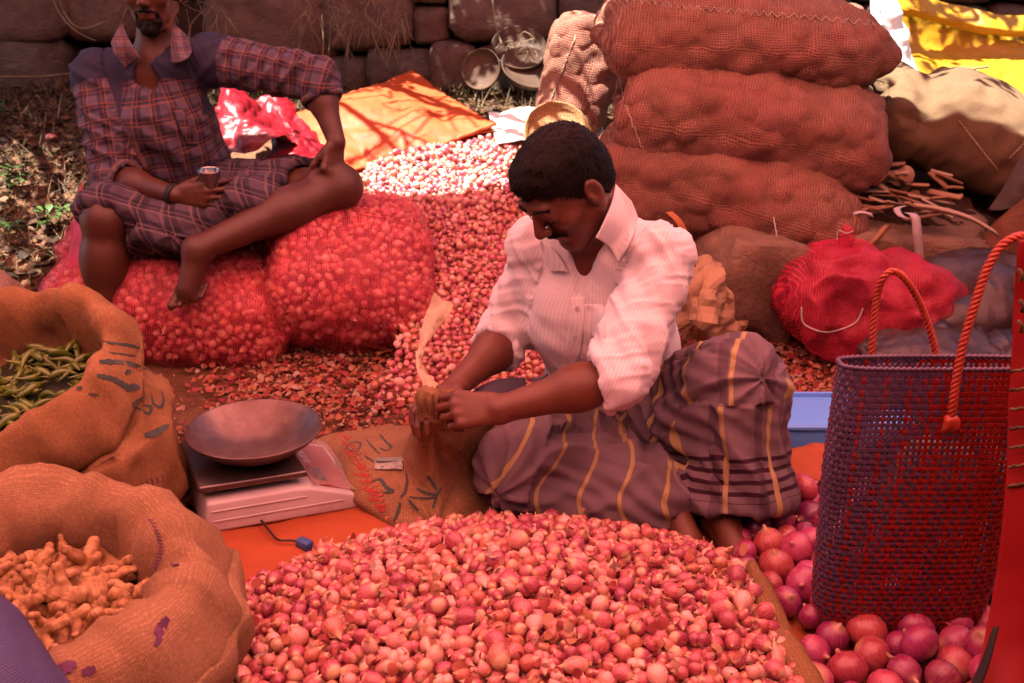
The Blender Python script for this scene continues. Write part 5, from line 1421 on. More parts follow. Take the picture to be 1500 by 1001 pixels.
    hemS = g.ma('MULTIPLY', g.ma('MULTIPLY', g.stripe(pv, .022, .009), sn), g.ma('MULTIPLY', g.ma('GREATER_THAN', pv, .155), g.ma('LESS_THAN', pv, .25)))
    inv = g.ma('SUBTRACT', 1.0, lg); thL = g.ma('MULTIPLY', g.ma('MULTIPLY', g.stripe(pv, .20, .014, .15), lg), g.ma('SUBTRACT', 1.0, sn))
    mar = g.ma('MAXIMUM', g.ma('ADD', g.ma('MULTIPLY', mR, inv), g.ma('MULTIPLY', mL, lg)), hemS)
    yel = g.ma('ADD', g.ma('MULTIPLY', yR, inv), g.ma('MULTIPLY', yL, lg))
    c = g.mix(mar, base, (.050, .014, .028)); c = g.mix(yel, c, (.52, .38, .16))
    M_L = g.done(g.bsdf(c, .85, g.bump(g.noise(300, 2, .6, p), .25, .001, g.bump(g.noise(26, 4, .6, p), .35, .008)), .2))
    obj('lungi', mesh_np('lungi', V, F, {'pu': np.where(leg > .5, arL, arR), 'pv': np.where(leg > .5, alL, alR), 'leg': leg, 'shin': shin}), M_L, T)
    # dark belt of cloth showing behind the forearm
    obj('waist_fold', patch([[at(690, 575, 2.06), at(725, 558, 2.08), at(768, 555, 2.12)], [at(684, 588, 2.03), at(725, 572, 2.05), at(770, 572, 2.08)], [at(700, 596, 2.02), at(730, 588, 2.03), at(770, 590, 2.06)]], 14, 12, .003, 12, 3, .004), simple('dark_blue_cotton', (.05, .045, .07), (.09, .07, .10), .85), T)
man_pale()

# ================================================================== the man in plaid sitting on the sacks
def man_plaid():
    T = thing('person', 'person in a dark plaid shirt sitting on red net sacks holding a cup', 'person', (-1.1, 3.2, .3), 'people at the onion stall')
    h = Frame(at(221, -18, 3.20), (.03, -.985, -.13), (0, 0, 1)); neck = V3(at(224, 100, 3.25)); chest = V3(at(228, 175, 3.24)); pel = A(-1.10, 3.34, .46)
    shR, shL = V3(at(142, 112, 3.22)), V3(at(314, 88, 3.24))
    elR, wrR = V3(at(168, 262, 3.10)), V3(at(258, 287, 2.965)); elL, wrL = V3(at(462, 116, 3.2)), V3(at(493, 208, 3.11))
    hR, hL = A(-1.20, 3.31, .45), A(-1.0, 3.31, .45)
    knR, anR = V3(at(153, 322, 2.93)), V3(at(152, 500, 2.90)); knL, anL = V3(at(496, 274, 3.12)), V3(at(288, 366, 2.865)); fw = nz(A(.03, -1, .12))
    f = Field((-1.44, 2.62, .0), (-.40, 3.56, 1.28), .0042)
    head_sdf(f, h, neck + A(0, 0, -.03), .055)
    f.cone(pel, chest, .13, .135, .05, (fw, .7)); f.cone(chest, neck + A(0, 0, -.06), .13, .07, .05, (fw, .75)); f.cone(shR, shL, .05, .05, .06)
    for s, e, w_ in ((shR, elR, wrR), (shL, elL, wrL)):
        f.cone(s, e, .047, .040, .03); f.cone(e, e + (w_ - e) * .35, .040, .043, .02); f.cone(e + (w_ - e) * .3, w_, .043, .028, .03)
    hand_sdf(f, wrR, (1, -.10, .06), (-.1, -.98, .12), (-.05, .12, 1), (.42, .46, .5, .55), (.75, .45, -.55))
    hand_sdf(f, wrL + A(0, 0, -.0), (-.15, -.35, -.92), (.65, -.7, .2), (-.65, -.6, .2), (1.25, 1.3, 1.3, 1.3), (.75, .35, -.5), 1.0, .9)
    f.cone(hR, knR, .085, .062, .03); f.cone(knR, knR + (anR - knR) * .35, .058, .061, .03); f.cone(knR + (anR - knR) * .3, anR, .061, .038, .04); f.ell(knR + A(0, -.012, .005), (.05, .048, .052), .03)
    f.cone(hL, knL, .088, .066, .03); f.cone(knL, knL + (anL - knL) * .38, .062, .060, .03); f.cone(knL + (anL - knL) * .35, anL, .060, .037, .04); f.ell(knL + A(.015, 0, 0), (.056, .052, .054), .03)
    foot_sdf(f, anR, (.05, -1, -.05), (0, 0, 1), -1); foot_sdf(f, anL, (-.25, -.62, -.66), (-.05, -.70, .70), 1)
    V, F = f.mesh(); V = relax(V, F, 1, .4)
    obj('body', mesh_np('body', V, F), M_SKIN1, T)
    hm, hs = hair_mesh(h, 81, .014, nst=3000); ho = obj('hair', hm, M_HAIR, T); obj('hair_strands', hs, M_HAIR, ho, 'stuff'); obj('beard', facial_hair(h, True, 6), M_HAIR, T)
    we = simple('eye_white', (.6, .55, .52), None, .2, 20, 0); ir = simple('iris', (.02, .012, .01), None, .2, 20, 0)
    for s in (-1, 1):
        bm = bmesh.new(); bmesh.ops.create_uvsphere(bm, u_segments=12, v_segments=8, radius=.0125); bmesh.ops.translate(bm, verts=bm.verts, vec=Vector(h(s * .030, .079, .0)))
        me = bpy.data.meshes.new('eye'); bm.to_mesh(me); bm.free(); e = obj('eye', me, we, T)
        bm = bmesh.new(); bmesh.ops.create_uvsphere(bm, u_segments=10, v_segments=6, radius=.006); bmesh.ops.translate(bm, verts=bm.verts, vec=Vector(h(s * .030, .0868, -.001))); me = bpy.data.meshes.new('iris'); bm.to_mesh(me); bm.free(); obj('iris', me, ir, e)
        obj('eyebrow', m_of(tube(smooth_path([Vector(h(s * .012, .0935, .026)), Vector(h(s * .030, .0915, .032)), Vector(h(s * .048, .078, .026))], 5), .0036, 6)), M_HAIR, T)
    # shirt
    f = Field((-1.44, 2.98, .36), (-.46, 3.56, 1.02), .005)
    wst = pel + A(0, -.0, .05)
    f.cone(wst, chest, .172, .168, .05, (fw, .74)); f.cone(chest, neck + A(0, .01, -.055), .165, .085, .06, (fw, .8)); f.cone(shR + A(.01, 0, 0), shL + A(-.01, 0, 0), .066, .066, .07)
    f.cone(shR, elR, .074, .066, .03); f.cone(elR, elR + (wrR - elR) * .16, .064, .062, .02); f.cone(shL, elL, .072, .068, .03); f.cone(elL, elL + (wrL - elL) * .30, .066, .060, .02)
    dR, dL = nz(wrR - elR), nz(wrL - elL)
    f.cut(elR + dR * .055, dR, .006, (elR + dR * .12, .12)); f.cut(elL + dL * .070, dL, .006, (elL + dL * .13, .11))
    f.cone(elR, elR + dR * .2, .052, .052, 0, None, True); f.cone(elL, elL + dL * .2, .050, .050, 0, None, True)
    f.cone(neck + A(0, -.005, -.05), neck + A(0, -.03, .14), .062, .085, .012, None, True); vt = V3(at(256, 160, 3.09)); f.cone(neck + fw * .09 + A(.0, 0, -.03), vt, .040, .006, .008, None, True)
    f.cut((-1.1, 3.2, .445), (0, .1, -1), .01)
    V, F = f.mesh(); V = relax(V, F, 2); N = vnormals(V, F)
    idx, al, ar = bone_param(V, [(wst, neck, .165, .13, fw, 0), (shR, elR, .074, .066, fw, 0), (shL, elL, .072, .068, fw, 0)]); sl = idx > 0
    w_ = np.where(sl, .008 * ridges(al + ar * .7, ar, 17, 7, 23) + .004 * ridges(al - ar * .6, ar, 28, 9, 25), .008 * ridges(al * .6, ar + al * .6, 9, 11, 24) + .004 * ridges(al + ar * .7, ar, 16, 8, 26))
    V = V + N * w_[:, None]
    yoke = ((~sl) & (V[:, 2] > .855 - .03 * np.abs(V[:, 0] + 1.08)) | (~sl) & (np.abs(V[:, 0] + 1.08) > .11) & (V[:, 2] > .74)).astype(float)
    yoke = np.maximum(yoke, (sl & (al < .035)).astype(float))
    def plaid(name, base, dark, thin, per=.062, use_yoke=True, yc=(.035, .036, .07)):
        g = G(name); pu, pv, p = g.attr('pu'), g.attr('pv'), g.co()
        b = g.ramp(g.noise(10, 3, .6, p), [(.3, tuple(q * .85 for q in base)), (.7, base)])
        d1, d2 = g.stripe(pu, per, per * .40), g.stripe(pv, per, per * .40)
        c = g.mix(g.ma('MULTIPLY', d1, .62), b, dark); c = g.mix(g.ma('MULTIPLY', d2, .62), c, dark)
        t1, t2 = g.stripe(pu, per, per * .07, .28), g.stripe(pv, per, per * .07, .28); t3, t4 = g.stripe(pu, per, per * .05, .05), g.stripe(pv, per, per * .05, .05)
        c = g.mix(g.ma('MULTIPLY', g.ma('MAXIMUM', g.ma('MAXIMUM', t1, t2), g.ma('MAXIMUM', t3, t4)), .55), c, thin)
        if use_yoke: c = g.mix(g.attr('yoke'), c, yc)
        return g.done(g.bsdf(c, .85, g.bump(g.noise(280, 2, .6, p), .25, .001, g.bump(g.noise(26, 4, .6, p), .3, .007)), .2))
    M_P = plaid('plaid_shirt_cotton', (.13, .105, .15), (.02, .014, .032), (.30, .10, .04), .05)
    sh = obj('shirt', mesh_np('shirt', V, F, {'pu': ar, 'pv': al, 'yoke': yoke}), M_P, T)
    bv = BVHTree.FromPolygons([tuple(v) for v in V], [tuple(q) for q in F])
    def on(u, v, off=.008, Y=3.1):
        d = ray(u, v).normalized(); q = bv.ray_cast(Vector((0, 0, CAM_Z)), d)
        return (q[0] - d * off) if q[0] is not None and abs(q[0].y - Y) < .16 else at(u, v, Y)
    M_C = plaid('plaid_collar_cotton', (.16, .125, .16), (.08, .05, .08), (.40, .18, .08), .03, False)
    def onc(u, v, off, Y=3.12):
        d = ray(u, v).normalized(); q = bv.ray_cast(Vector((0, 0, CAM_Z)), d)
        return (q[0] - d * off) if q[0] is not None and q[0].y < Y + .07 else at(u, v, Y)
    for rows in ([[(180, 34, 3.20), (170, 46, 3.16), (162, 62, 3.14)], [(186, 52, 3.15), (176, 66, 3.12), (168, 80, 3.11)], [(204, 86, 3.10), (194, 92, 3.09), (184, 100, 3.09)]], [[(254, 34, 3.20), (264, 44, 3.16), (276, 58, 3.14)], [(252, 56, 3.15), (264, 68, 3.12), (280, 76, 3.11)], [(252, 92, 3.10), (264, 92, 3.09), (276, 86, 3.09)]]):
        xattr(obj('collar_flap', patch([[onc(u, v, .012, Y) for u, v, Y in r] for r in rows], 16, 16, .001, 20, 3, .004), M_C, sh))
    pr = [[on(258 + k * 4 + o, 158 + k * 9, .004) for o in (-8, 0, 8)] for k in range(7)]
    xattr(obj('placket', patch(pr, 6, 24, .0008, 20, 5, .002), M_P, sh))
    for c0, d0, r0, sd in ((elR + dR * .050, dR, .061, 1), (elL + dL * .066, dL, .058, 2)):
        e1 = nz(np.cross(d0, A(0, 1, .3))); e2 = np.cross(d0, e1); P = [Vector(c0 + (e1 * math.cos(a) + e2 * math.sin(a)) * r0 * (1 + .05 * math.sin(a * 3 + sd)) + d0 * .004 * math.sin(a * 4)) for a in np.linspace(0, 6.2832, 28, endpoint=False)]
        VV, FF = tube(P, .010, 8, True); pa = np.array([tuple(v) for v in VV]); obj('rolled_cuff', mesh_np('cuff', pa, FF, {'pu': pa[:, 0] + pa[:, 2], 'pv': pa[:, 2] - pa[:, 0]}), M_C, sh)
    # wrist band
    dd = nz(wrR - elR); e1 = nz(np.cross(dd, A(0, 1, 0))); e2 = np.cross(dd, e1); c0 = wrR - dd * .008
    V2, F2 = [], []
    for j, (o, r) in enumerate(((-.009, .030), (-.009, .0335), (.009, .0335), (.009, .030))):
        for k in range(24): a = k / 24 * 6.2832; V2.append(Vector(c0 + dd * o + (e1 * math.cos(a) + e2 * math.sin(a)) * r))
    obj('wrist_band', mesh_np('band', np.array([tuple(v) for v in V2]), grid_faces(24, 4, True, True)), simple('black_strap', (.015, .013, .015), None, .6), T)
    # lungi
    f = Field((-1.44, 2.74, .22), (-.52, 3.60, .66), .0055)
    f.ell(pel + A(0, 0, -.03), (.20, .17, .12), .06)
    eR = hR + (knR - hR) * .96; f.cone(hR, eR + A(0, 0, .012), .112, .088, .05); eL = hL + (knL - hL) * .68; f.cone(hL, eL + A(0, 0, .008), .118, .098, .05)
    f.ell(V3(at(252, 318, 3.02)), (.17, .13, .075), .06); f.ell(V3(at(230, 345, 2.98)), (.11, .07, .055), .06); f.ell(V3(at(360, 290, 3.05)), (.13, .10, .06), .06)
    f.cone(V3(at(180, 318, 2.90)), V3(at(250, 355, 2.90)), .022, .025, .05)
    tL = nz(knL - hL); f.cut(eL + tL * .03, tL + A(0, -.25, 0), .008, (eL + tL * .13, .16)); f.cone(eL - tL * .03, eL + tL * .3, .082, .082, .004, None, True)
    tR = nz(knR - hR); f.cut(eR + tR * .035, nz(tR + A(0, 0, -.45)), .008, (eR + tR * .10, .12)); f.cone(eR + A(0, 0, -.02), eR + tR * .05 + A(0, -.02, -.2), .070, .070, .004, None, True)
    V, F = f.mesh(); V = relax(V, F, 2); N = vnormals(V, F)
    idx, al, ar = bone_param(V, [(hR, knR, .11, .09, (0, 0, 1), 0), (hL, knL, .115, .10, (0, 0, 1), 0), (V3(at(250, 330, 3.15)), V3(at(250, 345, 2.9)), .12, .08, (0, 0, 1), 0)])
    V = V + N * (.010 * ridges(al * .6, ar + al * .4, 10, 12, 33) + .005 * ridges(al + ar, ar, 12, 16, 34))[:, None]
    obj('lungi', mesh_np('lungi', V, F, {'pu': V[:, 0] * .9 + .35 * V[:, 2], 'pv': V[:, 2] + .6 * V[:, 1] + .25 * V[:, 0]}), plaid('plaid_lungi_cotton', (.12, .085, .115), (.018, .014, .03), (.26, .15, .13), .07, False), T)
    # cup held in the right hand
    base = wrR + A(.098, .020, -.014); ax = nz(A(.05, -.12, 1)); e1 = nz(np.cross(ax, A(0, 1, 0))); e2 = np.cross(ax, e1)
    prof = [(.001, .004), (.024, .004), (.026, 0), (.0265, .002), (.034, .088), (.0355, .090), (.034, .0905), (.0325, .088), (.0245, .008), (.001, .008)]
    V3_ = np.array([base + ax * z + (e1 * math.cos(a) + e2 * math.sin(a)) * r for (r, z) in prof for a in np.linspace(0, 6.2832, 28, endpoint=False)])
    C = thing('cup', 'small steel tumbler held in the hand of the man in plaid', 'cup', tuple(base))
    obj('tumbler', mesh_np('cup', V3_, grid_faces(28, len(prof), True)), simple('steel', (.55, .52, .5), (.65, .62, .6), .22, 30, .05, 80, Metallic=1.0), C)
    Vt = np.array([base + ax * .074 + (e1 * math.cos(a) + e2 * math.sin(a)) * .0315 for a in np.linspace(0, 6.2832, 28, endpoint=False)]); obj('tea', mesh_np('tea', Vt, [tuple(range(28))]), simple('milky_tea', (.25, .13, .06), None, .15, 10, 0), C)
man_plaid()
# ------------------------------------------------------------------ weighing scale, pan, plug
def rot_z(a): return Matrix.Rotation(a, 3, 'Z')
def scale():
    p1, p2 = atz(300, 786, 0.008), atz(536, 745, .008); ex = (p2 - p1); wd = ex.length; ex.normalize(); ey = (Vector((-ex.y, ex.x, 0)) * .45 + (atz(248, 690, .03) - p1).normalized() * .55); ey.z = 0; ey.normalize(); dp = .285
    z0 = .012
    def L(x, y, z): return p1 + ex * x + ey * y + Vector((0, 0, z0 - .008 + z))
    t = thing('weighing_scale', 'worn pale plastic weighing scale with a steel platform on the orange sheet', 'scale', tuple(L(wd / 2, dp / 2, 0)))
    mp = soft_mat('worn_white_plastic', (.50, .44, .44), (.64, .58, .57), .42, 0, 6, .12, 60, k=.85)
    ms = simple('dull_steel', (.20, .16, .155), (.32, .27, .26), .38, 7, .15, 90, .5, .002, (.16, .09, .07), Metallic=.85)
    md = simple('dark_trim', (.03, .025, .03), None, .5)
    # body: tall at the left, sloping down to the keypad at the right
    def prism(xs_z, y0, y1, bev, inset=.0):
        bm = bmesh.new(); vs = []
        for y in (y0, y1): vs.append([bm.verts.new(L(x, y, z)) for x, z in xs_z])
        bm.faces.new(vs[0][::-1]); bm.faces.new(vs[1]); n = len(xs_z)
        for i in range(n): bm.faces.new((vs[0][i], vs[0][(i + 1) % n], vs[1][(i + 1) % n], vs[1][i]))
        bmesh.ops.recalc_face_normals(bm, faces=bm.faces)
        bmesh.ops.bevel(bm, geom=list(bm.edges), offset=bev, segments=3, profile=.5, affect='EDGES')
        me = bpy.data.meshes.new('part'); bm.to_mesh(me); bm.free(); me.polygons.foreach_set('use_smooth', np.ones(len(me.polygons), bool)); return me
    b = obj('body', prism([(.0, .0), (.012, .072), (.20, .074), (.235, .070), (wd - .012, .034), (wd, 0)], 0, dp, .007), mp, t)
    # ribs pressed into the front
    for z in (.026, .050):
        obj('rib', prism([(.02, z), (.02, z + .0035), (wd - (.05 if z < .04 else .13), z + .0035), (wd - (.05 if z < .04 else .13), z)], -.0022, .004, .0008), mp, b)
    obj('platform', prism([(-.002, .092), (.0, .108), (.232, .108), (.234, .092)], .012, dp - .02, .005), ms, t)
    obj('platform_support', prism([(.03, .068), (.03, .093), (.20, .093), (.20, .068)], .05, dp - .06, .003), md, t)
    # keypad with display on the slope
    def slope(x, y, up=.0035):
        f = (x - .235) / (wd - .012 - .235); return L(x, y, .070 + (.034 - .070) * f + up)
    mr = soft_mat('red_keypad', (.42, .07, .05), (.50, .12, .09), .35, 0, 20, .05, 60); mdsp = simple('display', (.05, .045, .05), (.09, .07, .07), .18, 20, 0)
    def plate(x0, x1, y0, y1, up, m, nm, par):
        V = [slope(x0, y0, up), slope(x1, y0, up), slope(x1, y1, up), slope(x0, y1, up)]; V += [v - Vector((0, 0, up + .001)) for v in V]
        return obj(nm, m_of((V, [(0, 1, 2, 3), (0, 4, 5, 1), (1, 5, 6, 2), (2, 6, 7, 3), (3, 7, 4, 0)]), smooth=False), m, par)
    kp = plate(.245, wd - .022, .02, dp - .02, .002, mr, 'keypad', t)
    plate(.256, .285, .05, .12, .0035, mdsp, 'display', kp)
    for i in range(4): plate(.256, .272, .145 + i * .026, .163 + i * .026, .0032, mp, 'key', kp)
    for (x, y) in ((.03, .03), (wd - .04, .03), (.03, dp - .03), (wd - .04, dp - .03)):
        obj('foot', m_of(tube([L(x, y, -.004), L(x, y, .004)], .012, 12)), md, t)
    # clear wrinkled cover over the keypad end
    g = G('clear_film'); m = g.done(g.n('MixShader', 0, None, Fac=.16, i1=g.n('BsdfTransparent'), i2=g.bsdf((.85, .78, .78), .25, g.bump(g.noise(40, 4, .6, g.co()), .6, .006), .6)))
    obj('plastic_cover', patch([[slope(x, y, .008 + .006 * ((i + j) % 2)) for i, x in enumerate((.24, .27, .30, wd - .008))] for j, y in enumerate((.002, .09, .18, dp - .004))], 24, 24, .003, 16, 4, .0006), m, t)
    # pan resting on the platform
    c = L(.150, dp * .5, .108); prof = [(.001, .002), (.045, .001), (.075, .010), (.110, .028), (.137, .050), (.1475, .0625), (.151, .0645), (.1525, .062), (.151, .0595), (.140, .046), (.112, .0235), (.077, .006), (.047, -.002), (.001, -.0015)]
    tilt = Matrix.Rotation(.03, 3, 'X') @ Matrix.Rotation(.02, 3, 'Y'); V = np.array([tuple(c + tilt @ Vector((r * math.cos(a), r * math.sin(a), z + .0025))) for (r, z) in prof for a in np.linspace(0, 6.2832, 64, endpoint=False)])
    g = G('tarnished_steel'); p = g.co()
    cc = g.ramp(g.noise(9, 5, .65, p), [(.3, (.12, .06, .05)), (.55, (.24, .15, .135)), (.75, (.36, .27, .25))])
    m = g.done(g.bsdf(cc, g.ramp(g.noise(14, 4, .6, p), [(.3, (.30,) * 3), (.7, (.48,) * 3)]), g.bump(g.noise(40, 3, .6, p), .08, .003), .4, Metallic=.55))
    tag(obj('weighing_pan', mesh_np('pan', V, grid_faces(64, len(prof), True)), m), 'shallow round tarnished steel pan resting on the weighing scale', 'pan')
    # plug and lead
    pb = atz(446, 797, .018); t2 = thing('plug', 'small blue plug on a black lead beside the scale', 'plug', tuple(pb))
    vf = boxm(pb, (.036, .022, .020), rot_z(-.6), .004); pl = obj('plug_body', m_of(vf), soft_mat('blue_plastic', (.05, .11, .34), (.07, .15, .42), .4), t2)
    obj('pin', m_of(boxm(pb + Vector((.024, -.014, .0)), (.014, .004, .003), rot_z(-.6), .0008)), ms, pl)
    obj('lead', m_of(tube(smooth_path([L(.12, .01, .012), atz(398, 782, .020), atz(408, 791, .021), atz(425, 792, .021), pb + Vector((-.014, .008, .002))], 6), .0024, 6)), md, t2)
scale()
# banknote on the tied sack
def banknote():
    pts = [[surf_path(BV_TIED, [(u, v), (u + .1, v), (u + .2, v)], 1, .006)[0][0] for u in us] for us, v in (((549, 562, 575, 588), 675), ((549, 562, 576, 590), 681), ((549, 563, 577, 590), 688))]
    g = G('banknote_paper'); p = g.uv(); c = g.ramp(g.noise(90, 4, .6, p), [(.35, (.36, .35, .30)), (.6, (.58, .55, .48))])
    t = thing('banknote', 'folded banknote lying on the jute sack being tied', 'banknote', tuple(pts[0][0]))
    obj('note', patch(pts, 16, 10, .001, 30, 3, .002), g.done(g.bsdf(c, .8)), t)
    top = [[q + Vector((.006, .02, .010)) for q in r] for r in pts[:2]]; 
    obj('folded_leaf', patch([[pts[0][i] + Vector((.004 * i * .2, .010, .003)) for i in range(4)], [pts[1][i] + Vector((.002, .004, .006)) for i in range(4)]], 12, 6, .001, 30, 5, .0015), simple('note_green', (.22, .27, .22), (.32, .35, .28), .8, 60), t)
    m = simple('note_print', (.10, .10, .11), (.16, .15, .15), .8)
    for (u, v, w_) in ((556, 679, .004), (561, 684, .0035), (558, 688, .002), (580, 680, .002)):
        q = surf_path(BV_TIED, [(u, v), (u + .1, v), (u + .2, v)], 1, .0095)[0][0]; obj('print_mark', m_of(boxm(q, (w_ * 1.6, .0008, w_), None)), m, t)
banknote()
# strip of cloth used as a tie
M_STRIP = soft_mat('tie_cloth', (.50, .33, .20), (.62, .44, .29), .85, .1, 14, .6, 60, .1, k=.9)
cs = [(641, 432, 2.62), (645, 450, 2.60), (632, 475, 2.50), (618, 505, 2.36), (614, 535, 2.2), (628, 560, 2.05), (640, 575, 1.98)]
wd_ = [6, 19, 13, 7, 5, 9, 6]
tag(obj('tie_strip', patch([[at(u - w_, v + (3 if i % 2 else -3), Y), at(u, v, Y - .015), at(u + w_, v - (2 if i % 2 else -4), Y + .01)] for i, ((u, v, Y), w_) in enumerate(zip(cs, wd_))], 14, 70, .004, 24, 3, .002, .006, 50), M_STRIP), 'pale twisted cloth strip held in the hands that tie the sack', 'cloth strip')

# ------------------------------------------------------------------ sheets on the ground
M_ORSH = soft_mat('orange_sheet', (.42, .085, .025), (.54, .13, .04), .75, 0, 8, .4, 45, .25)
def ground_sheet():
    xs = np.linspace(-.64, .66, 8); ys = np.linspace(.95, 2.06, 7)
    return [[Vector((x - .06 * (y - 1.5), y, .011 + .004 * math.sin(x * 14 + y * 9))) for x in xs] for y in ys]
tag(obj('orange_sheet', patch(ground_sheet(), 130, 110, .003, 9, 3, .002, .003, 18), M_ORSH), 'faded orange cloth sheet spread under the scale and the foreground shallots', 'sheet')
fs = [[at(1128, 668, 2.16), at(1165, 655, 2.2), at(1212, 648, 2.22)], [at(1132, 690, 2.1), at(1165, 668, 2.12), at(1215, 672, 2.14)], [at(1138, 715, 2.04), at(1172, 700, 2.05), at(1222, 705, 2.06)]]
tag(obj('orange_cloth', patch([[Vector((p.x, p.y, max(p.z, .02))) for p in r] for r in fs], 24, 20, .008, 12, 5, .004, .006), M_ORSH), 'crumpled orange cloth in front of the blue tray beside the checked knee', 'cloth')
# rolled jute edge between shallots and onions
rp = [atz(1098, 834, .075), atz(1112, 860, .082), atz(1130, 905, .095), atz(1152, 955, .105), atz(1180, 1005, .105), atz(1225, 1080, .10)]
P = smooth_path(rp, 8); Vr, Fr = tube(P, [.020 + .010 * min(1, i / 30) for i in range(len(P))], 18); Vr = np.array([tuple(v) for v in Vr]); Ur = np.stack([np.tile(np.arange(18) * .008, len(P)), np.repeat(np.arange(len(P)) * .012, 18)], 1)
Nr = Vr - np.repeat(np.array([tuple(p) for p in P]), 18, 0); Vr = Vr + Nr * (.16 * fbm(Vr, 16, 3, 2))[:, None]; Vr[:, 2] = np.where(Vr[:, 2] < Vr[:, 2].mean(), Vr[:, 2] - .02, Vr[:, 2])
tag(obj('jute_roll', mesh_np('roll', Vr, Fr, uv=Ur), jute('jute_roll_cloth', (.34, .19, .09), (.24, .13, .06), .006)), 'rolled brown jute edge parting the shallots from the large onions', 'jute roll')

# ------------------------------------------------------------------ orange tarpaulin, red plastic, pale sheet behind
def tarp():
    a, b, c, d = at(408, 186, 4.06), at(512, 250, 3.78), at(727, 190, 4.02), at(606, 100, 4.72)
    def g_(s, t): return (a * (1 - s) + d * s) * (1 - t) + (b * (1 - s) + c * s) * t
    T = thing('folded_tarpaulin', 'thick folded orange tarpaulin lying in dappled sun on the bank', 'tarpaulin', tuple(g_(.5, .5)))
    g = G('orange_tarpaulin'); p = g.co(); cc = g.ramp(g.noise(6, 4, .6, p), [(.3, (.62, .085, .020)), (.7, (.74, .13, .035))]); m = g.done(g.n('MixShader', 0, None, Fac=.15, i1=g.bsdf(cc, .6, g.bump(g.noise(25, 4, .6, p), .4, .008), .3), i2=g.n('BsdfTranslucent', 0, None, Color=cc)))
    for k in range(4):
        off = Vector((-.004 * k, -.006 + .010 * k, -.020 * k)); hgt = .022 * (1 if k == 0 else .4)
        ctrl = [[g_(s, t) + off + Vector((0, 0, hgt * math.sin(s * 5 + k) * math.sin(t * 3.1 + 1) + .05 * math.sin(math.pi * s) * math.sin(math.pi * t))) for s in np.linspace(.0 + .012 * k, 1 - .01 * k, 6)] for t in np.linspace(0, 1 - .012 * ((k * 7) % 3), 6)]
        obj('fold', patch(ctrl, 70, 60, .008, 7, 3 + k, .012, .010 if k == 0 else .003), m, T)
    q = g_(.5, .5)
    gp = [[Vector((g_(s, t).x, g_(s, t).y, H(g_(s, t).x, g_(s, t).y) - .02)) for s in (.06, .5, .94)] for t in (.06, .5, .94)]
tarp()
# stacked empty sacks that the tarpaulin lies on
def under_sack():
    P, F, U = sack_surf(.34, .30, .13, 80, 80, 3.4, 2.6, .2, 77, None, .012); c = at(560, 185, 4.25); P = place(P, (.22, -.05, .6), (c.x, c.y, c.z - .20))
    tag(obj('empty_sack', mesh_np('sack', P, F, uv=U), M_JUTE), 'flat jute sack under the folded orange tarpaulin', 'sack')
under_sack()
M_REDPL = soft_mat('red_plastic_sheet', (.20, .003, .010), (.28, .008, .016), .4, .06, 9, .8, 30, .4)
tag(obj('red_plastic', patch([[at(318, 108, 3.85), at(332, 98, 3.88), at(345, 118, 3.9), at(352, 128, 3.95)], [at(315, 150, 3.7), at(340, 145, 3.68), at(375, 158, 3.75), at(398, 168, 3.85)], [at(318, 190, 3.62), at(350, 185, 3.58), at(392, 190, 3.62), at(425, 185, 3.75)], [at(325, 225, 3.55), at(360, 222, 3.48), at(400, 212, 3.52), at(440, 205, 3.66)]], 60, 60, .03, 6, 4, .003, .018), M_REDPL), 'crumpled shiny red plastic sheet rising behind the man in plaid', 'plastic sheet')
tag(obj('red_plastic', patch([[at(372, 150, 3.95), at(400, 146, 3.98), at(432, 152, 4.0)], [at(385, 172, 3.85), at(415, 165, 3.84), at(440, 172, 3.9)], [at(395, 205, 3.7), at(440, 198, 3.68), at(478, 208, 3.74)], [at(380, 240, 3.58), at(440, 232, 3.56), at(490, 228, 3.62)]], 50, 50, .03, 7, 14, .003, .016), M_REDPL), 'folded red plastic sheet tucked under the orange tarpaulin', 'plastic sheet')
M_WHITE = soft_mat('white_plastic_sheet', (.72, .68, .64), (.80, .77, .73), .45, .15, 8, .5, 30, k=1)
tag(obj('white_sheet', patch([[at(716, 168, 4.35), at(760, 155, 4.4), at(805, 152, 4.45), at(880, 165, 4.4)], [at(722, 190, 4.1), at(760, 180, 4.12), at(805, 180, 4.15), at(885, 195, 4.1)], [at(728, 212, 3.93), at(765, 208, 3.9), at(810, 210, 3.92), at(885, 225, 3.9)]], 50, 36, .02, 7, 4, .003, .012), M_WHITE), 'bright white sheet lying in full sun between the tarpaulin and the sacks', 'sheet')
def lathe(c, prof, rot, seg=40): return mesh_np('lathe', np.array([tuple(Vector(c) + rot @ Vector((r * math.cos(a), r * math.sin(a), z))) for (r, z) in prof for a in np.linspace(0, 6.2832, seg, endpoint=False)]), grid_faces(seg, len(prof), True))
dish = [(.001, 0), (.08, .0), (.112, .012), (.122, .030), (.126, .032), (.128, .029), (.117, .007), (.083, -.006), (.001, -.006)]
tag(obj('tan_tray', lathe(at(815, 200, 3.86), [(r * 1.02, z) for r, z in dish], Matrix.Rotation(1.05, 3, 'X') @ Matrix.Rotation(.15, 3, 'Y')), jute('cane_tray', (.50, .33, .16), (.42, .26, .12), .012, False)), 'round tan winnowing tray leaning behind the head of the man in the pale shirt', 'tray')
M_RUST = simple('rusty_pan', (.05, .024, .014), (.12, .06, .034), .7, 10, .3, 40, .25, .004, (.2, .11, .06))
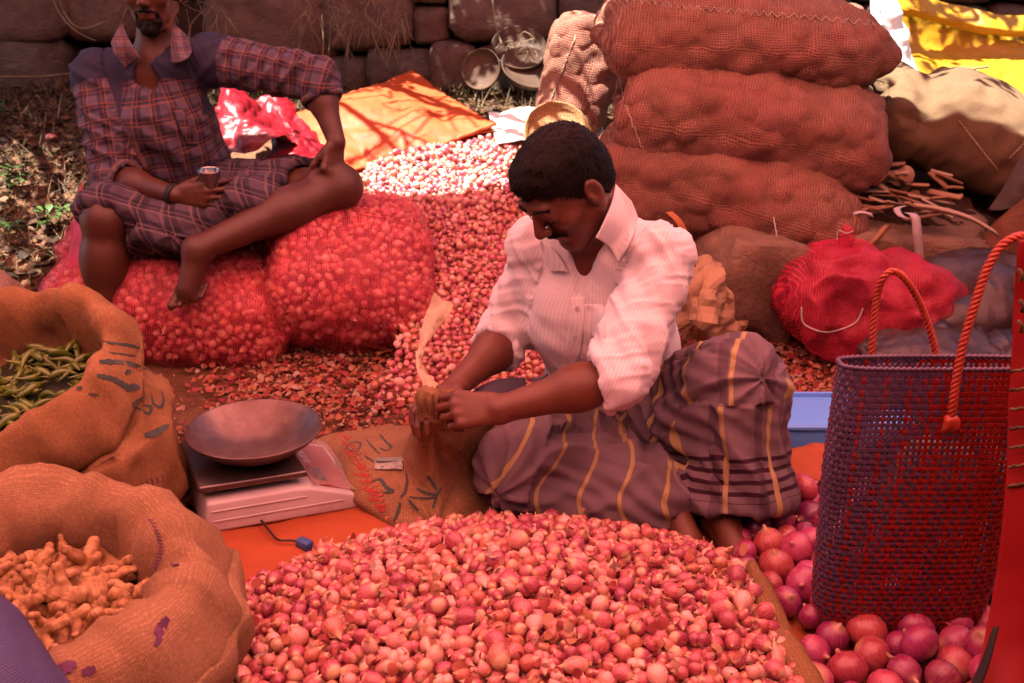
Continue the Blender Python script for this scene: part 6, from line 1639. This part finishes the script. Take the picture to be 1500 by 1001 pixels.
for (u, v, Y, s_, rx, ry, lab) in ((760, 78, 4.72, 1.0, .75, .1, 'tan rusty pan lying highest in the pile against the wall'), (709, 104, 4.66, .72, 1.25, -.35, 'round rusty pan standing on edge beside the round stone'), (775, 108, 4.62, 1.05, .62, .2, 'wide rusty pan at the bottom of the pile against the wall')):
    tag(obj('rusty_pan', lathe(at(u, v, Y), [(r * s_, z * 1.3) for r, z in dish], Matrix.Rotation(rx, 3, 'X') @ Matrix.Rotation(ry, 3, 'Y')), M_RUST), lab, 'pan', 'rusty pans against the wall')
# yellow tarpaulin and white cover at the right
def yellow():
    g = G('yellow_tarpaulin'); p = g.co(); cc = g.ramp(g.noise(5, 4, .6, p), [(.3, (.62, .29, .012)), (.7, (.72, .38, .02))]); m = g.done(g.n('MixShader', 0, None, Fac=.2, i1=g.bsdf(cc, .42, g.bump(g.noise(14, 4, .6, p), .5, .012), .4), i2=g.n('BsdfTranslucent', 0, None, Color=cc)))
    T = thing('yellow_tarpaulin', 'bright yellow tarpaulin draped along the wall behind the olive sack', 'tarpaulin', tuple(at(1400, 120, 4.6)))
    rows = [[at(u, v0 + dv, Y) for u, v0, dv, Y in ((1290, -14, 0, 4.62), (1340, -8, 0, 4.6), (1400, 4, 0, 4.62), (1450, 14, 0, 4.58), (1520, 24, 0, 4.6), (1620, 30, 0, 4.62))]]
    hem = [[at(u, v, Y) for u, v, Y in ((1288, -12, 4.60), (1340, -6, 4.56), (1400, 6, 4.6), (1450, 15, 4.55), (1520, 25, 4.57), (1620, 32, 4.6))], [at(u, v, Y) for u, v, Y in ((1288, 10, 4.56), (1340, 16, 4.52), (1400, 30, 4.55), (1450, 40, 4.51), (1520, 48, 4.53), (1620, 52, 4.55))], [at(u, v, Y) for u, v, Y in ((1288, 18, 4.60), (1340, 26, 4.56), (1400, 42, 4.59), (1450, 50, 4.55), (1520, 56, 4.57), (1620, 60, 4.6))]]
    obj('hem', patch(hem, 70, 24, .014, 8, 3, .004, .006), m, T)
    body = [[at(u, v, Y) for u, v, Y in ((1288, 10, 4.64), (1340, 16, 4.62), (1400, 32, 4.64), (1450, 40, 4.6), (1520, 46, 4.62), (1620, 50, 4.64))], [at(u, v, Y) for u, v, Y in ((1290, 60, 4.62), (1340, 66, 4.58), (1400, 76, 4.62), (1450, 84, 4.58), (1520, 90, 4.6), (1620, 90, 4.62))],
            [at(u, v, Y) for u, v, Y in ((1292, 85, 4.50), (1340, 88, 4.46), (1400, 98, 4.5), (1450, 104, 4.46), (1520, 108, 4.5), (1620, 108, 4.5))], [at(u, v, Y) for u, v, Y in ((1300, 150, 4.36), (1340, 150, 4.34), (1400, 150, 4.36), (1450, 152, 4.33), (1520, 155, 4.36), (1620, 155, 4.36))]]
    obj('drape', patch(body, 80, 50, .022, 5, 6, .004, .010), m, T)
yellow()
tag(obj('white_cover', patch([[at(1268, -10, 4.30), at(1285, -12, 4.22), at(1305, -6, 4.3), at(1312, 0, 4.36)], [at(1270, 60, 4.25), at(1290, 50, 4.15), at(1318, 55, 4.25), at(1330, 60, 4.34)], [at(1268, 120, 4.18), at(1288, 118, 4.08), at(1325, 110, 4.2), at(1348, 118, 4.32)], [at(1266, 150, 4.1), at(1290, 150, 4.0), at(1325, 150, 4.12), at(1350, 150, 4.26)]], 30, 50, .02, 7, 8, .003, .012), M_WHITE), 'white plastic cover hanging between the stacked sacks and the yellow tarpaulin', 'cover')
# olive sack
def olive():
    m = jute('olive_sackcloth', (.17, .12, .07), (.12, .08, .05), .005, True, (.14, .095, .06)); c = at(1432, 196, 3.74)
    P, F, U = sack_surf(.40, .26, .185, 110, 110, 3.4, 2.6, .3, 91, None, .018); P = bend(P, .25); N = vnormals(P, F)
    nk = np.exp(-((P[:, 0] + .27) / .06) ** 2) * (P[:, 2] > 0); P = P - N * (.045 * nk)[:, None] + N * (.012 * ridges(P[:, 0], P[:, 1] + P[:, 2], 9, 6, 5))[:, None]; P = place(P, (.25, .40, -.12), c)
    t = thing('olive_sack', 'full olive brown sack with a pinched corner under dappled sun', 'sack', (c.x, c.y, P[:, 2].min())); obj('sackcloth', mesh_np('sack', P, F, uv=U), m, t)
    stitch_line(t, P, F, [(1405, 178), (1432, 212), (1462, 250)], 30, 1.6, 'seam_stitch', .0016); stitch_line(t, P, F, [(1478, 232), (1500, 210)], 12, 1.6, 'seam_stitch', .0016)
    obj('ear', crumple(.09, .07, .055, at(1318, 128, 3.78), (.2, .3, .3), .02, 9, 4, 40), m, t)
    obj('flap', patch([[at(1500, 225, 3.42), at(1520, 240, 3.4), at(1545, 250, 3.4)], [at(1475, 265, 3.38), at(1500, 265, 3.34), at(1530, 275, 3.36)], [at(1448, 308, 3.36), at(1470, 308, 3.32), at(1510, 300, 3.33)]], 24, 24, .008, 9, 7, .006), simple('dark_sackcloth', (.06, .04, .035), (.10, .07, .055), .9, 20, .5, 90), t)
olive()
def brown_sack():
    P, F, U = sack_surf(.22, .20, .25, 80, 80, 2.6, 2.2, .1, 95, None, .014); c = at(1560, 385, 3.22); P = place(P, (0, .15, .2), (c.x, c.y, c.z))
    tag(obj('brown_sack', mesh_np('sack', P, F, uv=U), jute('rust_sackcloth', (.24, .10, .06), (.17, .065, .04), .009, True, (.2, .07, .05))), 'rust brown woven sack standing behind the red garment', 'sack')
brown_sack()
twig = smooth_path([at(1402, 122, 4.1), at(1412, 108, 4.08), at(1424, 102, 4.06), at(1448, 98, 4.05)], 5); tag(obj('dry_twig', m_of(tube(twig, [.005] * len(twig), 6)), M_VINE), 'forked dry twig lying on the olive sack', 'twig')

# ------------------------------------------------------------------ wood scraps and strips
def scraps():
    mw = [simple('scrap_wood_%d' % i, a, b, .8, 16, .5, 60, .2, .004) for i, (a, b) in enumerate((((.36, .18, .09), (.48, .27, .15)), ((.22, .10, .05), (.32, .17, .09)), ((.46, .31, .2), (.54, .4, .28))))]
    rr = random.Random(12)
    for k in range(34):
        u, v = rr.uniform(1248, 1400), rr.uniform(232, 318); Y = 3.46 - (v - 232) * .0026; p = at(u, v, Y)
        L, w_, th = rr.uniform(.06, .17), rr.uniform(.014, .034), rr.uniform(.004, .010); bw = rr.uniform(-.02, .02)
        V, F = boxm((0, 0, 0), (L, w_, th), None, .0015, 1)
        V = [Vector((q.x, q.y * (1 - .5 * (q.x / L + .5) ** 2 * rr.random()), q.z + bw * math.sin((q.x / L + .5) * 3.14))) for q in V]
        me = m_of((V, F)); o = obj('wood_scrap', me, mw[k % 3]); o.location = p; o.rotation_euler = (rr.uniform(-.5, .5), rr.uniform(-.2, .55), rr.uniform(-1.2, .5))
        tag(o, 'splintered wood scrap in the pile between the stacked sacks and the olive sack', 'wood scrap', 'wood scraps by the olive sack')
    disc = lathe(at(1327, 256, 3.40), [(.001, .006), (.030, .005), (.0325, 0), (.030, -.005), (.001, -.006)], Matrix.Rotation(1.2, 3, 'X') @ Matrix.Rotation(.2, 3, 'Y'), 20); tag(obj('wood_disc', disc, mw[0]), 'round sawn wood disc among the wood scraps', 'wood scrap')
    pile = crumple(.30, .24, .16, at(1320, 310, 3.62) + Vector((0, 0, -.09)), (0, .1, .2), .05, 8, 6, 60); tag(obj('husk_pile', pile, simple('dark_husk', (.05, .025, .015), (.11, .055, .03), .9, 24, .9, 60, .15, .02)), 'mound of dark dry husks beneath the wood scraps', 'husks', kind='stuff')
    P = [atz(0, 0, 0)] * 0; rn = np.random.default_rng(6); Q = [tuple(at(rn.uniform(1240, 1330), rn.uniform(255, 320), 3.5) + Vector((0, rn.uniform(-.1, .1), 0))) for _ in range(130)]
    tag(obj('dry_husks', flakes(Q, .03, .07, 9, .9, 1.0), litter_material('husk_leaf', [(0, (.10, .045, .02)), (.5, (.28, .12, .05)), (.9, (.42, .22, .10)), (1, (.5, .36, .22))])), 'curled brown husks strewn beside the wood scraps', 'husks', kind='stuff')
    mp = soft_mat('pale_strip', (.55, .45, .42), (.66, .56, .52), .5)
    for pts, w_, lab, m in (([(1330, 312, 3.20), (1340, 318, 3.16), (1344, 345, 3.15), (1347, 382, 3.16)], 6, 'pale plastic strip hanging over the flat boulder', mp), ([(1345, 322, 3.17), (1322, 318, 3.18), (1314, 306, 3.22), (1326, 302, 3.26)], 5, 'curled pale plastic strip by the wood scraps', mp),
                            ([(1340, 302, 3.24), (1380, 308, 3.2), (1425, 322, 3.16), (1462, 344, 3.12)], 7, 'long dry leaf blade reaching toward the rust brown sack', mw[2]), ([(1240, 318, 3.22), (1262, 312, 3.2), (1278, 316, 3.2)], 5, 'pale scrap of plastic on the flat boulder', mp), ([(1300, 330, 3.16), (1288, 345, 3.15), (1276, 358, 3.15)], 5, 'dry brown leaf blade hanging over the flat boulder', mw[0])):
        rows = [[at(u - w_ * .35, v - w_ * .7, Y), at(u, v, Y - .01), at(u + w_ * .35, v + w_ * .7, Y)] if abs(pts[-1][0] - pts[0][0]) > abs(pts[-1][1] - pts[0][1]) else [at(u - w_, v, Y), at(u, v, Y - .01), at(u + w_, v, Y)] for u, v, Y in pts]
        tag(obj('strip', patch(rows, 8, 30, .002, 16, 3, .002), m), lab, 'strip')
scraps()

# ------------------------------------------------------------------ red net bag, paper bag, dark plastic, blue tray
def red_bag():
    c = at(1272, 446, 3.02); c = Vector((c.x, c.y, c.z)); m = net_material('crimson_net', (.60, .03, .075), .0042, .40, fill=(.2, .55))
    t = thing('net_bag', 'crumpled crimson net bag of onion skins slumped beside the boulder', 'net bag', (c.x, c.y, 0))
    def shape(sc, seed, amp):
        P, F, U = sack_surf(.26 * sc, .19 * sc, .185 * sc, 120, 120, 2.4, 2.2, .1, seed, None, .0); N = vnormals(P, F)
        P = P + N * (amp * (1 - 2 * np.abs(fbm(P, 6.5, 5, 3))) + amp * .8 * fbm(P, 4, 9, 2))[:, None]
        d = np.exp(-((P[:, 0] + .17) ** 2 + (P[:, 2] - .02) ** 2 + (P[:, 1] + .16) ** 2) / .012); P = P + np.outer(d, A(.0, .075, .0)); P = place(P, (0, .12, .12), (c.x, c.y, c.z)); P[:, 2] = np.maximum(P[:, 2], .012); return P, F, U
    P, F, U = shape(1, 3, .026); obj('netting', mesh_np('net', P, F, uv=U), m, t)
    P2, F2, _ = shape(.93, 3, .022); tag(obj('bag_filling', mesh_np('fill', P2, F2), simple('skin_filling', (.22, .025, .03), (.45, .10, .09), .8, 28, 1.0, 50, .2, .02)), 'onion skins filling the crumpled crimson net bag', 'onion skins', kind='stuff')
    bv = BVHTree.FromPolygons([tuple(v) for v in P], [tuple(f) for f in F]); q = surf_path(bv, [(1174, 450), (1176, 472), (1190, 482), (1212, 487), (1240, 480), (1256, 470), (1264, 452)], 5, .004)
    obj('drawstring', m_of(tube([x[0] for x in q], .0026, 6)), simple('white_cord', (.62, .50, .48), (.72, .62, .6), .7), t)
    obj('tied_tip', crumple(.018, .018, .04, at(1240, 348, 3.02), (0, 0, 0), .008, 30, 4, 24), m, t); obj('tie_end', m_of(tube(smooth_path([at(1226, 352, 3.0), at(1228, 338, 3.0), at(1240, 342, 2.98), at(1250, 338, 2.98)], 5), .0016, 5)), bpy.data.materials['white_cord'], t)
red_bag()
M_PAPER = soft_mat('brown_paper', (.50, .29, .14), (.60, .37, .20), .7, .12, 8, .5, 30)
tag(obj('paper_bag', patch([[at(985, 385, 3.05), at(1010, 372, 2.98), at(1040, 378, 2.96), at(1062, 396, 3.0)], [at(985, 420, 2.95), at(1015, 408, 2.86), at(1045, 405, 2.86), at(1078, 425, 2.94)], [at(985, 455, 2.92), at(1015, 440, 2.82), at(1050, 442, 2.83), at(1082, 462, 2.92)], [at(990, 480, 2.9), at(1020, 486, 2.8), at(1055, 492, 2.82), at(1095, 470, 2.92)], [at(1000, 486, 2.98), at(1030, 500, 2.95), at(1058, 502, 2.95), at(1098, 482, 3.0)]], 19, 21, .022, 13, 6, .003, .020, 22, False), M_PAPER), 'crumpled brown paper bag at the foot of the angular boulder', 'paper bag')
tag(obj('orange_strap', patch([[at(975, 312, 2.9), at(985, 310, 2.9)], [at(992, 330, 2.88), at(1002, 328, 2.88)], [at(1004, 365, 2.87), at(1014, 360, 2.87)], [at(1010, 395, 2.88), at(1020, 390, 2.88)]], 6, 30, .003, 20, 4, .004), simple('orange_webbing', (.45, .13, .04), (.55, .2, .07), .8)), 'orange cloth strap rising behind the shoulder of the pale shirt', 'strap')
M_DARKP = [soft_mat('slate_plastic', (.028, .022, .034), (.07, .055, .075), .32, 0, 9, .4, 30), soft_mat('blue_grey_plastic', (.035, .05, .11), (.07, .095, .16), .32, 0, 9, .4, 30), soft_mat('umber_plastic', (.045, .024, .022), (.10, .06, .055), .4, 0, 9, .4, 30)]
for i, (u, v, Y, h_, rot, k, lab) in enumerate(((1372, 415, 3.12, (.07, .08, .035), (.1, .5, .3), 1, 'blue grey plastic wrapper between the crimson net bag and the flat boulder'), (1425, 425, 3.1, (.14, .10, .035), (.2, .35, -.2), 0, 'dark slate plastic sack folded beside the crimson net bag'), (1402, 455, 3.05, (.12, .10, .04), (.2, .1, .2), 2, 'umber plastic wrapper under the slate sack'),
                             (1448, 462, 2.95, (.09, .08, .03), (.2, .1, .1), 1, 'blue plastic wrapper tucked by the red garment'), (1440, 495, 2.85, (.17, .12, .035), (.25, .15, -.1), 0, 'long slate plastic sheet behind the woven bag'), (1370, 520, 2.72, (.20, .12, .035), (.2, .0, .1), 2, 'pleated brown plastic sheet just above the rim of the woven bag'),
                             (1480, 420, 3.05, (.12, .1, .05), (.1, 0, .2), 2, 'umber plastic heap in front of the rust brown sack'), (1400, 485, 2.95, (.16, .14, .06), (.1, 0, .1), 0, 'dark plastic bundle at the bottom of the wrapper heap'))):
    p = at(u, v, Y); tag(obj('plastic_wrapper', crumple(*h_, p, rot, .018, 10, 20 + i, 60), M_DARKP[k]), lab, 'plastic', 'plastic wrappers behind the woven bag')
def wrapper_base():
    c = at(1430, 500, 3.1); tag(obj('rubbish_mound', crumple(.34, .26, .20, (c.x, c.y, .10), (0, 0, 0), .04, 6, 40, 60, squash_floor=-.01), M_DARKP[2]), 'mound of dark rubbish under the plastic wrappers', 'rubbish', kind='stuff')
wrapper_base()
def blue_tray():
    m = soft_mat('light_blue_plastic', (.10, .30, .78), (.13, .34, .82), .38, 0, 6, .1, 40, k=1); x0, x1, y0, y1, zt = .42, 1.02, 2.31, 2.52, .085
    t = thing('blue_tray', 'light blue plastic tray on the skins between the checked knee and the woven bag', 'tray', ((x0 + x1) / 2, (y0 + y1) / 2, .01))
    obj('floor', m_of(boxm(((x0 + x1) / 2, (y0 + y1) / 2, zt - .012), (x1 - x0 - .02, y1 - y0 - .02, .008), None, .002)), m, t)
    for c, s in ((((x0 + x1) / 2, y0, zt / 2 + .005), (x1 - x0, .008, zt - .006)), (((x0 + x1) / 2, y1, zt / 2 + .005), (x1 - x0, .008, zt - .006)), ((x0, (y0 + y1) / 2, zt / 2 + .005), (.008, y1 - y0 - .009, zt - .006)), ((x1, (y0 + y1) / 2, zt / 2 + .005), (.008, y1 - y0 - .009, zt - .006))):
        obj('side', m_of(boxm(c, s, None, .003)), m, t)
    obj('rim', m_of(boxm(((x0 + x1) / 2, y0 - .006, zt - .006), (x1 - x0 + .02, .010, .012), None, .003)), m, t)
blue_tray()
# blue woven bag corner at the lower left and pale sack at the left edge
g = G('blue_woven_plastic'); sp = g.n('SeparateXYZ', None, None, Vector=g.uv()).outputs; sx = g.ma('SINE', g.ma('MULTIPLY', sp[0], 1150)); sy = g.ma('SINE', g.ma('MULTIPLY', sp[1], 1150)); wv = g.ma('MULTIPLY', sx, sy)
M_BLUEW = g.done(g.bsdf(g.mix(g.ramp(wv, [(0, (0, 0, 0)), (.6, (1, 1, 1))]), (.045, .04, .14), (.10, .10, .30)), .45, g.bump(wv, .5, .002), .4))
bl = [[at(-90, 840, 1.18), at(-20, 868, 1.14), at(12, 890, 1.12), at(40, 925, 1.10)], [at(-110, 930, 1.06), at(-20, 930, 1.02), at(40, 950, 1.02), at(72, 975, 1.02)], [at(-120, 1060, .94), at(-20, 1040, .92), at(60, 1040, .94), at(105, 1030, .97)], [at(-120, 1180, .88), at(-20, 1180, .86), at(60, 1180, .88), at(125, 1150, .92)]]
tag(obj('blue_bag', patch(bl, 50, 50, .006, 6, 3, .01), M_BLUEW), 'blue and purple woven plastic bag in front of the ginger sack', 'bag')
def left_sack():
    P, F, U = sack_surf(.14, .14, .16, 60, 60, 2.4, 2.2, .1, 97, None, .01); c = at(-42, 470, 2.72); P = place(P, (0, 0, .2), c); P[:, 2] = np.maximum(P[:, 2], .0)
    tag(obj('pale_sack', mesh_np('sack', P, F, uv=U), jute('pale_sackcloth', (.48, .33, .24), (.36, .24, .17), .005)), 'pale sack behind the chilli sack below the straw bank', 'sack')
left_sack()

# ------------------------------------------------------------------ woven shopping bag
def woven_bag():
    cx, cy = .700, 1.56; z0, z1 = .040, .542; hw, hd = .166, .055
    T = thing('woven_bag', 'tall red and purple woven plastic shopping bag with rope handles standing on the onions', 'bag', (cx, cy, z0))
    def outline(s, grow, bulge=0.0):
        """superellipse outline, s in 0..1 round"""
        a = 2 * math.pi * s; ca, sa = math.cos(a), math.sin(a); e = .55
        return Vector((cx + (hw * grow + bulge) * math.copysign(abs(ca) ** e, ca), cy + (hd * grow + bulge) * math.copysign(abs(sa) ** e, sa), 0))
    # uniform arc-length samples
    raw = [outline(k / 2000, 1) for k in range(2001)]; acc = [0]
    for a, b in zip(raw, raw[1:]): acc.append(acc[-1] + (b - a).length)
    per = acc[-1]; nc, nr = 84, 46
    def sarc(f): return float(np.interp((f % 1.0) * per, acc, np.linspace(0, 1, 2001)))
    S = [sarc(k / (nc * 2)) for k in range(nc * 2)]
    def pt(i, z, off):
        t = (z - z0) / (z1 - z0); grow = .90 + .13 * min(1, t * 1.6) - .02 * t; 
        if t < .10: grow *= .93 + .7 * t
        q = outline(S[i % (nc * 2)], grow, off); q.z = z; q.x += .012 * t; q.y = cy + (q.y - cy) * (1 - .45 * t); q += Vector((0, -.01 * math.sin(t * 3), 0)); return q
    dz = (z1 - z0) / nr; amp = .0019; wv_ = .0021; ww = per / nc * .30
    def ribbon(V, F, pts, widths, B):
        o = len(V)
        for p, w_ in zip(pts, widths): V += [p - w_, p + w_]
        for k in range(len(pts) - 1): F.append((o + 2 * k, o + 2 * k + 1, o + 2 * k + 3, o + 2 * k + 2))
    # horizontal strands
    Vh, Fh, Vw, Fw = [], [], [], []
    for r in range(nr):
        z = z0 + dz * (r + .5); pts, wd = [], []
        for i in range(nc * 2 + 1):
            c, half = divmod(i, 2); over = ((c + r) % 2 == 0); off = (amp if over else -amp) if half == 0 else 0.0
            pts.append(pt(i, z, off)); wd.append(Vector((0, 0, dz * .30)))
        seg, last = [], None
        for i in range(len(pts)):
            pz = (pts[i].x - cx) < -.075 + .34 * (z - .30) + .012 * ((r * 7 + (i // 2) * 5) % 9 - 4)
            if last is not None and pz != last:
                seg.append(i); ribbon(Vw if last else Vh, Fw if last else Fh, [pts[q] for q in seg], [wd[q] for q in seg], 0); seg = []
            seg.append(i); last = pz
        if len(seg) > 1: ribbon(Vw if last else Vh, Fw if last else Fh, [pts[q] for q in seg], [wd[q] for q in seg], 0)
    # vertical strands, purple on one flank, red on the other with a diagonal change
    Vp, Fp, Vr, Fr = [], [], [], []
    for c in range(nc):
        pts, wd = [], []; i = c * 2
        tang = (pt(i + 1, z0 + .2, 0) - pt(i - 1, z0 + .2, 0)).normalized() * ww
        for r in range(nr * 2 + 1):
            rr, half = divmod(r, 2); over = ((c + rr) % 2 == 1); off = (amp if over else -amp) if half == 1 else 0.0
            pts.append(pt(i, z0 + dz * r / 2, off)); wd.append(tang)
        fr = S[i]; x = outline(fr, 1).x
        pur = (x < cx - .03 and c % 4 != 1) or (x < cx + .08 and c % 2 == 0) or c % 5 == 0
        ribbon(Vp if pur else Vr, Fp if pur else Fr, pts, wd, 0)
    mr = soft_mat('red_plastic_strap', (.30, .012, .010), (.40, .022, .016), .32, 0, 20, .1, 80, .5); mp = soft_mat('purple_plastic_strap', (.10, .055, .115), (.15, .085, .16), .34, 0, 20, .1, 80, .5)
    for nm, V, F, m in (('red_weft', Vh, Fh, mr), ('purple_weft', Vw, Fw, mp), ('purple_warp', Vp, Fp, mp), ('red_warp', Vr, Fr, mr)):
        o = obj(nm, m_of((V, F), smooth=False), m, T, 'stuff'); md = o.modifiers.new('thickness', 'SOLIDIFY'); md.thickness = .0012
    # plaited rim and solid base
    rim = [pt(i, z1 + .002 + .0018 * (i % 2), .0) for i in range(nc * 2)]; V, F = tube(rim, [.0034 + .0012 * (k % 2) for k in range(nc * 2)], 7, True); obj('rim', m_of((V, F)), mp, T)
    bo = [pt(i, z0 + .003, -.002) for i in range(nc * 2)]; Vb = bo + [p + Vector((0, 0, .012)) for p in bo]; n = nc * 2; obj('base', m_of((Vb, [tuple(range(n))[::-1], tuple(range(n, 2 * n))] + [(k, (k + 1) % n, n + (k + 1) % n, n + k) for k in range(n)]), smooth=False), mp, T)
    # rope handles: three plaited strands each
    def rope(pts, nm, r=.0052):
        P = smooth_path(pts, 14); parts = []; L = [0]
        for a, b in zip(P, P[1:]): L.append(L[-1] + (b - a).length)
        N_ = int(L[-1] / .0028); fine = [Vector([np.interp(L[-1] * k / N_, L, [p[j] for p in P]) for j in range(3)]) for k in range(N_ + 1)]
        h_ = None; prev = None
        for s in range(3):
            Q = []; prev = None
            for k, p in enumerate(fine):
                d = (fine[min(k + 1, N_)] - fine[max(k - 1, 0)]).normalized(); e = (prev if prev is not None else d.orthogonal()); e = (e - d * e.dot(d)).normalized(); prev = e; f_ = d.cross(e)
                a = k * .0028 / .026 * 6.2832 + s * 2.094; Q.append(p + (e * math.cos(a) + f_ * math.sin(a)) * r * .62)
            parts.append(tube(Q, r * .66, 6))
        hd_ = obj(nm, m_of(parts[0]), mo, T)
        for q in parts[1:]: obj('strand', m_of(q), mo, hd_)
        return hd_
    mo = soft_mat('orange_red_rope', (.46, .045, .018), (.56, .075, .03), .4, 0, 20, .2, 90, .45)
    yb, yf = cy + hd * .9, cy - hd * 1.06
    back = [at(1274, 560, yb), at(1278, 500, yb), at(1284, 440, yb), at(1293, 408, yb - .01), at(1310, 398, yb - .01), at(1330, 415, yb - .01), at(1352, 455, yb), at(1368, 505, yb), at(1376, 560, yb)]
    rope(back, 'handle')
    front = [at(1392, 622, yf), at(1395, 600, yf - .008), at(1400, 560, yf - .008), at(1412, 500, yf - .004), at(1430, 440, yf), at(1448, 390, yf), at(1470, 358, yf), at(1500, 346, yf), at(1530, 360, yf), at(1545, 420, yf), at(1552, 500, yf), at(1556, 560, yf - .008), at(1558, 622, yf)]
    fh = rope(front, 'handle', .006)
    for (u, v) in ((1380, 634), (1406, 634)): obj('knot_tail', m_of(tube([at(1393, 620, yf - .008), at((1393 + u) / 2, 625, yf - .009), at(u, v, yf - .004)], [.006, .0055, .004], 7)), mo, fh)
    obj('knot', crumple(.011, .008, .013, at(1393, 620, yf - .008), (0, 0, 0), .003, 40, 3, 20), mo, fh)
    # folded newspaper lining inside
    pap = thing('paper_bundle', 'pale paper bundle inside the woven shopping bag', 'paper', (cx, cy, z0 + .1)); obj('bundle', crumple(.085, .03, .10, (cx + .035, cy + .02, z0 + .255), (.1, .15, 0), .010, 12, 5, 40), soft_mat('pale_newsprint', (.55, .45, .40), (.68, .58, .52), .8), pap)
woven_bag()
# ------------------------------------------------------------------ red garment of a person standing at the right edge
def garment():
    T = thing('red_garment', 'bright red draped garment with black and gold trim hanging beside the woven bag', 'garment', (.90, 1.30, 0))
    g = G('bright_red_cloth'); p = g.co(); c = g.ramp(g.noise(6, 3, .6, p), [(.3, (.30, .003, .004)), (.7, (.38, .006, .008))]); sp = g.n('SeparateXYZ', None, None, Vector=p).outputs
    dots = g.ramp(g.n('TexVoronoi', 0, None, Vector=p, Scale=30.0), [(.035, (1, 1, 1)), (.05, (0, 0, 0))]); c = g.mix(g.ma('MULTIPLY', dots, .7), c, (.55, .38, .14))
    m = g.done(g.n('MixShader', 0, None, Fac=.05, i1=g.bsdf(c, .6, g.bump(g.noise(30, 3, .6, p), .2, .005), .3), i2=g.n('BsdfTranslucent', 0, None, Color=c)))
    edge = [(1494, 350, 1.36), (1486, 420, 1.36), (1482, 520, 1.35), (1478, 620, 1.34), (1474, 720, 1.32), (1462, 820, 1.30), (1445, 920, 1.27), (1425, 1010, 1.23), (1405, 1100, 1.19)]
    rows = []
    for i, (u, v, Y) in enumerate(edge):
        e = at(u, v, Y); rows.append([e, e + Vector((.05, -.035 + .012 * math.sin(i * 1.3), 0)), e + Vector((.11, -.02, -.01)), e + Vector((.17, -.045 + .01 * math.sin(i), -.01)), e + Vector((.25, -.01, -.01))])
    obj('drape', patch(rows, 40, 80, .006, 7, 5, .004), m, T)
    mt = simple('black_gold_trim', (.02, .012, .008), (.22, .13, .04), .5, 60, .5, 120)
    for k in range(9):
        u, v = 1478 - k * .8, 545 + k * 28; w_ = 34; P = [at(u + x, v + 1.2 * math.sin(x * .5 + k) - x * .14, 1.315 - .0006 * x) for x in np.linspace(3, w_, 8)]
        obj('trim', m_of(tube(P, .0026, 5)), mt, T)
    for (u, v) in ((1492, 395), (1494, 440), (1492, 470)): obj('trim', m_of(tube([at(u, v, 1.31), at(u + 6, v + 8, 1.31), at(u + 3, v + 18, 1.31)], .003, 5)), mt, T)
    obj('dark_edge', patch([[at(1456, 920, 1.245), at(1464, 918, 1.24)], [at(1440, 965, 1.23), at(1452, 965, 1.22)], [at(1418, 1012, 1.215), at(1436, 1010, 1.205)]], 6, 16, .003, 20, 3, .003), simple('black_edging', (.015, .01, .012), (.03, .02, .02), .7), T)
garment()

tag(obj('paper_scrap', patch([[atz(586, 498, .05), atz(606, 494, .05)], [atz(588, 512, .03), atz(606, 510, .03)]], 6, 6, .004, 20, 3, .001), soft_mat('scrap_paper', (.6, .52, .5), (.7, .62, .6), .8, k=1)), 'small pale paper scrap at the corner of the leaning net sack', 'paper')
